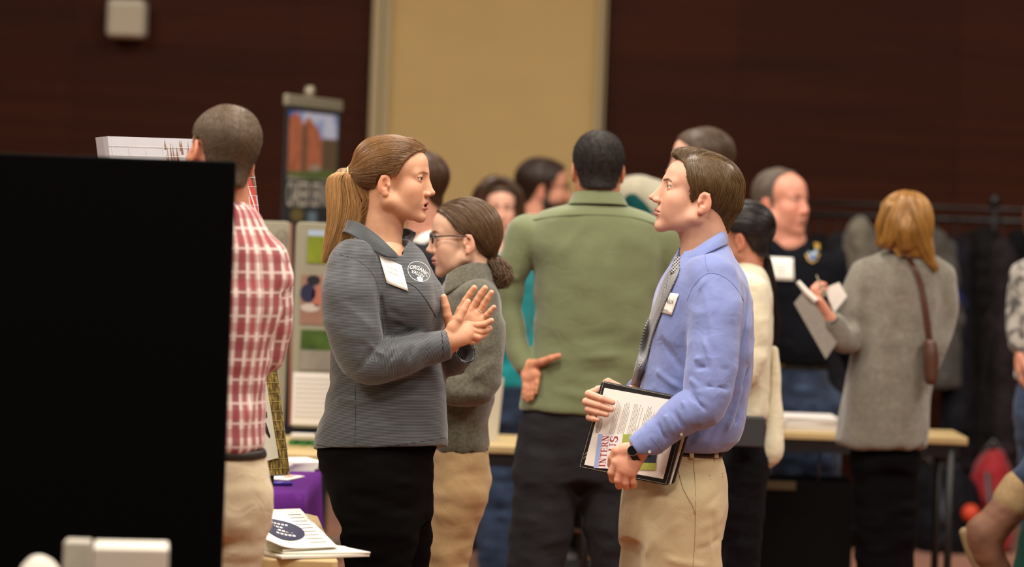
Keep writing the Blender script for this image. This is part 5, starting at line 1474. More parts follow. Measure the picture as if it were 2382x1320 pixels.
# ---- man in the red plaid shirt
def plaid_man():
    D = 6.9
    def hair(hd, R, P):
        hs = hair_shape(4, nape=62, line=[(-130, -80), (-80, -84), (-62, -72), (-45, -50), (-33, -22), (-24, 4), (-6, 12), (2, 8), (8, -12), (20, -12), (26, 10), (44, 30), (52, 50), (66, 62), (80, 72), (95, 82)])
        add_hair(hd, R, hs, hair_mat('buzz_brown_hair', '2e2116', '7a6244', .6), 6500, lambda p: np.stack([-.3+0*p[:, 0], p[:, 1]*3, -1+0*p[:, 0]], 1), 3, .003, .0005, .0012, h=.003, tone=(.1, .6), seed=6, rise=.004)
    mat = plaid('red_check', 'bda59c', [(.15, .09, '8a2e36', .8), (.32, .05, 'e0d0c6', .65), (.5, .12, '86303a', .85), (.66, .03, 'e8dcd2', .9), (.8, .07, 'a04048', .8), (.95, .04, 'e8dcd2', .9)],
                [(.2, .12, '8a2e36', .5), (.42, .035, 'e0d0c6', .6), (.62, .12, '9a3038', .45), (.88, .04, 'e0d0c6', .6)], .085, .105)
    torso = [(468, 478, 568, 58), (490, 440, 592, 78), (520, 385, 616, 92), (560, 345, 640, 104), (610, 325, 655, 112), (680, 322, 652, 116), (760, 328, 640, 112), (840, 334, 626, 108), (920, 338, 616, 106), (1000, 336, 616, 110), (1046, 338, 620, 110)]
    armR = [(622, 600, 0, 52), (634, 680, 10, 46), (632, 760, 20, 42), (622, 830, 28, 38), (605, 840, 90, 34), (585, 840, 170, 30)]
    armL = [(350, 590, 0, 52), (330, 680, 10, 46), (330, 800, 20, 42), (345, 850, 90, 36), (370, 850, 170, 30)]
    kh = knit('stone_chino', 'b5a688', 'c6b798', rough=.85, sheen=.15, mott=.2, mscale=6, crease=.5)
    P, R, hd, s, so = simple_person('plaid', 'man with buzzed hair seen from behind in red and white plaid shirt and stone chinos', D,
        (519, 350, 122, 0, 13, (1.02, 1.0, 1.02), (520, 488, 10), dict(neck=58, browcol=BR)), hair, torso, [armR, armL],
        [lambda P: auto_hand(P(583, 840, 180), (-.2, 1, 0), (0, 0, -1), 25, side=1, forearm=P(590, 840, 150)), lambda P: auto_hand(P(372, 850, 180), (.2, 1, 0), (0, 0, -1), 25, side=-1, forearm=P(365, 850, 150))], shirt=mat,
        trousers=kh, hip=[(1040, 344, 612, 100), (1080, 338, 622, 106), (1140, 334, 634, 108), (1190, 336, 632, 104), (1240, 340, 620, 98)],
        legsL=leg_chain(D, 400, 1180, 0, 84, 390, 0, 52, mids=[(400, 1300, 0, 82), (396, 1450, 0, 68)]),
        legsR=leg_chain(D, 552, 1170, 0, 80, 540, 0, 52, mids=[(546, 1260, 0, 72), (540, 1330, 0, 66), (538, 1450, 0, 62)]),
        fwd=(-.3, .95, 0), skin='cc8f72', h=.007, noises=[((.08, .08, .04), .005, 3), ((.06, .06, .14), .005, -9)], hh=.003,
        folds=[((600, 900, -60), (560, 1030, -100), 12, 7), ((625, 850, -40), (600, 1000, -70), 10, -7), ((560, 800, -110), (620, 1000, -90), 14, -5), ((520, 600, -110), (600, 760, -110), 16, -4)],
        cuts=[lambda P: half((.02, 0, 1), P(480, 1048, 0))])
    strip(P, [[(575, 482, 40), (572, 474, -20), (545, 470, -52), (500, 470, -55), (478, 478, 0)], [(590, 498, 48), (588, 494, -20), (550, 492, -62), (500, 492, -66), (468, 498, 0)]], 'collar', mat, so, thick=.004)
    b = Shape(); b.u(stack(P.rows([(1040, 342, 618, 104), (1062, 340, 622, 107)]), rk=.003), .01); V, Q = b.mesh(.006); mesh_np('belt', V, Q, plain('belt_leather', '1c130d', .45), R)
if want('plaid'): plaid_man()
def hair_fn(dark, light, line, infl=8, n=900, d=(-.3, 0, -1), rad=.0009, extra=(), nape=0, rough=.45, steps=6, step=.012, post=None, key=None, tone=(.1, .6)):
    def f(hd, R, P):
        hs = hair_shape(infl, line, extra=[(e(hd), k) for e, k in extra], nape=nape)
        add_hair(hd, R, hs, hair_mat('hair_'+dark+light, dark, light, rough), n, strand_dir(d), steps, step, rad, .0012, h=.004, tone=tone, seed=7)
        if post: post(hd, R, P)
    return f
SHORT = [(-130, -66), (-78, -70), (-60, -62), (-45, -50), (-35, -25), (-24, 4), (-6, 12), (2, 8), (8, -12), (20, -12), (26, 10), (44, 30), (52, 50), (66, 62), (80, 72), (95, 82)]
def long_hair(P, R, mat, locks, N=700, seed=2, M=18, name='long_hair', rad=.0011, core=True):
    """locks: list of chains [(px,py,v,r),...] filled with strands"""
    rs = np.random.RandomState(seed); Vs, Qs, Cs = [], [], []; o = 0
    sh = Shape()
    for lk in locks:
        pts, rr = spline([P(*q[:3]) for q in lk], [P.m(q[3]) for q in lk], 6); pts = np.array(pts); rr = np.array(rr)
        t = np.linspace(0, len(pts)-1, M); c = np.stack([np.interp(t, np.arange(len(pts)), pts[:, k]) for k in range(3)], 1); w = np.interp(t, np.arange(len(pts)), rr)
        n = N//len(locks); a = rs.rand(n)*6.28; r = np.sqrt(rs.rand(n)); p = np.tile(c, (n, 1, 1)); ph = rs.rand(n, 1)*6.28; tt = np.linspace(0, 1, M)
        p[:, :, 0] += w*(r*np.cos(a))[:, None]+.003*np.sin(ph+tt*7)*tt; p[:, :, 1] += w*(r*np.sin(a))[:, None]+.003*np.cos(ph+tt*6)*tt
        V, Q = tubes(p, rad*(.7+rs.rand(n)*.7)); Vs.append(V); Qs.append(Q+o); o += len(V); Cs.append(np.repeat(.15+rs.rand(n)*.75, M*3))
        sh.u(chain([q for q in c[::3]], [x*.8 for x in w[::3]], 3), .012)
    V, Q = sh.mesh(.005); Vs.append(V); Qs.append(Q+o); Cs.append(np.full(len(V), .3))
    return mesh_np(name, np.concatenate(Vs), np.concatenate(Qs), mat, R, col=np.stack([np.concatenate(Cs)]*3, 1))

def side_legs(D, cx, py0, r, off=42):
    return leg_chain(D, cx, py0, -off, r, cx, -off, 40), leg_chain(D, cx-6, py0, off, r, cx-10, off, 40)

def background_people():
    blk = knit('black_cloth', '0a0a0c', '141416', rough=.9, mott=.3, crease=1)
    jeans = knit('blue_jeans', '1c2638', '34435c', rough=.9, mott=.9, mscale=9, crease=.6)
    dark_tr = knit('dark_slacks', '101012', '19191b', rough=.9, crease=1)
    # brown-haired man whose head shows behind the striped woman
    if want('bg'):
        D = 10.2; s = F/D
        L, Rg = side_legs(D, 985, 1040, 62)
        P, R, hd, sh, so = simple_person('m5', 'brown-haired man in dark jacket, mostly hidden behind the woman in the striped pullover', D, (972, 428, 178, 0, 0, (1.05, 1, 1.05), (985, 540, 0), dict(browcol=BR, neck=56)),
            hair_fn('33200f', '5e4028', SHORT, 9, nape=60), [(555, 950, 1022, 40), (580, 925, 1032, 80), (640, 900, 1046, 120), (760, 905, 1050, 120), (900, 912, 1048, 110), (990, 915, 1048, 110)],
            [[(985, 620, -112, 40), (990, 740, -120, 38), (985, 830, -120, 34), (930, 850, -130, 28)]], [lambda P: auto_hand(P(918, 852, -130), (-1, 0, 0), (0, 1, 0), 20)],
            shirt=knit('dark_jacket', '16171b', '22232a', rough=.8, crease=1), shirt_name='jacket', trousers=dark_tr, hip=[(980, 918, 1046, 95), (1050, 918, 1044, 95), (1090, 922, 1040, 90)], legsL=L, legsR=Rg, fwd=(-1, 0, 0), neck_cut=(985, 540, 0, 42, 50, 36))
        strip(P, [[(1010, 535, 40), (1022, 530, 0), (1008, 535, -42), (975, 548, -50), (948, 575, -30)], [(1016, 555, 46), (1028, 550, 0), (1012, 556, -50), (978, 575, -60), (945, 600, -36)]], 'collar', plain('white_cotton', 'e6e2da', .7), so, thick=.004)
        # long brown-haired woman facing us
        D = 12.2; P_ = Px(D)
        def post(hd, R, P): long_hair(P, R, hair_mat('hair_2a1a1055', '2a1a10', '5b402a'), [[(1150, 418, -20, 16), (1124, 440, -22, 20), (1114, 490, -16, 22), (1116, 550, -12, 22), (1122, 610, -10, 15)], [(1172, 418, -20, 12), (1203, 445, -22, 12), (1212, 500, -16, 11), (1210, 560, -12, 11), (1210, 600, -10, 8)], [(1150, 440, 40, 26), (1150, 500, 45, 38), (1155, 570, 40, 34)]], 700)
        L = leg_chain(D, 1140, 900, 0, 48, 1140, 0, 32); Rg = leg_chain(D, 1200, 900, 0, 48, 1185, 0, 32)
        P, R, hd, sh, so = simple_person('w6', 'woman facing the camera with long dark brown hair, teal top, black scarf and blue jeans', D, (1163, 484, -86, -2, 0, (.99, .96, 1.0), (1168, 580, 0), dict(browcol=BR, brows=.8, neck=46)),
            hair_fn('2a1a10', '5b402a', [(-130, -80), (-40, -60), (-20, -20), (0, 20), (20, 30), (40, 45), (60, 62), (80, 74), (95, 84)], 9, post=post, d=(-.2, 0, -1)),
            [(570, 1146, 1194, 30), (590, 1115, 1225, 48), (620, 1090, 1250, 58), (680, 1092, 1248, 62), (760, 1102, 1240, 60), (860, 1105, 1238, 60), (905, 1102, 1240, 62)],
            [[(1250, 630, 0, 26), (1262, 720, 0, 24), (1262, 800, -10, 22), (1250, 860, -30, 18)], [(1092, 630, 0, 26), (1082, 720, 0, 24), (1082, 800, -10, 22), (1090, 860, -30, 18)]],
            [lambda P: auto_hand(P(1248, 872, -32), (0, 0, -1), (-1, 0, 0), 20, size=.95), lambda P: auto_hand(P(1092, 872, -32), (0, 0, -1), (1, 0, 0), 20, size=.95, side=-1)],
            shirt=knit('teal_knit', '007a80', '0c9094', rough=.8, sheen=.3, crease=1), shirt_name='top', trousers=jeans, hip=[(895, 1108, 1234, 52), (940, 1106, 1236, 56), (985, 1108, 1232, 54)], legsL=L, legsR=Rg, fwd=(0, -1, 0), skin='d3a189', hh=.003, eyes=True, neck_cut=(1168, 572, -20, 34, 26, 32))
        Sc = Shape(); Sc.u(P.chain([(1205, 585, -20, 18), (1190, 610, -52, 15), (1180, 700, -66, 14), (1178, 800, -66, 13)]), .01); Sc.u(P.chain([(1130, 585, -20, 16), (1142, 610, -52, 15), (1146, 700, -66, 14), (1146, 800, -66, 13)]), .01)
        V, Q = Sc.mesh(.007); mesh_np('scarf', V, Q, blk, R)
        # bearded man with glasses, facing right
        D = 13.0
        L, Rg = side_legs(D, 1262, 980, 52, 36)
        P, R, hd, sh, so = simple_person('m7', 'dark-haired bearded man with glasses in pale checked shirt, facing right beside the green-shirted man', D, (1262, 434, 4, 0, 0, (1.17, 1.12, 1.15), (1245, 520, 0), dict(browcol=srgb('2a1a12'), brows=.9, neck=56, beard=((.018, .010, .007), .85))),
            hair_fn('1c120c', '3f2a1c', SHORT, 11, nape=58), [(498, 1215, 1268, 36), (520, 1190, 1295, 76), (570, 1182, 1312, 100), (680, 1186, 1316, 98), (800, 1192, 1312, 92), (900, 1196, 1308, 90)],
            [[(1245, 560, -92, 32), (1240, 660, -98, 31), (1250, 740, -100, 28), (1300, 750, -100, 22)]], [lambda P: auto_hand(P(1312, 750, -100), (1, 0, 0), (0, 1, 0), 20)],
            shirt=plaid('pale_check', 'd8d2ca', [(.5, .1, '9aa0ae', .6)], [(.5, .1, '9aa0ae', .6)], .03, .03), trousers=dark_tr, hip=[(890, 1200, 1304, 80), (960, 1200, 1304, 80), (1010, 1204, 1300, 76)], legsL=L, legsR=Rg, fwd=(1, 0, 0), skin='c98e72', hh=.003, neck_cut=(1242, 490, 0, 32, 40, 22))
        # his beard is trimmed close: a shell of short hair along the jaw
        b = Shape(); m = .001
        for sg in (1, -1):
            b.u(cone((.002, sg*.057, -.03), (.008, sg*.053, -.066), .012, .018), .012); b.u(cone((.008, sg*.052, -.066), (.062, sg*.022, -.1), .018, .02), .012)
        b.u(ell((.08, 0, -.104), (.02, .024, .02)), .012); b.u(cone((.098, -.018, -.058), (.098, .018, -.058), .006, .006), .008)
        V, Q = b.mesh(.004); mesh_np('beard', hd.wld(V), Q, hair_mat('hair_1c120c3f2a1c', '1c120c', '3f2a1c'), R, col=np.full((len(V), 3), .35))
        g = MB(); 
        for sg in (1, -1):
            g.tube([hd.wld((.099, sg*.034+.022*math.cos(t), -.002+.015*math.sin(t))) for t in np.linspace(0, 6.28, 17)], .0018, 5, False)
            g.tube([hd.wld((.096, sg*.057, .002)), hd.wld((-.005, sg*.078, 0))], .002, 5)
        g.tube([hd.wld((.1, .012, 0)), hd.wld((.1, -.012, 0))], .0018, 5); g.build('glasses', plain('dark_frame', '141416', .25), R, smooth=True)
        # tall man behind the young man in blue
        D = 10.2
        L, Rg = side_legs(D, 1632, 1050, 62)
        P, R, hd, sh, so = simple_person('m12', 'tall man whose brown hair shows directly above the blue-shirted man\'s head', D, (1634, 376, 182, 0, 0, (1.11, 1.09, 1.11), (1645, 500, 0), dict(browcol=BR, neck=56)),
            hair_fn('2f2013', '66503a', SHORT, 6, nape=58, n=1400), [(490, 1612, 1678, 42), (515, 1590, 1700, 84), (570, 1566, 1712, 128), (700, 1560, 1716, 128), (860, 1566, 1712, 118), (1000, 1570, 1708, 118)],
            [[(1650, 580, -118, 40), (1655, 700, -126, 38), (1640, 800, -128, 34), (1590, 830, -130, 28)]], [lambda P: auto_hand(P(1575, 836, -130), (-1, 0, 0), (0, 1, 0), 20)],
            shirt=knit('slate_jacket', '1b1c20', '26282e', rough=.8, crease=1), shirt_name='jacket', trousers=dark_tr, hip=[(990, 1576, 1702, 100), (1070, 1576, 1702, 100), (1110, 1580, 1698, 94)], legsL=L, legsR=Rg, fwd=(-1, 0, 0), skin='d0a088', neck_cut=(1645, 480, 0, 40, 50, 26))
        # half-seen child-like face past the green collar
        D = 12.4
        L = leg_chain(D, 1425, 960, 0, 40, 1425, 0, 28); Rg = leg_chain(D, 1470, 960, 0, 40, 1470, 0, 28)
        P, R, hd, sh, so = simple_person('w10', 'woman in pink top, face half hidden past the green-shirted man\'s collar', D, (1446, 462, -110, -8, 0, (.92, .92, .92), (1452, 545, 0), dict(browcol=BR, neck=42)),
            hair_fn('3a2817', '80633f', LINE_F, 7, nape=50), [(535, 1432, 1470, 24), (555, 1405, 1500, 42), (600, 1390, 1512, 52), (700, 1395, 1508, 54), (850, 1400, 1502, 52), (920, 1398, 1504, 52)],
            [[(1395, 590, 0, 24), (1388, 700, 0, 22), (1392, 800, -20, 18)], [(1508, 590, 0, 24), (1514, 700, 0, 22), (1510, 800, -20, 18)]], [lambda P: auto_hand(P(1393, 815, -20), (0, 0, -1), (1, 0, 0), 20, size=.9), lambda P: auto_hand(P(1510, 815, -20), (0, 0, -1), (-1, 0, 0), 20, size=.9)],
            shirt=knit('pink_knit', 'b88a88', 'c49a96', rough=.9), trousers=jeans, hip=[(910, 1404, 1500, 46), (960, 1402, 1502, 50), (1000, 1404, 1500, 48)], legsL=L, legsR=Rg, fwd=(0, -1, 0), skin='cf9a80', hh=.0035, neck_cut=(1452, 530, 0, 28, 28, 22))
        # person bending forward in a cream fleece
        D = 11.4; P = Px(D)
        b = P(1520, 1300); b[2] = 0
        R = empty('person', b, 'person bending forward in cream fleece and teal scarf, left of the blue-shirted man\'s face', 'person')
        s_ = Shape(); s_.u(P.chain([(1560, 560, 20, 70), (1530, 500, 10, 72), (1490, 470, 0, 60), (1462, 446, -10, 32)]), .04); s_.u(stack(P.rows([(540, 1490, 1622, 66), (640, 1492, 1622, 68), (760, 1500, 1612, 66), (860, 1500, 1612, 68)])), .05)
        s_.noise((.08, .08, .05), .006, 3); V, Q = s_.mesh(.009); so = mesh_np('fleece', V, Q, knit('cream_fleece', '8f8a75', 'a39d86', rough=1, sheen=.5, mott=.5, mscale=30), R)
        t_ = Shape(); t_.u(P.chain([(1470, 470, -62, 20), (1490, 500, -78, 26), (1510, 540, -86, 30), (1530, 600, -84, 28)]), .02); V, Q = t_.mesh(.008); mesh_np('scarf', V, Q, knit('teal_scarf', '062a2a', '0a3a39', rough=.95, sheen=0), R)
        bd = Shape(); bd.u(ell(P(1452, 470, 20), (.085, .07, .09)), .01); bd.u(P.cone((1470, 470, 10, 34), (1520, 510, 10, 40)), .02)
        for sg in (-60, 60):
            c_ = [(1530, 560, sg, 26), (1500, 680, sg*1.3, 24), (1470, 760, sg, 20)]; bd.u(P.chain(c_), .01); sl = Shape(); sl.u(P.chain([(q[0], q[1], q[2], q[3]+8) for q in c_]), .01); V, Q = sl.mesh(.01); mesh_np('sleeve', V, Q, MATS['cream_fleece'], R)
        V, Q = bd.mesh(.006); pc = [(V, Q, np.array(SKIN))]+[hand_piece(auto_hand(P(1466, 772, sg), (-.2, 0, -1), (-1, 0, 0), 20, side=1), .003) for sg in (-60, 60)]; body_mesh(R, pc)
        hr = Shape(); hr.u(ell(P(1452, 468, 24), (.098, .084, .1)), .01); V, Q = hr.mesh(.006); mesh_np('hair', V, Q, hair_mat('hair_3a28', '3a2817', '80633f'), R, col=np.full((len(V), 3), .3))
        L = leg_chain(D, 1530, 880, 0, 50, 1530, 0, 34); Rg = leg_chain(D, 1585, 880, 0, 50, 1585, 0, 34); P.fwd = (0, 1, 0)
        legs(P, R, dark_tr, [(850, 1502, 1610, 62), (900, 1502, 1612, 64), (940, 1506, 1608, 60)], L, Rg, h=.01)
    if want('bg2'):
        # ponytail woman in cream sweater, behind the young man in blue
        D = 9.45
        def post(hd, R, P):
            long_hair(P, R, hair_mat('hair_07050529', '070505', '291b16'), [[(1770, 575, 0, 8), (1780, 610, 0, 15), (1788, 670, 0, 19), (1797, 730, 0, 17), (1800, 780, 0, 12), (1803, 805, 0, 5)]], 500, name='ponytail')
            m = MB(); c0 = P(1771, 578, 0); m.tube([c0+np.array((.012*math.cos(t), .014*math.sin(t), .005*math.cos(t))) for t in np.linspace(0, 6.28, 18)], .005, 6, False); m.build('hair_tie', plain('pink_tie', 'b09080', .6), R, smooth=True)
        L, Rg = side_legs(D, 1726, 1090, 60); cream = knit('cream_knit', 'c9c2a4', 'dbd5ba', rough=.95, sheen=.3, mott=.3, mscale=20, crease=.8)
        P, R, hd, sh, so = simple_person('w13', 'black-haired woman with long ponytail in cream sweater behind the blue-shirted man', D, (1732, 548, 158, -6, 0, (1.0, .98, 1.0), (1735, 640, 0), dict(browcol=(.01, .01, .01), neck=46)),
            hair_fn('070505', '291b16', [(-130, -60), (-80, -78), (-56, -70), (-38, -52), (-28, -20), (-18, 8), (-6, 14), (12, 10), (25, 14), (38, 30), (52, 52), (64, 66), (78, 76), (95, 88)], 9, post=post, nape=46, d=(-1, 0, -.2)),
            [(606, 1712, 1756, 36), (622, 1700, 1774, 60), (650, 1680, 1788, 90), (700, 1670, 1796, 106), (780, 1668, 1796, 104), (860, 1668, 1792, 100), (960, 1670, 1788, 104), (975, 1672, 1786, 104)],
            [[(1748, 680, -95, 40), (1752, 760, -112, 38), (1744, 850, -118, 36), (1724, 872, -130, 30), (1690, 860, -134, 25)]], [lambda P: auto_hand(P(1678, 856, -134), (-1, 0, .2), (0, 1, 0), 25)],
            shirt=cream, shirt_name='sweater', trousers=knit('black_slacks', '0b0a0c', '17151a', rough=.85, crease=.8), hip=[(965, 1676, 1782, 92), (1030, 1672, 1786, 98), (1100, 1676, 1780, 94)], legsL=L, legsR=Rg, fwd=(-1, .3, 0), skin='b98066', neck_cut=(1734, 596, 0, 34, 34, 20))
        ct = Shape(); ct.u(P.chain([(1802, 815, -40, 9), (1802, 900, -40, 14), (1800, 980, -40, 22), (1796, 1050, -40, 26), (1790, 1078, -40, 14)]), .01); ct.u(P.chain([(1790, 1040, -40, 14), (1768, 1062, -40, 8), (1758, 1060, -40, 5)]), .03)
        ct.noise((.03, .03, .08), .004, 3); V, Q = ct.mesh(.006); tag(mesh_np('draped_coat', V, Q, cream), 'cream coat hanging folded behind the ponytail woman\'s sweater', 'coat')
        bx = MB(); bx.box(P(1735, 1004, -150), (.12, .05, .098)); tag(bx.build('document_box', plain('slate_box', '2b2e2f', .5), None, bevel=.006), 'dark grey box case held at the ponytail woman\'s hip', 'box')
        # officer in black polo behind the table
        D = 11.6
        P_ = Px(D)
        L = leg_chain(D, 1835, 950, 0, 60, 1830, 0, 36); Rg = leg_chain(D, 1905, 950, 0, 60, 1912, 0, 36)
        polo = knit('black_polo', '08090d', '101218', rough=.8, sheen=.15, mott=.3, crease=1)
        P, R, hd, sh, so = simple_person('officer', 'balding man in black polo with gold chest badge, standing behind the right table', D, (1815, 466, -42, 2, 0, (1.22, 1.18, 1.2), (1828, 570, 0), dict(browcol=srgb('6a5040'), brows=.35, neck=64, jaw=6, fat=6, cheek=2, chin=-2, lip=srgb('b57868'))),
            hair_fn('4a3c30', '8c8073', [(-130, -60), (-78, -66), (-60, -60), (-45, -50), (-35, -25), (-24, 4), (-6, 12), (2, 8), (8, -12), (18, -12), (22, 20), (26, 60), (36, 86), (50, 98), (95, 110)], 3, nape=64, n=900, rad=.0007),
            [(560, 1798, 1862, 44), (578, 1770, 1900, 62), (605, 1748, 1932, 84), (660, 1748, 1946, 96), (740, 1756, 1936, 100), (800, 1764, 1930, 104), (838, 1776, 1928, 98), (852, 1782, 1926, 92)],
            [[(1930, 625, 0, 38), (1950, 700, 0, 38), (1966, 780, 10, 32), (1996, 860, 10, 24)], [(1758, 625, -20, 36), (1735, 700, -30, 36), (1740, 780, -40, 30), (1760, 850, -80, 22)]],
            [lambda P: auto_hand(P(2000, 878, 8), (0, 0, -1), (-1, 0, 0), 22), lambda P: auto_hand(P(1766, 870, -86), (.1, -.2, -1), (1, 0, 0), 22)],
            shirt=polo, shirt_name='polo_shirt', trousers=jeans, hip=[(846, 1788, 1922, 82), (900, 1786, 1926, 84), (970, 1788, 1924, 82)], legsL=L, legsR=Rg, fwd=(.3, -.9, 0), skin='d09078', hh=.003, eyes=True, neck_cut=(1838, 560, -36, 26, 30, 26))
        strip(P, [[(1862, 548, 40), (1800, 540, 40), (1784, 552, -10), (1806, 562, -52), (1846, 600, -74)], [(1868, 562, 48), (1790, 556, 52), (1770, 572, -14), (1796, 590, -66), (1838, 622, -86)]], 'collar', polo, so, thick=.005)
        strip(P, [[(1862, 548, 40), (1878, 552, 0), (1872, 566, -50), (1848, 600, -74)], [(1870, 560, 48), (1892, 566, 0), (1890, 590, -60), (1862, 616, -84)]], 'collar', polo, so, thick=.005)
        tg = decal(sh, P, [(1788, 598), (1845, 601), (1847, 653), (1791, 651)], 'name_tag', plain('badge_white', 'e9e6dc', .4), R, n=5, off=.006)
        f = Flat2D()
        for i in range(3): f.line([(-14+i*3, 8-i*8), (16-i*2, 7-i*8)], 1.6)
        f.build(('on', lambda x, y: (1817+x, 625-y), sh, P, .010), 'handwriting', plain('faint_ink', 'a39a94', .6), tg)
        em = Flat2D(); em.add([(-17, 22), (0, 25), (17, 22), (18, -4), (10, -20), (0, -26), (-10, -20), (-18, -4)], [tuple(range(8))])
        eo = em.build(('on', lambda x, y: (1890+x*.95, 588-y*.95), sh, P, .005), 'badge', plain('badge_gold', 'b9963c', .5), so)
        em = Flat2D(); em.disc(0, 2, 11, 10); em.build(('on', lambda x, y: (1890+x, 588-y), sh, P, .007), 'badge_disc', plain('badge_sky', '8ea2b0', .5), eo)
        em = Flat2D(); em.disc(0, -12, 9, 6); em.build(('on', lambda x, y: (1890+x, 588-y), sh, P, .008), 'badge_water', plain('badge_blue', '3a568c', .5), eo)
        b = Shape(); b.u(stack(P.rows([(836, 1786, 1924, 84), (856, 1786, 1925, 85)]), rk=.003), .01); V, Q = b.mesh(.007); bo = mesh_np('belt', V, Q, plain('belt_black', '14100d', .5), R)
        bk = MB(); q = onto_many(b, P, [(1818, 845)], off=.004)[0]; bk.box(q, (.042, .008, .026)); bk.build('buckle', plain('brass', 'b08a48', .3, 1), bo, bevel=.003)
        # blonde woman with long grey cardigan
        D = 10.18
        hm = hair_mat('blonde_hair', '5e3d1a', 'c08c42', .35)
        def bh(hd, R, P):
            hs = hair_shape(9, [(-130, -110), (-70, -110), (-20, -60), (0, -20), (15, 0), (30, 30), (50, 55), (66, 68), (80, 78), (95, 88)], nape=62, extra=[(cone((-.02, 0, -.02), (-.02, 0, -.1), .085, .075), .03)])
            add_hair(hd, R, hs, hm, 2600, strand_dir((0, 0, -1)), 12, .014, .0010, .002, h=.004, tone=(.1, .7), seed=5)
            long_hair(P, R, hm, [[(2100, 470, -50, 18), (2085, 510, -58, 24), (2070, 560, -55, 20), (2050, 575, -40, 8)], [(2070, 480, -30, 18), (2052, 520, -30, 16), (2048, 560, -30, 10), (2042, 572, -30, 4)],
                 [(2110, 470, -50, 20), (2130, 520, -58, 26), (2145, 570, -55, 22), (2165, 610, -58, 12), (2180, 632, -60, 5)], [(2140, 480, -10, 16), (2156, 520, -15, 14), (2158, 565, -30, 12), (2168, 600, -50, 8)], [(2100, 480, -40, 26), (2105, 530, -60, 34), (2110, 575, -62, 26)]], 1200, rad=.0012)
        card = knit('grey_marl', '69655a', '827e70', rough=1, sheen=.4, mott=.5, mscale=60, fine=350, bump=.7, crease=.5)
        L = leg_chain(D, 2030, 1070, 0, 50, 2035, 0, 30, mids=[(2028, 1200, 0, 46), (2030, 1320, 0, 40)]); Rg = leg_chain(D, 2090, 1070, 10, 50, 2085, 10, 30, mids=[(2092, 1200, 10, 44), (2088, 1320, 10, 38)])
        P, R, hd, sh, so = simple_person('blonde', 'woman seen from behind with straight blonde hair and long grey marl cardigan, holding papers', D, (2104, 520, 116, 0, 3, (1.03, 1, 1.02), (2100, 600, 0), dict(neck=46)),
            bh, [(578, 2070, 2132, 36), (590, 2045, 2160, 52), (610, 2012, 2186, 64), (650, 1998, 2196, 72), (720, 1996, 2190, 76), (800, 1990, 2178, 76), (880, 1972, 2170, 78), (960, 1954, 2162, 80), (1042, 1938, 2156, 82)],
            [[(2010, 645, 0, 40), (1990, 700, -10, 40), (1976, 765, -20, 37), (1962, 790, -60, 33), (1938, 752, -88, 27)], [(2182, 640, 0, 38), (2196, 700, 5, 34), (2186, 760, 5, 32), (2165, 830, -10, 27), (2140, 860, 40, 22)]],
            [lambda P: auto_hand(P(1930, 742, -92), (-.6, 0, .75), (.6, .3, .4), 45, size=.92, side=1, forearm=P(1944, 766, -84), wr=.03), lambda P: auto_hand(P(2136, 862, 60), (-.5, .8, 0), (0, 0, -1), 25, size=.9)],
            shirt=card, shirt_name='cardigan', trousers=knit('black_leggings', '060507', '0d0c0f', rough=.8), hip=[(980, 1985, 2130, 56), (1040, 1984, 2130, 60), (1090, 1988, 2126, 58)], legsL=L, legsR=Rg, fwd=(-.3, .9, 0), h=.0085, shirt_p=2.15,
            folds=[((2020, 900, -80), (2050, 760, -80), 9, -6), ((2090, 760, -90), (2130, 1000, -90), 11, 7), ((2060, 760, -90), (2090, 1000, -90), 11, -7), ((2120, 820, -90), (2150, 1000, -90), 10, -6), ((2100, 620, -80), (2170, 700, -80), 10, -5), ((2160, 740, -80), (2200, 680, -50), 8, -5), ((2020, 690, -60), (2028, 800, -70), 9, -8), ((2150, 760, -80), (2160, 880, -80), 8, 6), ((1990, 780, -70), (2030, 720, -80), 8, 4)],
            noises=[((.07, .07, .05), .004, 3), ((.04, .04, .35), .010, 9)], cuts=[lambda P: P.cone((2006, 935, -92, 3), (2002, 1060, -92, 9))])
        # tie the cardigan hem
        st = MB(); q = onto_many(sh, P, [(2082, 568), (2100, 585), (2125, 620), (2142, 665), (2152, 720), (2160, 780), (2163, 800)], off=.006); q, _ = spline(q, [0]*7, 5)
        for a, b in zip(q, q[1:]): st.slab([a+(-.012, 0, .003), a+(.012, 0, -.003), b+(.012, 0, -.003), b+(-.012, 0, .003)], (0, -.004, 0))
        leather = plain('brown_leather', '4a2a1c', .5)
        bg = Shape(); bg.u(stack(P.rows([(790, 2150, 2176, 24, -86), (830, 2148, 2182, 30, -86), (880, 2150, 2180, 30, -86), (896, 2154, 2176, 24, -86)])), .01)
        V, Q = bg.mesh(.006); B = mesh_np('shoulder_bag', V, Q, leather); tag(B, 'small brown leather bag on a crossbody strap against the grey cardigan', 'bag'); st.build('strap', leather, B, smooth=False)
        wb = MB(); c = P(1934, 746, -90); ax = P(1938, 752, -88)-P(1930, 738, -92); ax /= np.linalg.norm(ax); b1 = np.cross(ax, (0, 1, 0)); b1 /= np.linalg.norm(b1); b2 = np.cross(ax, b1)
        wb.tube([c+.031*(math.cos(t)*b1+math.sin(t)*b2) for t in np.linspace(0, 6.28, 24)], .004, 6, False); wb.build('bracelet', plain('black_band', '0d0c0c', .4), R, smooth=True)
        # what she holds
        paper = plain('paper', 'e8e4da', .8)
        def sheet(name, label, quad, vs, mat, cat='papers', th=.0015):
            m = MB(); m.slab([P(a, b, v) for (a, b), v in zip(quad, vs)], (0, .0, th) if abs(quad[0][1]-quad[2][1]) < 20 else (0, th, 0)); o = m.build(name, mat); tag(o, label, cat); return o
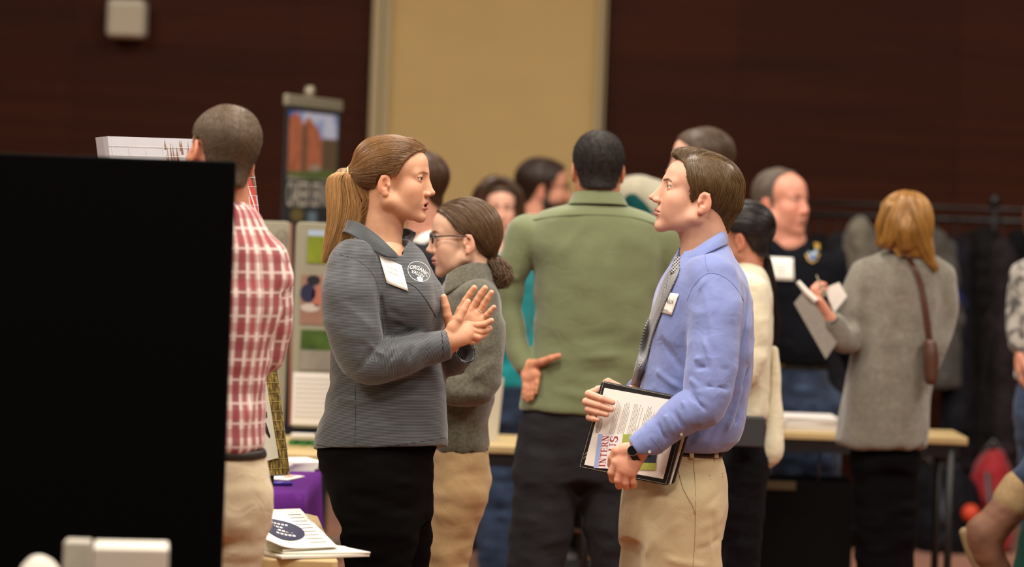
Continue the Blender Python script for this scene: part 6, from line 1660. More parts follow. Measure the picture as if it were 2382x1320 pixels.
        sheet('handout', 'grey printed handout hanging from the blonde woman\'s hand', [(1874, 672), (1952, 790), (1921, 836), (1847, 706)], [-108, -96, -104, -118], plain('grey_print', '8f8a80', .8, noise=.25, nscale=90))
        m = MB(); m.tube([P(1856, 656, -112), P(1876, 680, -112), P(1898, 700, -112)], [.008, .011, .011], 10); tag(m.build('rolled_paper', paper), 'rolled white sheet pointing up from the blonde woman\'s fist', 'papers')
        sheet('folded_paper', 'folded white paper behind the blonde woman\'s wrist', [(1918, 672), (1952, 658), (1970, 690), (1940, 728)], [-60, -56, -56, -62], paper)
        m = MB(); m.tube([P(1899, 640, -112), P(1908, 662, -114), P(1918, 690, -116)], [.002, .004, .004], 8); tag(m.build('pen', plain('pen_grey', 'a09880', .4)), 'slim pen held upright in the blonde woman\'s hand', 'pen')
        # person cut by the right edge
        D = 11.0
        L = leg_chain(D, 2410, 940, 0, 52, 2410, 0, 34); Rg = leg_chain(D, 2475, 940, 0, 52, 2475, 0, 34)
        simple_person('edge', 'person at the right picture edge in mottled grey knit top and blue jeans', D, (2440, 510, 60, 0, 0, 1.0, (2440, 600, 0), dict(neck=48)),
            hair_fn('2c1408', '6b3417', LINE_F, 10, nape=54, extra=[(lambda hd: cone((-.02, 0, -.02), (-.03, 0, -.1), .09, .07), .03)]), [(590, 2412, 2468, 34), (610, 2385, 2500, 56), (650, 2368, 2516, 66), (740, 2364, 2512, 68), (830, 2366, 2512, 66), (890, 2360, 2514, 68)],
            [[(2380, 640, 0, 30), (2368, 720, 0, 28), (2370, 800, -20, 24)]], [lambda P: auto_hand(P(2372, 815, -24), (0, 0, -1), (1, 0, 0), 20, size=.9)],
            shirt=knit('mottled_knit', '4a4845', 'a6a298', rough=1, mott=2.0, mscale=30), trousers=jeans, hip=[(880, 2370, 2508, 58), (940, 2370, 2508, 60), (985, 2374, 2504, 56)], legsL=L, legsR=Rg, fwd=(0, 1, 0))
        # seated person whose booted leg reaches into the corner
        D = 9.6; P = Px(D)
        b = P(2470, 1300); b[2] = 0
        R = empty('person', b, 'crouching person cut by the right edge, blue jeans and tan brown leather boot', 'person')
        j = Shape(); j.u(P.chain([(2560, 1040, 20, 70), (2460, 1080, 10, 62), (2400, 1120, 0, 48), (2350, 1176, 0, 36)]), .02); j.u(P.chain([(2560, 1040, 60, 70), (2500, 1180, 120, 56), (2480, 1300, 120, 44)]), .03)
        j.noise((.05, .05, .05), .004, 3); V, Q = j.mesh(.008); mesh_np('trousers', V, Q, jeans, R)
        bt = Shape(); bt.u(P.chain([(2366, 1156, 0, 42), (2340, 1190, 0, 42), (2312, 1220, 0, 42), (2292, 1244, 0, 42)]), .02); bt.u(P.chain([(2286, 1242, 0, 38), (2296, 1285, 0, 38), (2316, 1322, 0, 34), (2330, 1345, 0, 26)]), .03)
        bt.noise((.03, .03, .02), .003, 4); V, Q = bt.mesh(.006); bo = mesh_np('boot', V, Q, plain('tan_boot', '684530', .75, noise=.5, nscale=14), R)
        so_ = Shape(); so_.u(P.chain([(2244, 1240, 0, 13), (2262, 1290, 0, 14), (2290, 1340, 0, 14), (2306, 1358, 0, 12)]), .01); V, Q = so_.mesh(.005); mesh_np('boot_sole', V, Q, plain('crepe_sole', '7a6848', .8), bo)
        cf = Shape(); cf.u(P.cone((2372, 1140, 0, 46), (2356, 1166, 0, 47)), .01); V, Q = cf.mesh(.006); mesh_np('boot_cuff', V, Q, plain('shearling', '8a7350', .95, noise=.3, nscale=60), bo)
        bd = Shape(); bd.u(P.chain([(2570, 1040, 40, 60), (2580, 940, 30, 70), (2585, 820, 20, 76), (2585, 740, 20, 50)]), .02); V, Q = bd.mesh(.014); mesh_np('sweater', V, Q, knit('dark_green_knit', '0d2a22', '16382e', rough=.95), R)
        hd = Head(2585, 640, D, 120, 0, 0, 1.0, neck_w=P(2585, 740, 20), h=.004, neck=48); pcs = [hd.build()]
        for sg in (-1, 1):
            ch = [(2580, 800, 20+sg*90, 38), (2560, 900, 20+sg*105, 34), (2500, 1000, 10+sg*80, 28)]; sl = Shape(); sl.u(P.chain(ch), .01); V, Q = sl.mesh(.01); mesh_np('sleeve', V, Q, knit('dark_green_knit', '0d2a22', '16382e', rough=.95), R)
            pcs.append(hand_piece(auto_hand(P(2492, 1010, 10+sg*80), (-.8, 0, -.6), (-.3, 0, -1), 20, side=sg), .003))
        body_mesh(R, pcs)
        add_hair(hd, R, hair_shape(8, LINE_F, nape=52), hair_mat('hair_2c14', '2c1408', '6b3417'), 0, h=.005)
        jk = MB(); c = [P(2358, 1330, -90), P(2400, 1150, -90), P(2440, 1330, -90)]; 
        jk = Shape(); jk.u(P.chain([(2420, 1180, -110, 26), (2400, 1260, -110, 30), (2385, 1340, -110, 34), (2380, 1400, -110, 36)]), .02); jk.u(P.cone((2470, 1180, -110, 60), (2460, 1400, -110, 70)), .03)
        jk.noise((.05, .05, .06), .005, 3); jk.c(half((0, 0, 1), (0, 0, .0)), .002); V, Q = jk.mesh(.009); mesh_np('coat_on_floor', V, Q, knit('dark_green_knit', '0d2a22', '16382e', rough=.95)); o = [x for x in C.objects if x.name.startswith('coat_on_floor')][0]
        tag(o, 'dark green coat bundled at the bottom right corner', 'coat')
background_people()
# ---------------------------------------------------------------- furniture and things
def lam(px, py, z):
    """point at height z seen at (px, py)"""
    d = W(px, py, 1.0); k = (z-CAMZ)/(d[2]-CAMZ); return np.array([d[0]*k, k, z])
LAM = lambda: plain('maple_laminate', 'c3ab78', .5, noise=.08, nscale=6)
def table(label, corners, z, mat=None, th=.03, legs_=True, apron=None, name='folding_table'):
    """corners: plan outline (x, y) of the top"""
    cs = np.array([(x, y, z-th) for x, y in corners]); c = cs.mean(0)
    R = empty(name, (c[0], c[1], 0), label, 'table')
    m = MB(); m.slab(cs, (0, 0, th)); m.build('tabletop', mat or LAM(), R, bevel=.005)
    edge = MB(); edge.slab([c+(p-c)*.94-(0, 0, .05) for p in cs], (0, 0, .05)); edge.build('frame', plain('dark_steel', '131212', .5), R)
    for p in cs:
        q = c+(p-c)*.88; m = MB(); m.tube([(q[0], q[1], z-th-.02), (q[0], q[1], .0)], .016, 8); m.build('leg', plain('dark_steel', '131212', .5), R, smooth=True)
    return R

def props():
    white = plain('paper', 'e8e4da', .8)
    # wall speaker
    YB = 15.7; a = W(302, 47, YB); s = F/YB
    R = empty('wall_speaker', (a[0], YB-.09, a[2]-.11), 'small white square loudspeaker mounted high on the dark wood wall', 'speaker')
    m = MB(); m.box((a[0], YB-.1, a[2]), (.205, .2, .21)); m.build('housing', plain('speaker_white', 'c9c3ae', .5), R, bevel=.028)
    m = MB(); m.box((a[0], YB-.205, a[2]-.01), (.17, .01, .165)); m.build('grille', plain('speaker_grille', 'b5ad97', .7), R, bevel=.01)
    # roll-up banner, seen nearly edge-on
    D1, D2 = 12.2, 12.85
    tl, tr = W(664, 240, D1), W(792, 248, D2); u = (tr-tl); u[2] = 0; wd = np.linalg.norm(u); u /= wd; n = np.array((u[1], -u[0], 0)); 
    if n[1] > 0: n = -n
    zt = tl[2]; o = np.array((tl[0], tl[1], 0))
    R = empty('banner_stand', o+u*wd/2, 'roll-up banner with brick building picture and large white condensed letters, against the dark wall', 'banner')
    def bp(x, z, off=0): return o+u*x*wd+np.array((0, 0, z))+n*off
    m = MB(); m.slab([bp(0, .12), bp(1, .12), bp(1, zt), bp(0, zt)], n*.004); bo = m.build('banner_sheet', plain('banner_dark', '1f2226', .6), R)
    m = MB(); m.slab([bp(0, zt-.01, -.012), bp(1, zt-.01, -.012), bp(1, zt-.01, .012), bp(0, zt-.01, .012)], (0, 0, .05)); m.build('top_rail', plain('pale_metal', '8d8873', .4, .3), R, bevel=.006)
    m = MB(); m.slab([bp(-.03, .0, -.08), bp(1.03, .0, -.08), bp(1.03, .0, .08), bp(-.03, .0, .08)], (0, 0, .1)); m.build('base', plain('pale_metal', '8d8873', .4, .3), R, bevel=.01)
    m = MB(); m.tube([bp(.48, .05, -.04), bp(.48, zt+.05, -.03), bp(.48, zt+.08, -.02)], .016, 10); m.tube([bp(.48, zt+.06, -.03), bp(.48, zt+.06, .0)], .03, 10); m.build('pole', plain('pale_metal', '8d8873', .4, .3), R, smooth=True)
    f = lambda off: (lambda x, y: bp(x, y, .004+off))
    zz = lambda py: (CAMZ-(py-450)/(F/12.4))
    x0, x1 = .06, .94
    G = Flat2D(); G.rect(x0, zz(405), x1, zt-.03); sk = NT('banner_sky'); tc = sk.n('ShaderNodeTexCoord'); nz = sk.n('ShaderNodeTexNoise', i_Scale=5.0, i_Detail=4.0); sk.l(tc.outputs['Object'], nz.inputs['Vector'])
    mr = sk.n('ShaderNodeMapRange'); mr.inputs[1].default_value = .42; mr.inputs[2].default_value = .6; sk.l(nz.outputs[0], mr.inputs[0]); sk.l(sk.mix(mr.outputs[0], srgb('3f66b4'), srgb('b8c0d6')), sk.b.inputs['Base Color']); G.build(f(.0005), 'sky_picture', sk.m, bo)
    G = Flat2D(); G.add([(x0, zz(405)), (x0, zz(275)), (.16, zz(262)), (.26, zz(272)), (.3, zz(290)), (.4, zz(268)), (.5, zz(285)), (.6, zz(300)), (.66, zz(330)), (.7, zz(405))], [tuple(range(10))])
    G.build(f(.001), 'building_picture', plain('banner_brick', '9a583a', .7, noise=.6, nscale=14), bo)
    G = Flat2D(); G.rect(.66, zz(405), x1, zz(318)); G.build(f(.0015), 'side_wing_picture', plain('banner_brown', '57452f', .7, noise=.4, nscale=12), bo); G = Flat2D(); G.rect(.3, zz(400), .38, zz(290)); G.build(f(.0016), 'doorway_picture', plain('banner_brown', '57452f', .7, noise=.4, nscale=12), bo)  # brown print of the side wing and the doorway
    G = Flat2D(); G.add([(x0, zz(400)), (x1, zz(392)), (x1, zz(412)), (.5, zz(418)), (x0, zz(410))], [tuple(range(5))]); G.build(f(.002), 'lawn_picture', plain('banner_lawn', '4c5c2c', .7, noise=.4, nscale=20), bo)
    G = Flat2D(); G.rect(x0, zz(418), x1, zz(406)); G.ring(.55, zz(404), .1, .03, .03, a1=180); G.build(f(.0018), 'path_picture', plain('banner_path', '8e8577', .7), bo)
    V, Fc = text_tris('CAREER SERVICES', 1, False); V = V-V.min(0); V = V/V.max(0)
    G = Flat2D(); G.add([(x0+v[0]*(x1-x0), zz(480)+v[1]*(zz(423)-zz(480))) for v in V], Fc); G.build(f(.003), 'lettering', plain('banner_letter', 'c3bdac', .7), bo)
    G = Flat2D(); G.disc(.25, zz(500), .12, .03); G.build(f(.0022), 'leaves_picture', plain('banner_leaf', '5c5128', .7), bo)
    G = Flat2D(); G.rect(.44, zz(560), .6, zz(492)); G.build(f(.0024), 'figure_picture', plain('banner_blue', '5c7078', .7), bo)

    # ---- grey tri-fold display on the far left table
    D = 10.2; P = Px(D); gf = knit('grey_display_fabric', '928e78', 'a09b84', rough=.95, mott=.2, mscale=6, fine=500, bump=.4)
    R = empty('display_board', P(690, 995), 'grey fabric folding display board with photos, standing on the tan table behind the ponytail', 'display board')
    def panel(xa, xb, va, vb, nm):
        zt_ = P(690, 517)[2]; zb = P(690, 996)[2]; a = P(xa, 700, va); b = P(xb, 700, vb); a[2] = b[2] = 0
        e = (b-a); L = np.linalg.norm(e); e /= L; nn = np.array((e[1], -e[0], 0)); nn = -nn if nn[1] > 0 else nn; r = .02; pts = []
        for cx_, cz_, a0 in ((L-r, zt_-r, 0), (r, zt_-r, 90), (r, zb+r, 180), (L-r, zb+r, 270)):
            for k in range(5):
                t = math.radians(a0+90*k/4); pts.append(a+e*(cx_+r*math.cos(t))+np.array((0, 0, cz_+r*math.sin(t))))
        m = MB(); m.slab(pts, -nn*.02); o = m.build(nm, gf, R, bevel=.004)
        return o, (lambda x, z, off=.003: a+e*x*L+np.array((0, 0, z))+nn*off)
    pl_, fl_ = panel(590, 672, -60, 20, 'side_panel'); pr_, fr_ = panel(682, 845, 20, 20, 'centre_panel'); panel(852, 897, 20, -70, 'side_panel')
    Z = lambda py: P(700, py)[2]; U = lambda px: (px-682)/163
    def pic(quad, nm, mat, fn=fr_, par=pr_, off=.004):
        x0_, y0_, x1_, y1_ = quad; G = Flat2D(); G.add([(x0_, Z(y1_)), (x1_, Z(y1_)), (x1_, Z(y0_)), (x0_, Z(y0_))], [(0, 1, 2, 3)]); return G.build(lambda x, z: fn(x, z, off), nm, mat, par)
    pic((U(711), 535, U(800), 562), 'sky_photo', plain('photo_sky', 'a9bcd0', .4)); pic((U(711), 548, U(800), 612), 'meadow_photo', plain('photo_meadow', '7c8a22', .4, noise=.7, nscale=14), off=.005)
    p = pic((U(700), 640, U(800), 755), 'people_photo', plain('photo_skin', '9a7460', .4, noise=.5, nscale=12))
    for (cx_, cy_, rx, ry, col) in ((728, 652, 16, 12, '15161c'), (716, 682, 18, 22, '1d2140'), (738, 690, 12, 24, 'b06a58'), (722, 716, 22, 10, 'c0b4a8')):
        G = Flat2D(); G.disc(U(cx_), 0, rx/163, 1); G.V = [(x, Z(cy_)+y*ry/P.s) for x, y in G.V]; G.build(lambda x, z: fr_(x, z, .006), 'photo_detail', plain('pd'+col, col, .5), p)
    pic((U(703), 768, U(800), 828), 'hedge_photo', plain('photo_hedge', '3f5a1e', .4, noise=.8, nscale=16)); pic((U(703), 815, U(800), 862), 'path_photo', plain('photo_path', '8c8678', .4, noise=.4, nscale=14), off=.005)
    pg = pic((U(688), 868, U(800), 990), 'text_sheet', white)
    G = Flat2D()
    for i in range(9): G.add([(U(694), Z(884+i*11)), (U(790), Z(884+i*11)), (U(790), Z(882+i*11)), (U(694), Z(882+i*11))], [(0, 1, 2, 3)])
    tag(G.build(lambda x, z: fr_(x, z, .006), 'print', plain('pale_ink', 'b7b2a6', .8), pg), kind='stuff')
    G = Flat2D(); G.ring(.72, 0, .16, 1, .05); G.disc(.72, 0, .07, .4); G.V = [(x, Z(560)+y*.035) for x, y in G.V]; G.build(lambda x, z: fl_(x, z, .004), 'round_logo', plain('logo_grey', '857e70', .6), pl_)
    m = MB(); m.tube([P(677, 520, 20), P(675, 990, 20)], .006, 6); m.build('hinge', plain('hinge_red', '8f5a48', .6), R)
    zt = .74
    a = lam(560, 1052, zt); b = lam(905, 1060, zt)
    table('long tan folding table under the grey display board', [(a[0], a[1]), (b[0], a[1]), (b[0], a[1]+.75), (a[0], a[1]+.75)], zt)
    g = MB(); q = lam(710, 1036, zt)
    rs = np.random.RandomState(2)
    for k in range(14): c = q+np.array((rs.uniform(-.05, .05), rs.uniform(-.03, .03), .008)); g.box(c, (.03, .02, .015), Matrix.Rotation(rs.rand()*3, 3, 'Z'))
    tag(g.build('green_garland', plain('garland', '2f7a35', .5)), 'small green leafy garland lying on the tan table by the display board', 'decoration', kind='stuff')
    m = MB(); q = lam(705, 1024, zt); m.box(q+(0, 0, .012), (.09, .06, .02)); tag(m.build('note_pad', white, bevel=.004), 'small white pad lying on the tan table before the display board', 'pad')

    # ---- purple covered table
    pz = .745; fr = lam(708, 1150, pz); y0 = fr[1]; xr = fr[0]; xl = xr-1.5; y1 = y0+.75
    R = table('table draped in purple cloth beyond the near table', [(xl+.02, y0+.02), (xr-.02, y0+.02), (xr-.02, y1-.02), (xl+.02, y1-.02)], pz-.006)
    V = []; n = 200; per = []
    L = [(xl, y0), (xr, y0), (xr, y1), (xl, y1)]
    for i in range(4):
        p0, p1 = np.array(L[i]), np.array(L[(i+1) % 4])
        for k in range(n//4): per.append((p0+(p1-p0)*k/(n/4)))
    per = np.array(per); ctr = per.mean(0); rows = []
    for j, z in enumerate(np.linspace(pz, .04, 16)):
        w = (pz-z)/pz; d = per-ctr; nn = d/np.abs(d).max(0); out = np.sign(d)*(np.abs(nn) > .985)
        ph = np.arange(n)*.42; rows.append(np.stack([per[:, 0]+out[:, 0]*(w*.05+.03*w*np.sin(ph*2.1)), per[:, 1]+out[:, 1]*(w*.05+.03*w*np.sin(ph*1.7)), np.full(n, z)], 1))
    V = np.concatenate(rows+[np.array([[ctr[0], ctr[1], pz]])]); Fc = [(j*n+i, (j+1)*n+i, (j+1)*n+(i+1) % n, j*n+(i+1) % n) for j in range(15) for i in range(n)]+[(i, (i+1) % n, 16*n) for i in range(n)]
    tag(mesh_np('tablecloth', V, [tuple(map(int, f)) for f in Fc], plain('purple_cloth', '5c2478', .85, spec=.15)), 'purple tablecloth falling in folds over the table behind the open binder', 'tablecloth')
    for i in range(4):
        m = MB(); q = lam(688, 1092, pz)+np.array((.004*i, .0, .004+i*.008)); m.box(q, (.11, .16, .006), Matrix.Rotation(.15+.1*i, 3, 'Z'))
        tag(m.build('leaflet', white), 'white leaflet in the fanned stack on the purple cloth', 'leaflet', 'fanned stack of white leaflets on the purple tablecloth')
    m = MB(); q = lam(655, 1114, pz); m.box(q+(0, 0, .004), (.1, .14, .003), Matrix.Rotation(-.3, 3, 'Z')); o = m.build('flyer', white); tag(o, 'white flyer with an orange stripe lying on the purple cloth', 'flyer')
    m = MB(); m.box(q+(0.02, 0.01, .0062), (.03, .06, .001), Matrix.Rotation(-.3, 3, 'Z')); m.build('orange_stripe', plain('flyer_orange', 'c07a58', .6), o)
    m = MB(); q = lam(645, 1132, pz); m.tube([q+(-.04, 0, .008), q+(.045, .015, .008)], .007, 8); tag(m.build('marker', plain('violet_plastic', '3d2a86', .35), smooth=True), 'violet marker lying on the purple cloth', 'marker')

    # ---- near table with binder and foam board
    z = .74; f0 = lam(786, 1306, z); b0 = lam(733, 1196, z)
    xr = f0[0]; yf = f0[1]; xl = xr-1.9
    table('tan laminate folding table at bottom left carrying the open binder', [(xl, yf), (xr-.012, yf), (xr, yf+.012), (b0[0]+.012, b0[1]-.05), (b0[0]-.02, b0[1]), (xl, b0[1])], z)
    q = [lam(x, y, z+.002) for x, y in ((560, 1278), (655, 1302), (860, 1296), (800, 1277), (700, 1266), (590, 1262))]
    m = MB(); m.slab([q[0], q[1], q[2], q[3], q[5]], (0, 0, .007)); o = m.build('foam_board', plain('board_white', 'd9d5c6', .6), bevel=.001)
    tag(o, 'white foam board sticking out past the tan table edge, under the open binder', 'board')
    m = MB(); m.slab([lam(x, y, z+.010) for x, y in ((575, 1270), (658, 1290), (862, 1289), (780, 1272))], (0, 0, .0045)); tag(m.build('white_folder', plain('board_white2', 'e2dfd2', .6), bevel=.001), 'white folder lying flat between the foam board and the open binder', 'folder')
    zb = z+.016
    R = empty('open_binder', lam(680, 1250, zb), 'open white binder with a navy oval on its page, on the near tan table', 'binder')
    A = [lam(x, y, zb) for x, y in ((658, 1284), (784, 1276), (698, 1187), (605, 1194))]
    m = MB(); m.slab(A, (0, 0, .004)); m.build('cover', white, R)
    # the page block rises to the left where it curls
    nU, nV = 20, 12; V = []; hgt = lambda t: .004+.028*math.exp(-((t-.02)/.25)**2)
    B = [lam(x, y, zb+.004) for x, y in ((600, 1284), (784, 1275), (698, 1187), (560, 1190))]
    for j in range(nV+1):
        for i in range(nU+1):
            a_, b_ = i/nU, j/nV; p = B[0]*(1-a_)*(1-b_)+B[1]*a_*(1-b_)+B[2]*a_*b_+B[3]*(1-a_)*b_; V.append(p+np.array((0, 0, hgt(a_))))
    Q = [(j*(nU+1)+i, j*(nU+1)+i+1, (j+1)*(nU+1)+i+1, (j+1)*(nU+1)+i) for j in range(nV) for i in range(nU)]
    po = mesh_np('page', V, Q, white, R); md = po.modifiers.new('t', 'SOLIDIFY'); md.thickness = .002
    def bf(x, y, off=.0022):
        p = B[0]*(1-x)*(1-y)+B[1]*x*(1-y)+B[2]*x*y+B[3]*(1-x)*y; return p+np.array((0, 0, hgt(x)+off))
    G = Flat2D(); G.disc(.40, .42, .34, .26, 40, rot=-.25); G.build(bf, 'navy_oval', plain('navy_print', '2b2d48', .6), po)
    G = Flat2D()
    for i, (w_, t_) in enumerate(((.20, ''), (.25, ''), (.26, ''), (.2, ''))):
        for k_ in range(7): a_ = -.17+.05*k_; G.line([(.40+a_, .56-.09*i-a_*.25), (.40+a_+.036, .56-.09*i-(a_+.036)*.25)], .042)
    tag(G.build(lambda x, y: bf(x, y, .0032), 'lettering', plain('print_white', 'e2ded4', .6), po), kind='stuff')
    G = Flat2D()
    for i in range(9): G.rect(.70, .1+i*.09, .92, .115+i*.09)
    tag(G.build(bf, 'print', plain('pink_ink', 'dcd2ca', .7), po), kind='stuff')

    # ---- tabletop pop-up mural display
    TL, TR, BRr, BL = W(250, 317, 7.80), W(583, 328, 8.16), W(675, 1105, 8.02), W(340, 1118, 7.66)
    R = empty('popup_display', (BL+BRr)/2, 'tabletop pop-up mural with pale sky and red barn, behind the plaid shirt man', 'display')
    nn = np.cross(TR-TL, BL-TL); nn /= np.linalg.norm(nn); nn = -nn if nn[1] > 0 else nn
    def mp(x, y, off=0): return TL*(1-x)*(1-y)+TR*x*(1-y)+BRr*x*y+BL*(1-x)*y+nn*off
    m = MB(); m.slab([mp(0, 0, -.02), mp(1, 0, -.02), mp(1, 1, -.02), mp(0, 1, -.02)], nn*.02); bo = m.build('mural_panel', plain('mural_sky', 'adadb3', .45, noise=.16, nscale=9), R)
    side = MB(); sa, sb = W(222, 320, 8.0), W(318, 1122, 7.9); side.slab([TL, BL, sb, sa], (0, .006, 0)); side.build('end_panel', plain('mural_end', 'adadb3', .45), R)
    bk = MB()
    for x_ in (.15, .85): bk.tube([mp(x_, .1, -.02), mp(x_, 1, -.02)+np.array((0, .22, -.1))], .012, 6)
    bk.tube([mp(.15, 1, -.02)+np.array((0, .22, -.1)), mp(.85, 1, -.02)+np.array((0, .22, -.1))], .012, 6); bk.build('easel', plain('dark_steel', '131212', .5), R)
    for x_ in (.12, .88):
        m = MB(); m.tube([mp(x_, 1, -.01), mp(x_, 1, -.01)+np.array((0, 0, .742-mp(x_, 1)[2]))], .008, 6); m.build('foot', plain('dark_steel', '131212', .5), R)
    rs = random.Random(5)
    G = Flat2D()
    for k in range(130):
        x = rs.uniform(.38, 1.0); y = rs.uniform(.0, .12); h = rs.uniform(.02, .07); G.add([(x-.008, y+h), (x+.008, y+h), (x, y-h*.5)], [(0, 1, 2)])
    G.V = [(min(x, .999), max(y, .004)) for x, y in G.V]; G.build(lambda x, y: mp(x, y, .001), 'autumn_trees_picture', plain('mural_tree', '7d4f30', .5, noise=.5, nscale=60), bo)
    G = Flat2D()
    for k in range(36):
        x = rs.uniform(.02, .5); y = rs.uniform(.07, .12); G.add([(x-.006, y+.02), (x+.006, y+.02), (x, y-.006)], [(0, 1, 2)])
    G.build(lambda x, y: mp(x, y, .0008), 'distant_figures_picture', plain('mural_lilac', '8b8798', .5, noise=.3, nscale=40), bo)
    G = Flat2D(); G.add([(.45, .52), (.45, .2), (.7, .09), (.95, .10), (.985, .15), (.996, .24), (.996, .52)], [tuple(range(7))]); G.build(lambda x, y: mp(x, y, .0014), 'barn_picture', plain('mural_red', 'b0322a', .5, noise=.25, nscale=30), bo)
    G = Flat2D(); G.rect(.915, .17, .94, .20); G.line([(.93, .125), (.965, .19), (.985, .24)], .008); G.line([(.93, .265), (.955, .25), (.98, .27)], .01); G.rect(.935, .272, .975, .29); G.build(lambda x, y: mp(x, y, .002), 'barn_trim_picture', plain('mural_white', 'd9d3cc', .5), bo)
    G = Flat2D(); G.rect(0, .52, .995, .998); t = NT('mural_grass'); tc = t.n('ShaderNodeTexCoord'); mpg = t.n('ShaderNodeMapping'); mpg.inputs['Scale'].default_value = (160, 160, 26); t.l(tc.outputs['Object'], mpg.inputs[0]); nz = t.n('ShaderNodeTexNoise', i_Scale=1.0, i_Detail=4.0); t.l(mpg.outputs[0], nz.inputs['Vector'])
    rmp = t.n('ShaderNodeValToRGB'); rmp.color_ramp.elements[0].position = .35; rmp.color_ramp.elements[0].color = (*srgb('3a2a12'), 1); rmp.color_ramp.elements[1].position = .7; rmp.color_ramp.elements[1].color = (*srgb('c2a54e'), 1)
    e = rmp.color_ramp.elements.new(.52); e.color = (*srgb('75602b'), 1); t.l(nz.outputs[0], rmp.inputs[0]); t.l(rmp.outputs[0], t.b.inputs['Base Color']); t.set(Roughness=.5)
    G.build(lambda x, y: mp(x, y, .0012), 'grass_picture', t.m, bo)
    for y_a, y_b, cm in ((.028, .5, plain('seam_white', 'c4c0b6', .6)), (.504, .99, plain('seam_cream', 'a89850', .6))):
        G = Flat2D(); k = 0; y = y_a
        while y < y_b:
            G.line([(0, y), (1, y)], .0016)
            for j in range(9): G.line([(j*.115+(.06 if k % 2 else 0)+.02, y), (j*.115+(.06 if k % 2 else 0)+.02, y+.028)], .0022)
            y += .028; k += 1
        tag(G.build(lambda x, y: mp(min(x, .999), min(y, .999), .0026), 'grid_seams', cm, bo), kind='stuff')
    def hp(px, py, off):  # on the mural plane at a pixel
        d = W(px, py, 1.0); d[2] -= CAMZ; o_ = np.array((0, 0, CAMZ)); p0 = mp(1, .7, off); return o_+d*(((p0-o_)@nn)/(d@nn))
    m = MB(); m.slab([hp(540, 900, .004), hp(617, 888, .004), hp(646, 1066, .004), hp(560, 1090, .004)], nn*.004); o = m.build('notice_card', plain('card_white', 'cdc7b4', .6)); tag(o, 'white card with heavy black letters fixed low on the mural display', 'sign')
    G = Flat2D(); G.add([(612, 960), (621, 958), (622, 972), (614, 973)], [(0, 1, 2, 3)]); G.add([(613, 984), (619, 984), (629, 1016), (627, 1020), (615, 1002)], [(0, 1, 2, 3, 4)]); G.add([(585, 958), (600, 958), (606, 1020), (592, 1020)], [(0, 1, 2, 3)])
    G.build(lambda x, y: hp(x, y, .0095), 'lettering', plain('card_black', '15130f', .6), o)

    # ---- black panel and white boxes close to the camera
    D = 6.02; P = Px(D); a = P(-60, 357); b = P(546, 375); zt_ = b[2]
    R = empty('presentation_board', (b[0]-.3, D, .74), 'large black presentation board filling the lower left foreground', 'display board')
    cl = plain('black_board', '030303', .95, spec=.08)
    dx = P(511, 1320)[0]-b[0]
    m = MB(); w0 = -1.35
    m.slab([(w0+.0, D, .745), (b[0]+.003, D, .745), (b[0]+.003, D, zt_), (w0, D, zt_)], (0, .02, 0)); m.build('panel', cl, R, bevel=.006)
    m = MB(); m.slab([(b[0]-.02, D+.02, .745), (b[0]-.06, D+.30, .745), (b[0]-.06, D+.30, zt_-.01), (b[0]-.02, D+.02, zt_-.01)], (.012, 0, 0)); m.build('wing_panel', cl, R, bevel=.004)
    table('black topped table under the black presentation board', [(-1.4, 5.0), (b[0]+.02, 5.0), (b[0]+.02, 6.4), (-1.4, 6.4)], .74, plain('black_top', '080808', .6))
    zt2 = .742; D2 = 5.35; P2 = Px(D2)
    def bxp(name, label, x0_, x1_, ytop, dep, rot, mat, cat='box', h0=zt2, bev=.004, v=0, grp=None):
        a_, b_ = P2(x0_, ytop, v), P2(x1_, ytop, v); zt3 = a_[2]; w_ = b_[0]-a_[0]; m = MB(); m.box(((a_[0]+b_[0])/2, D2+v/P2.s, (zt3+h0)/2), (w_, dep, zt3-h0), Matrix.Rotation(rot, 3, 'Z')); tag(m.build(name, mat, bevel=bev), label, cat); return zt3
    wb = plain('carton_white', 'cfcabb', .7)
    bxp('carton', 'long white carton in front of the black presentation board', 220, 392, 1264, .12, .12, wb)
    bxp('upright_carton', 'upright white carton just left of the long one', 152, 212, 1256, .06, .05, plain('carton_grey', 'aaa496', .7), v=90)
    s_ = Shape(); c = P2(92, 1350, -40); s_.u(ell((c[0], c[1], zt2+.05), (.055, .05, .05)), .01); top_ = P2(92, 1290, -40)[2]; s_.u(ell((c[0], c[1], (top_+zt2)/2), (.052, .05, (top_-zt2)/2)), .02); s_.noise((.02, .02, .02), .004, 3); s_.c(half((0, 0, 1), (0, 0, zt2)), .002)
    V, Q = s_.mesh(.005); tag(mesh_np('tissue_bundle', V, Q, plain('tissue', 'd5d0c2', .9)), 'crumpled white tissue bundle at the far left corner', 'tissue')

    # ---- table with small white sign between the glasses woman and the green-shirted man
    a = lam(1128, 1036, zt); b = lam(1240, 1040, zt)
    table('tan folding table between the glasses woman and the green shirt man', [(a[0]-.3, a[1]), (b[0]+.25, a[1]), (b[0]+.25, a[1]+.5), (a[0]-.3, a[1]+.5)], zt)
    Pq = Px(a[1]+.15); m = MB(); m.slab([Pq(1128, 1016), Pq(1157, 1016), Pq(1172, 880), Pq(1140, 880)], (0, .01, 0)); o = m.build('standing_card', plain('card_cream', 'cfc8b4', .6)); 
    zz_ = min(v.co.z for v in o.data.vertices)
    for v in o.data.vertices:
        if v.co.z < zz_+.02: v.co.z = zt+.001
    tag(o, 'cream standing card on the tan table beside the glasses woman\'s elbow', 'sign')
    # ---- right table
    zr = .80; f0 = lam(2252, 1019, zr)
    table('narrow tan seminar table on the right, in front of the black polo man', [(f0[0]-1.0, f0[1]), (f0[0], f0[1]), (f0[0], f0[1]+.36), (f0[0]-1.0, f0[1]+.36)], zr)
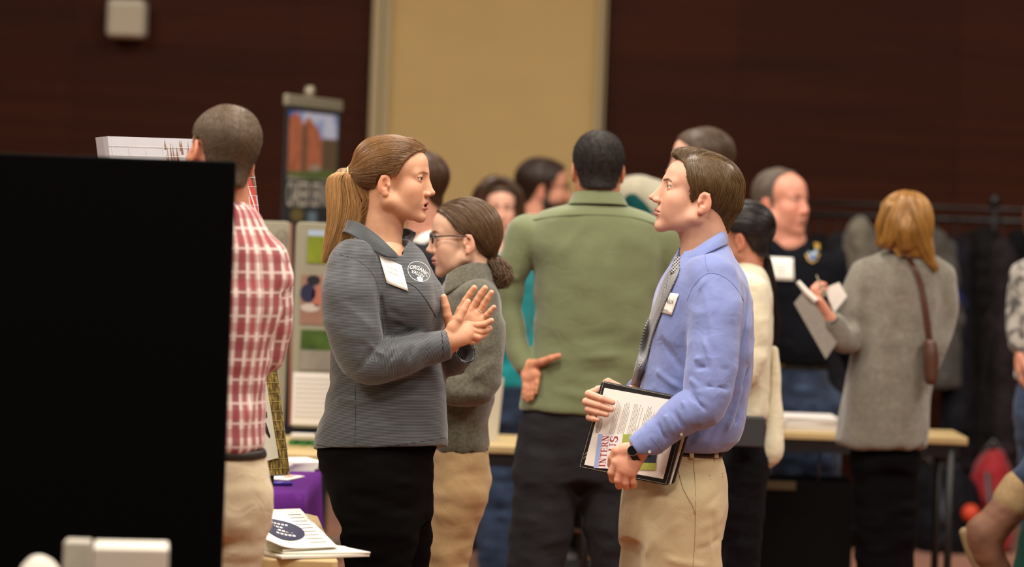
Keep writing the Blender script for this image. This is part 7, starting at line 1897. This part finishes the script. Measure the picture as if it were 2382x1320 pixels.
    for k in range(6):
        q0 = lam(1880, 998, zr)+np.array((.0, .0, .006+.0085*k)); m = MB(); rs_ = random.Random(k); m.box(q0+np.array((rs_.uniform(-.004, .004), 0, 0)), (.205, .22, .008), Matrix.Rotation(rs_.uniform(-.04, .04), 3, 'Z'))
        tag(m.build('paper_ream', plain('ream', 'd2cdc6', .8), bevel=.002), 'white booklet in the low stack on the right table', 'booklet', 'stack of white booklets on the right table')
    # black crate added to stand for the shade under this table
    D = 11.06; P = Px(D); c0, c1 = P(1768, 1000), P(1992, 1000); zc = .60
    R = empty('shade_crate', ((c0[0]+c1[0])/2, D+.14, 0), 'black crate added for the shade under the right table, tan strip for a chair seat edge', 'crate')
    m = MB(); m.box(((c0[0]+c1[0])/2, D+.14, zc/2), (c1[0]-c0[0], .28, zc)); m.build('shade_block', plain('shade_black', '060606', .8, spec=.1), R, bevel=.01)
    q = P(1812, 1130); m = MB(); m.box((q[0], D-.006, q[2]), (.13, .012, .034)); m.build('seat_edge_strip', plain('tan_strip', '4a3b22', .6), R, bevel=.003)  # tan strip stands for the edge of a chair seat
    q = P(1908, 1085); m = MB(); m.tube([(q[0], D-.008, q[2]+.06), (q[0]-.008, D-.02, q[2]), (q[0]-.006, D-.008, q[2]-.06)], .006, 8); m.build('handle', plain('grey_steel', '50545c', .35, .8), R, smooth=True)  # grey rod stands for the glint on a chair leg

    # ---- coat rack with coats
    YR = 14.3; P = Px(YR); R = empty('coat_rack', (P(2080, 500)[0], YR, 0), 'long black coat rack along the back wall on the right', 'coat rack')
    zr_ = P(2080, 506)[2]; x0_, x1_ = P(1870, 500)[0], P(2312, 500)[0]; st = plain('rack_black', '0c0c0d', .4); x1_ = P(2312, 505)[0]
    m = MB(); m.tube([(x0_, YR, zr_), (x1_+.9, YR, zr_)], .016, 8); m.build('rail', st, R, smooth=True)
    m = MB(); m.tube([(x0_, YR, zr_+.06), (x1_+.9, YR, zr_+.06)], .01, 8); m.build('rail', st, R, smooth=True)
    for x in (x0_, x1_, x1_+.9):
        m = MB(); m.tube([(x, YR, 0), (x, YR, zr_+.08)], .018, 8); m.tube([(x, YR-.28, .02), (x, YR+.28, .02)], .018, 8); m.build('post', st, R, smooth=True)
    s_ = Shape(); s_.u(ell((x1_, YR, zr_+.1), (.03, .03, .035)), .01); V, Q = s_.mesh(.005); mesh_np('finial', V, Q, st, R)
    cols = [('0c0c0e', '17171b', 'black wool'), ('17161a', '26252a', 'charcoal padded'), ('5d5a50', '7d7868', 'pale fur-trimmed'), ('0b0c12', '15171f', 'black quilted'), ('3a3936', '55534e', 'mid grey wool'), ('101015', '1d1d24', 'black with blue lining'), ('161114', '241c20', 'dark plum padded'), ('0d0c0c', '191817', 'long black'), ('1a1518', '2b2427', 'dark brown puffy'), ('0a0a0c', '141418', 'black hooded'), ('121014', '201c22', 'dark violet')]
    xs = [1905, 1950, 2002, 2055, 2178, 2222, 2252, 2292, 2330, 2372, 2415]; bots = [960, 1040, 880, 1100, 900, 1010, 1090, 1120, 1150, 1060, 1000]; tops = [548, 545, 518, 548, 548, 552, 545, 528, 556, 548, 550]
    for i, (px, bt, tp, (c1, c2, nm)) in enumerate(zip(xs, bots, tops, cols)):
        wd_ = (30, 30, 32, 28, 52, 34, 36, 42, 34, 32, 32)[i]; v = (0, -20, -45, 10, -50, -20, 10, -15, -40, 0, -20)[i]; s_ = Shape()
        s_.u(stack(P.rows([(tp, px-12, px+12, 20, v), (tp+18, px-wd_*.75, px+wd_*.75, 38, v), (tp+60, px-wd_, px+wd_, 56, v), (tp+180, px-wd_*.95, px+wd_*1.0, 62, v), (bt-60, px-wd_*.9, px+wd_*1.05, 66, v), (bt, px-wd_, px+wd_*1.1, 66, v)])), .01)
        for sg in (-1, 1): s_.u(P.chain([(px+sg*wd_*.8, tp+40, v, 15), (px+sg*wd_*1.0, tp+140, v-14, 15), (px+sg*wd_*.95, tp+250, v-18, 13)]), .02)
        if i in (2, 9, 4): s_.u(P.ell(px, tp+22, v-34, 28, 22, 36), .02)
        s_.noise((.03, .03, .22), .009, i); s_.noise((.09, .09, .09), .012, -i-3)
        hk = P(px, tp, v); s_.c(half((0, 0, 1), P(px, bt, v)), .01); V, Q = s_.mesh(.012)
        o = mesh_np('hanging_coat', V, Q, knit('coat_'+c1, c1, c2, rough=.75, mott=.6, mscale=12, crease=2)); mb = MB(); mb.tube([hk+(0, 0, -.02), (hk[0], hk[1], zr_-.0), (hk[0], YR, zr_+.02)], .004, 5); mb.build('hanger_hook', st, o)
        tag(o, '%s coat on the back rack, %s' % (nm, ('leftmost, by the polo man\'s shoulder', 'second from the left', 'beside the blonde hair', 'partly behind the blonde woman', 'right of the grey cardigan\'s shoulder', 'with a blue patch', 'between blue-lined coat and long black one', 'below the rack knob', 'right of the rack knob', 'near the right edge', 'cut by the right edge')[i]), 'coat')
        if i == 5:
            q = [(2225, 678), (2246, 672), (2262, 712), (2240, 720)]; G = Flat2D(); G.add(q, [(0, 1, 2, 3)]); sh_ = s_; G.build(('on', lambda x, y: (x-14, y), s_, P, .004), 'blue_lining', plain('royal_blue', '1c2a78', .5), o)
    # bags on the floor under the rack
    def bag(px, v, w_, h_, col, label, strap='2a2a2e', cat='bag', nm='backpack', dd=.13):
        Pg = P; c = Pg(px, 1000, v); s_ = Shape(); s_.u(stack([(c[0], c[1], 0, w_, dd), (c[0], c[1], h_*.4, w_*1.05, dd*1.05), (c[0], c[1], h_*.8, w_*.85, dd*.85), (c[0], c[1], h_, w_*.4, dd*.5)]), .01); s_.noise((.07, .07, .07), .012, px); s_.c(half((0, 0, 1), (0, 0, 0)), .004)
        V, Q = s_.mesh(.009); o = mesh_np(nm, V, Q, knit('bag_'+col, col, col, rough=.6, mott=.2, crease=2)); tag(o, label, cat)
        m = MB(); m.tube([c*np.array((1, 1, 0))+(-w_*.4, -dd*.9, h_*.8), c*np.array((1, 1, 0))+(-w_*.3, -dd*1.35, h_*.45), c*np.array((1, 1, 0))+(-w_*.3, -dd*1.15, h_*.1)], .014, 6); m.build('strap', plain('strap_'+strap, strap, .6), o, smooth=True)
        m = MB(); m.tube([c*np.array((1, 1, 0))+(-.05, 0, h_*.97), c*np.array((1, 1, 0))+(0, 0, h_+.05), c*np.array((1, 1, 0))+(.05, 0, h_*.97)], .01, 6); m.build('handle', plain('strap_'+strap, strap, .6), o, smooth=True)
        return o, s_, Pg
    bag(1800, -60, .20, .44, '0b0b0d', 'black backpack on the carpet left of the others, behind the added crate')
    bag(1925, -110, .17, .38, '0f0f12', 'black backpack on the carpet left of the cardigan woman\'s legs', '3a3d48')
    bag(2150, -60, .19, .42, '0d0d10', 'black backpack with pale grey strap just right of the cardigan woman\'s legs', '56544c')
    bag(2215, -130, .17, .40, '121217', 'dark charcoal backpack between the black backpack and the red one', '34363e')
    o, s_, Pg = bag(2312, -100, .11, .50, '94101c', 'bright red backpack with grey straps on the carpet at the right', '4a4a4c')
    s2 = Shape(); s2.u(ell(P(2258, 1195, -190), (.045, .045, .045)), .01); V, Q = s2.mesh(.006); 
    zc = V[:, 2].min(); tag(mesh_np('orange_pouch', V, Q, plain('orange_cloth', 'c8401c', .6)), 'round orange pouch hanging at the red backpack', 'pouch')
    # black cloth covered table in the middle distance
    D = 13.35; a = W(1040, 900, D)[0]; b = W(1700, 900, D)[0]; m = MB(); n = 120; V = []; per = [(a+(b-a)*k/n, D+.02*math.sin(k*.9)) for k in range(n+1)]+[(b, D+.7), (a, D+.7)]
    R_ = [(x, y) for x, y in per]; vb = [(x, y, 0.0) for x, y in R_]; vt = [(x, D+.02 if y < D+.3 else y, .74) for x, y in R_]; N_ = len(R_)
    m.add(vb+vt, [(i, (i+1) % N_, N_+(i+1) % N_, N_+i) for i in range(N_)]+[tuple(N_+i for i in range(N_))]); tag(m.build('cloth_covered_table', knit('black_tablecloth', '070708', '0c0c0e', rough=.9)), 'table under a floor-length black cloth far behind the green shirt man', 'table')
    # tote with an arched handle
    D = 11.0; P = Px(D); c = P(1345, 1200); s_ = Shape(); s_.u(stack([(c[0], D, 0, .16, .07), (c[0], D, .2, .17, .07), (c[0], D, .27, .16, .05)]), .01); s_.noise((.05, .05, .05), .006, 2); s_.c(half((0, 0, 1), (0, 0, 0)), .003); V, Q = s_.mesh(.008)
    o = mesh_np('tote_bag', V, Q, plain('tote_black', '0c0b0b', .6)); tag(o, 'black tote with an arched tan handle between the green shirt man\'s legs', 'bag')
    m = MB(); m.tube([P(1296, 1310), P(1300, 1268), P(1316, 1243), P(1340, 1235), P(1366, 1245), P(1384, 1268), P(1388, 1310)], .006, 8); m.build('handle', plain('tan_handle', '7a5138', .5), o, smooth=True)
    s2 = Shape(); c = lam(738, 1205, 0); s2.u(stack([(c[0], c[1]+.9, 0, .11, .09), (c[0], c[1]+.9, .3, .11, .09), (c[0], c[1]+.9, .48, .05, .05)]), .01); s2.c(half((0, 0, 1), (0, 0, 0)), .003); V, Q = s2.mesh(.01)
if want('props'): props()
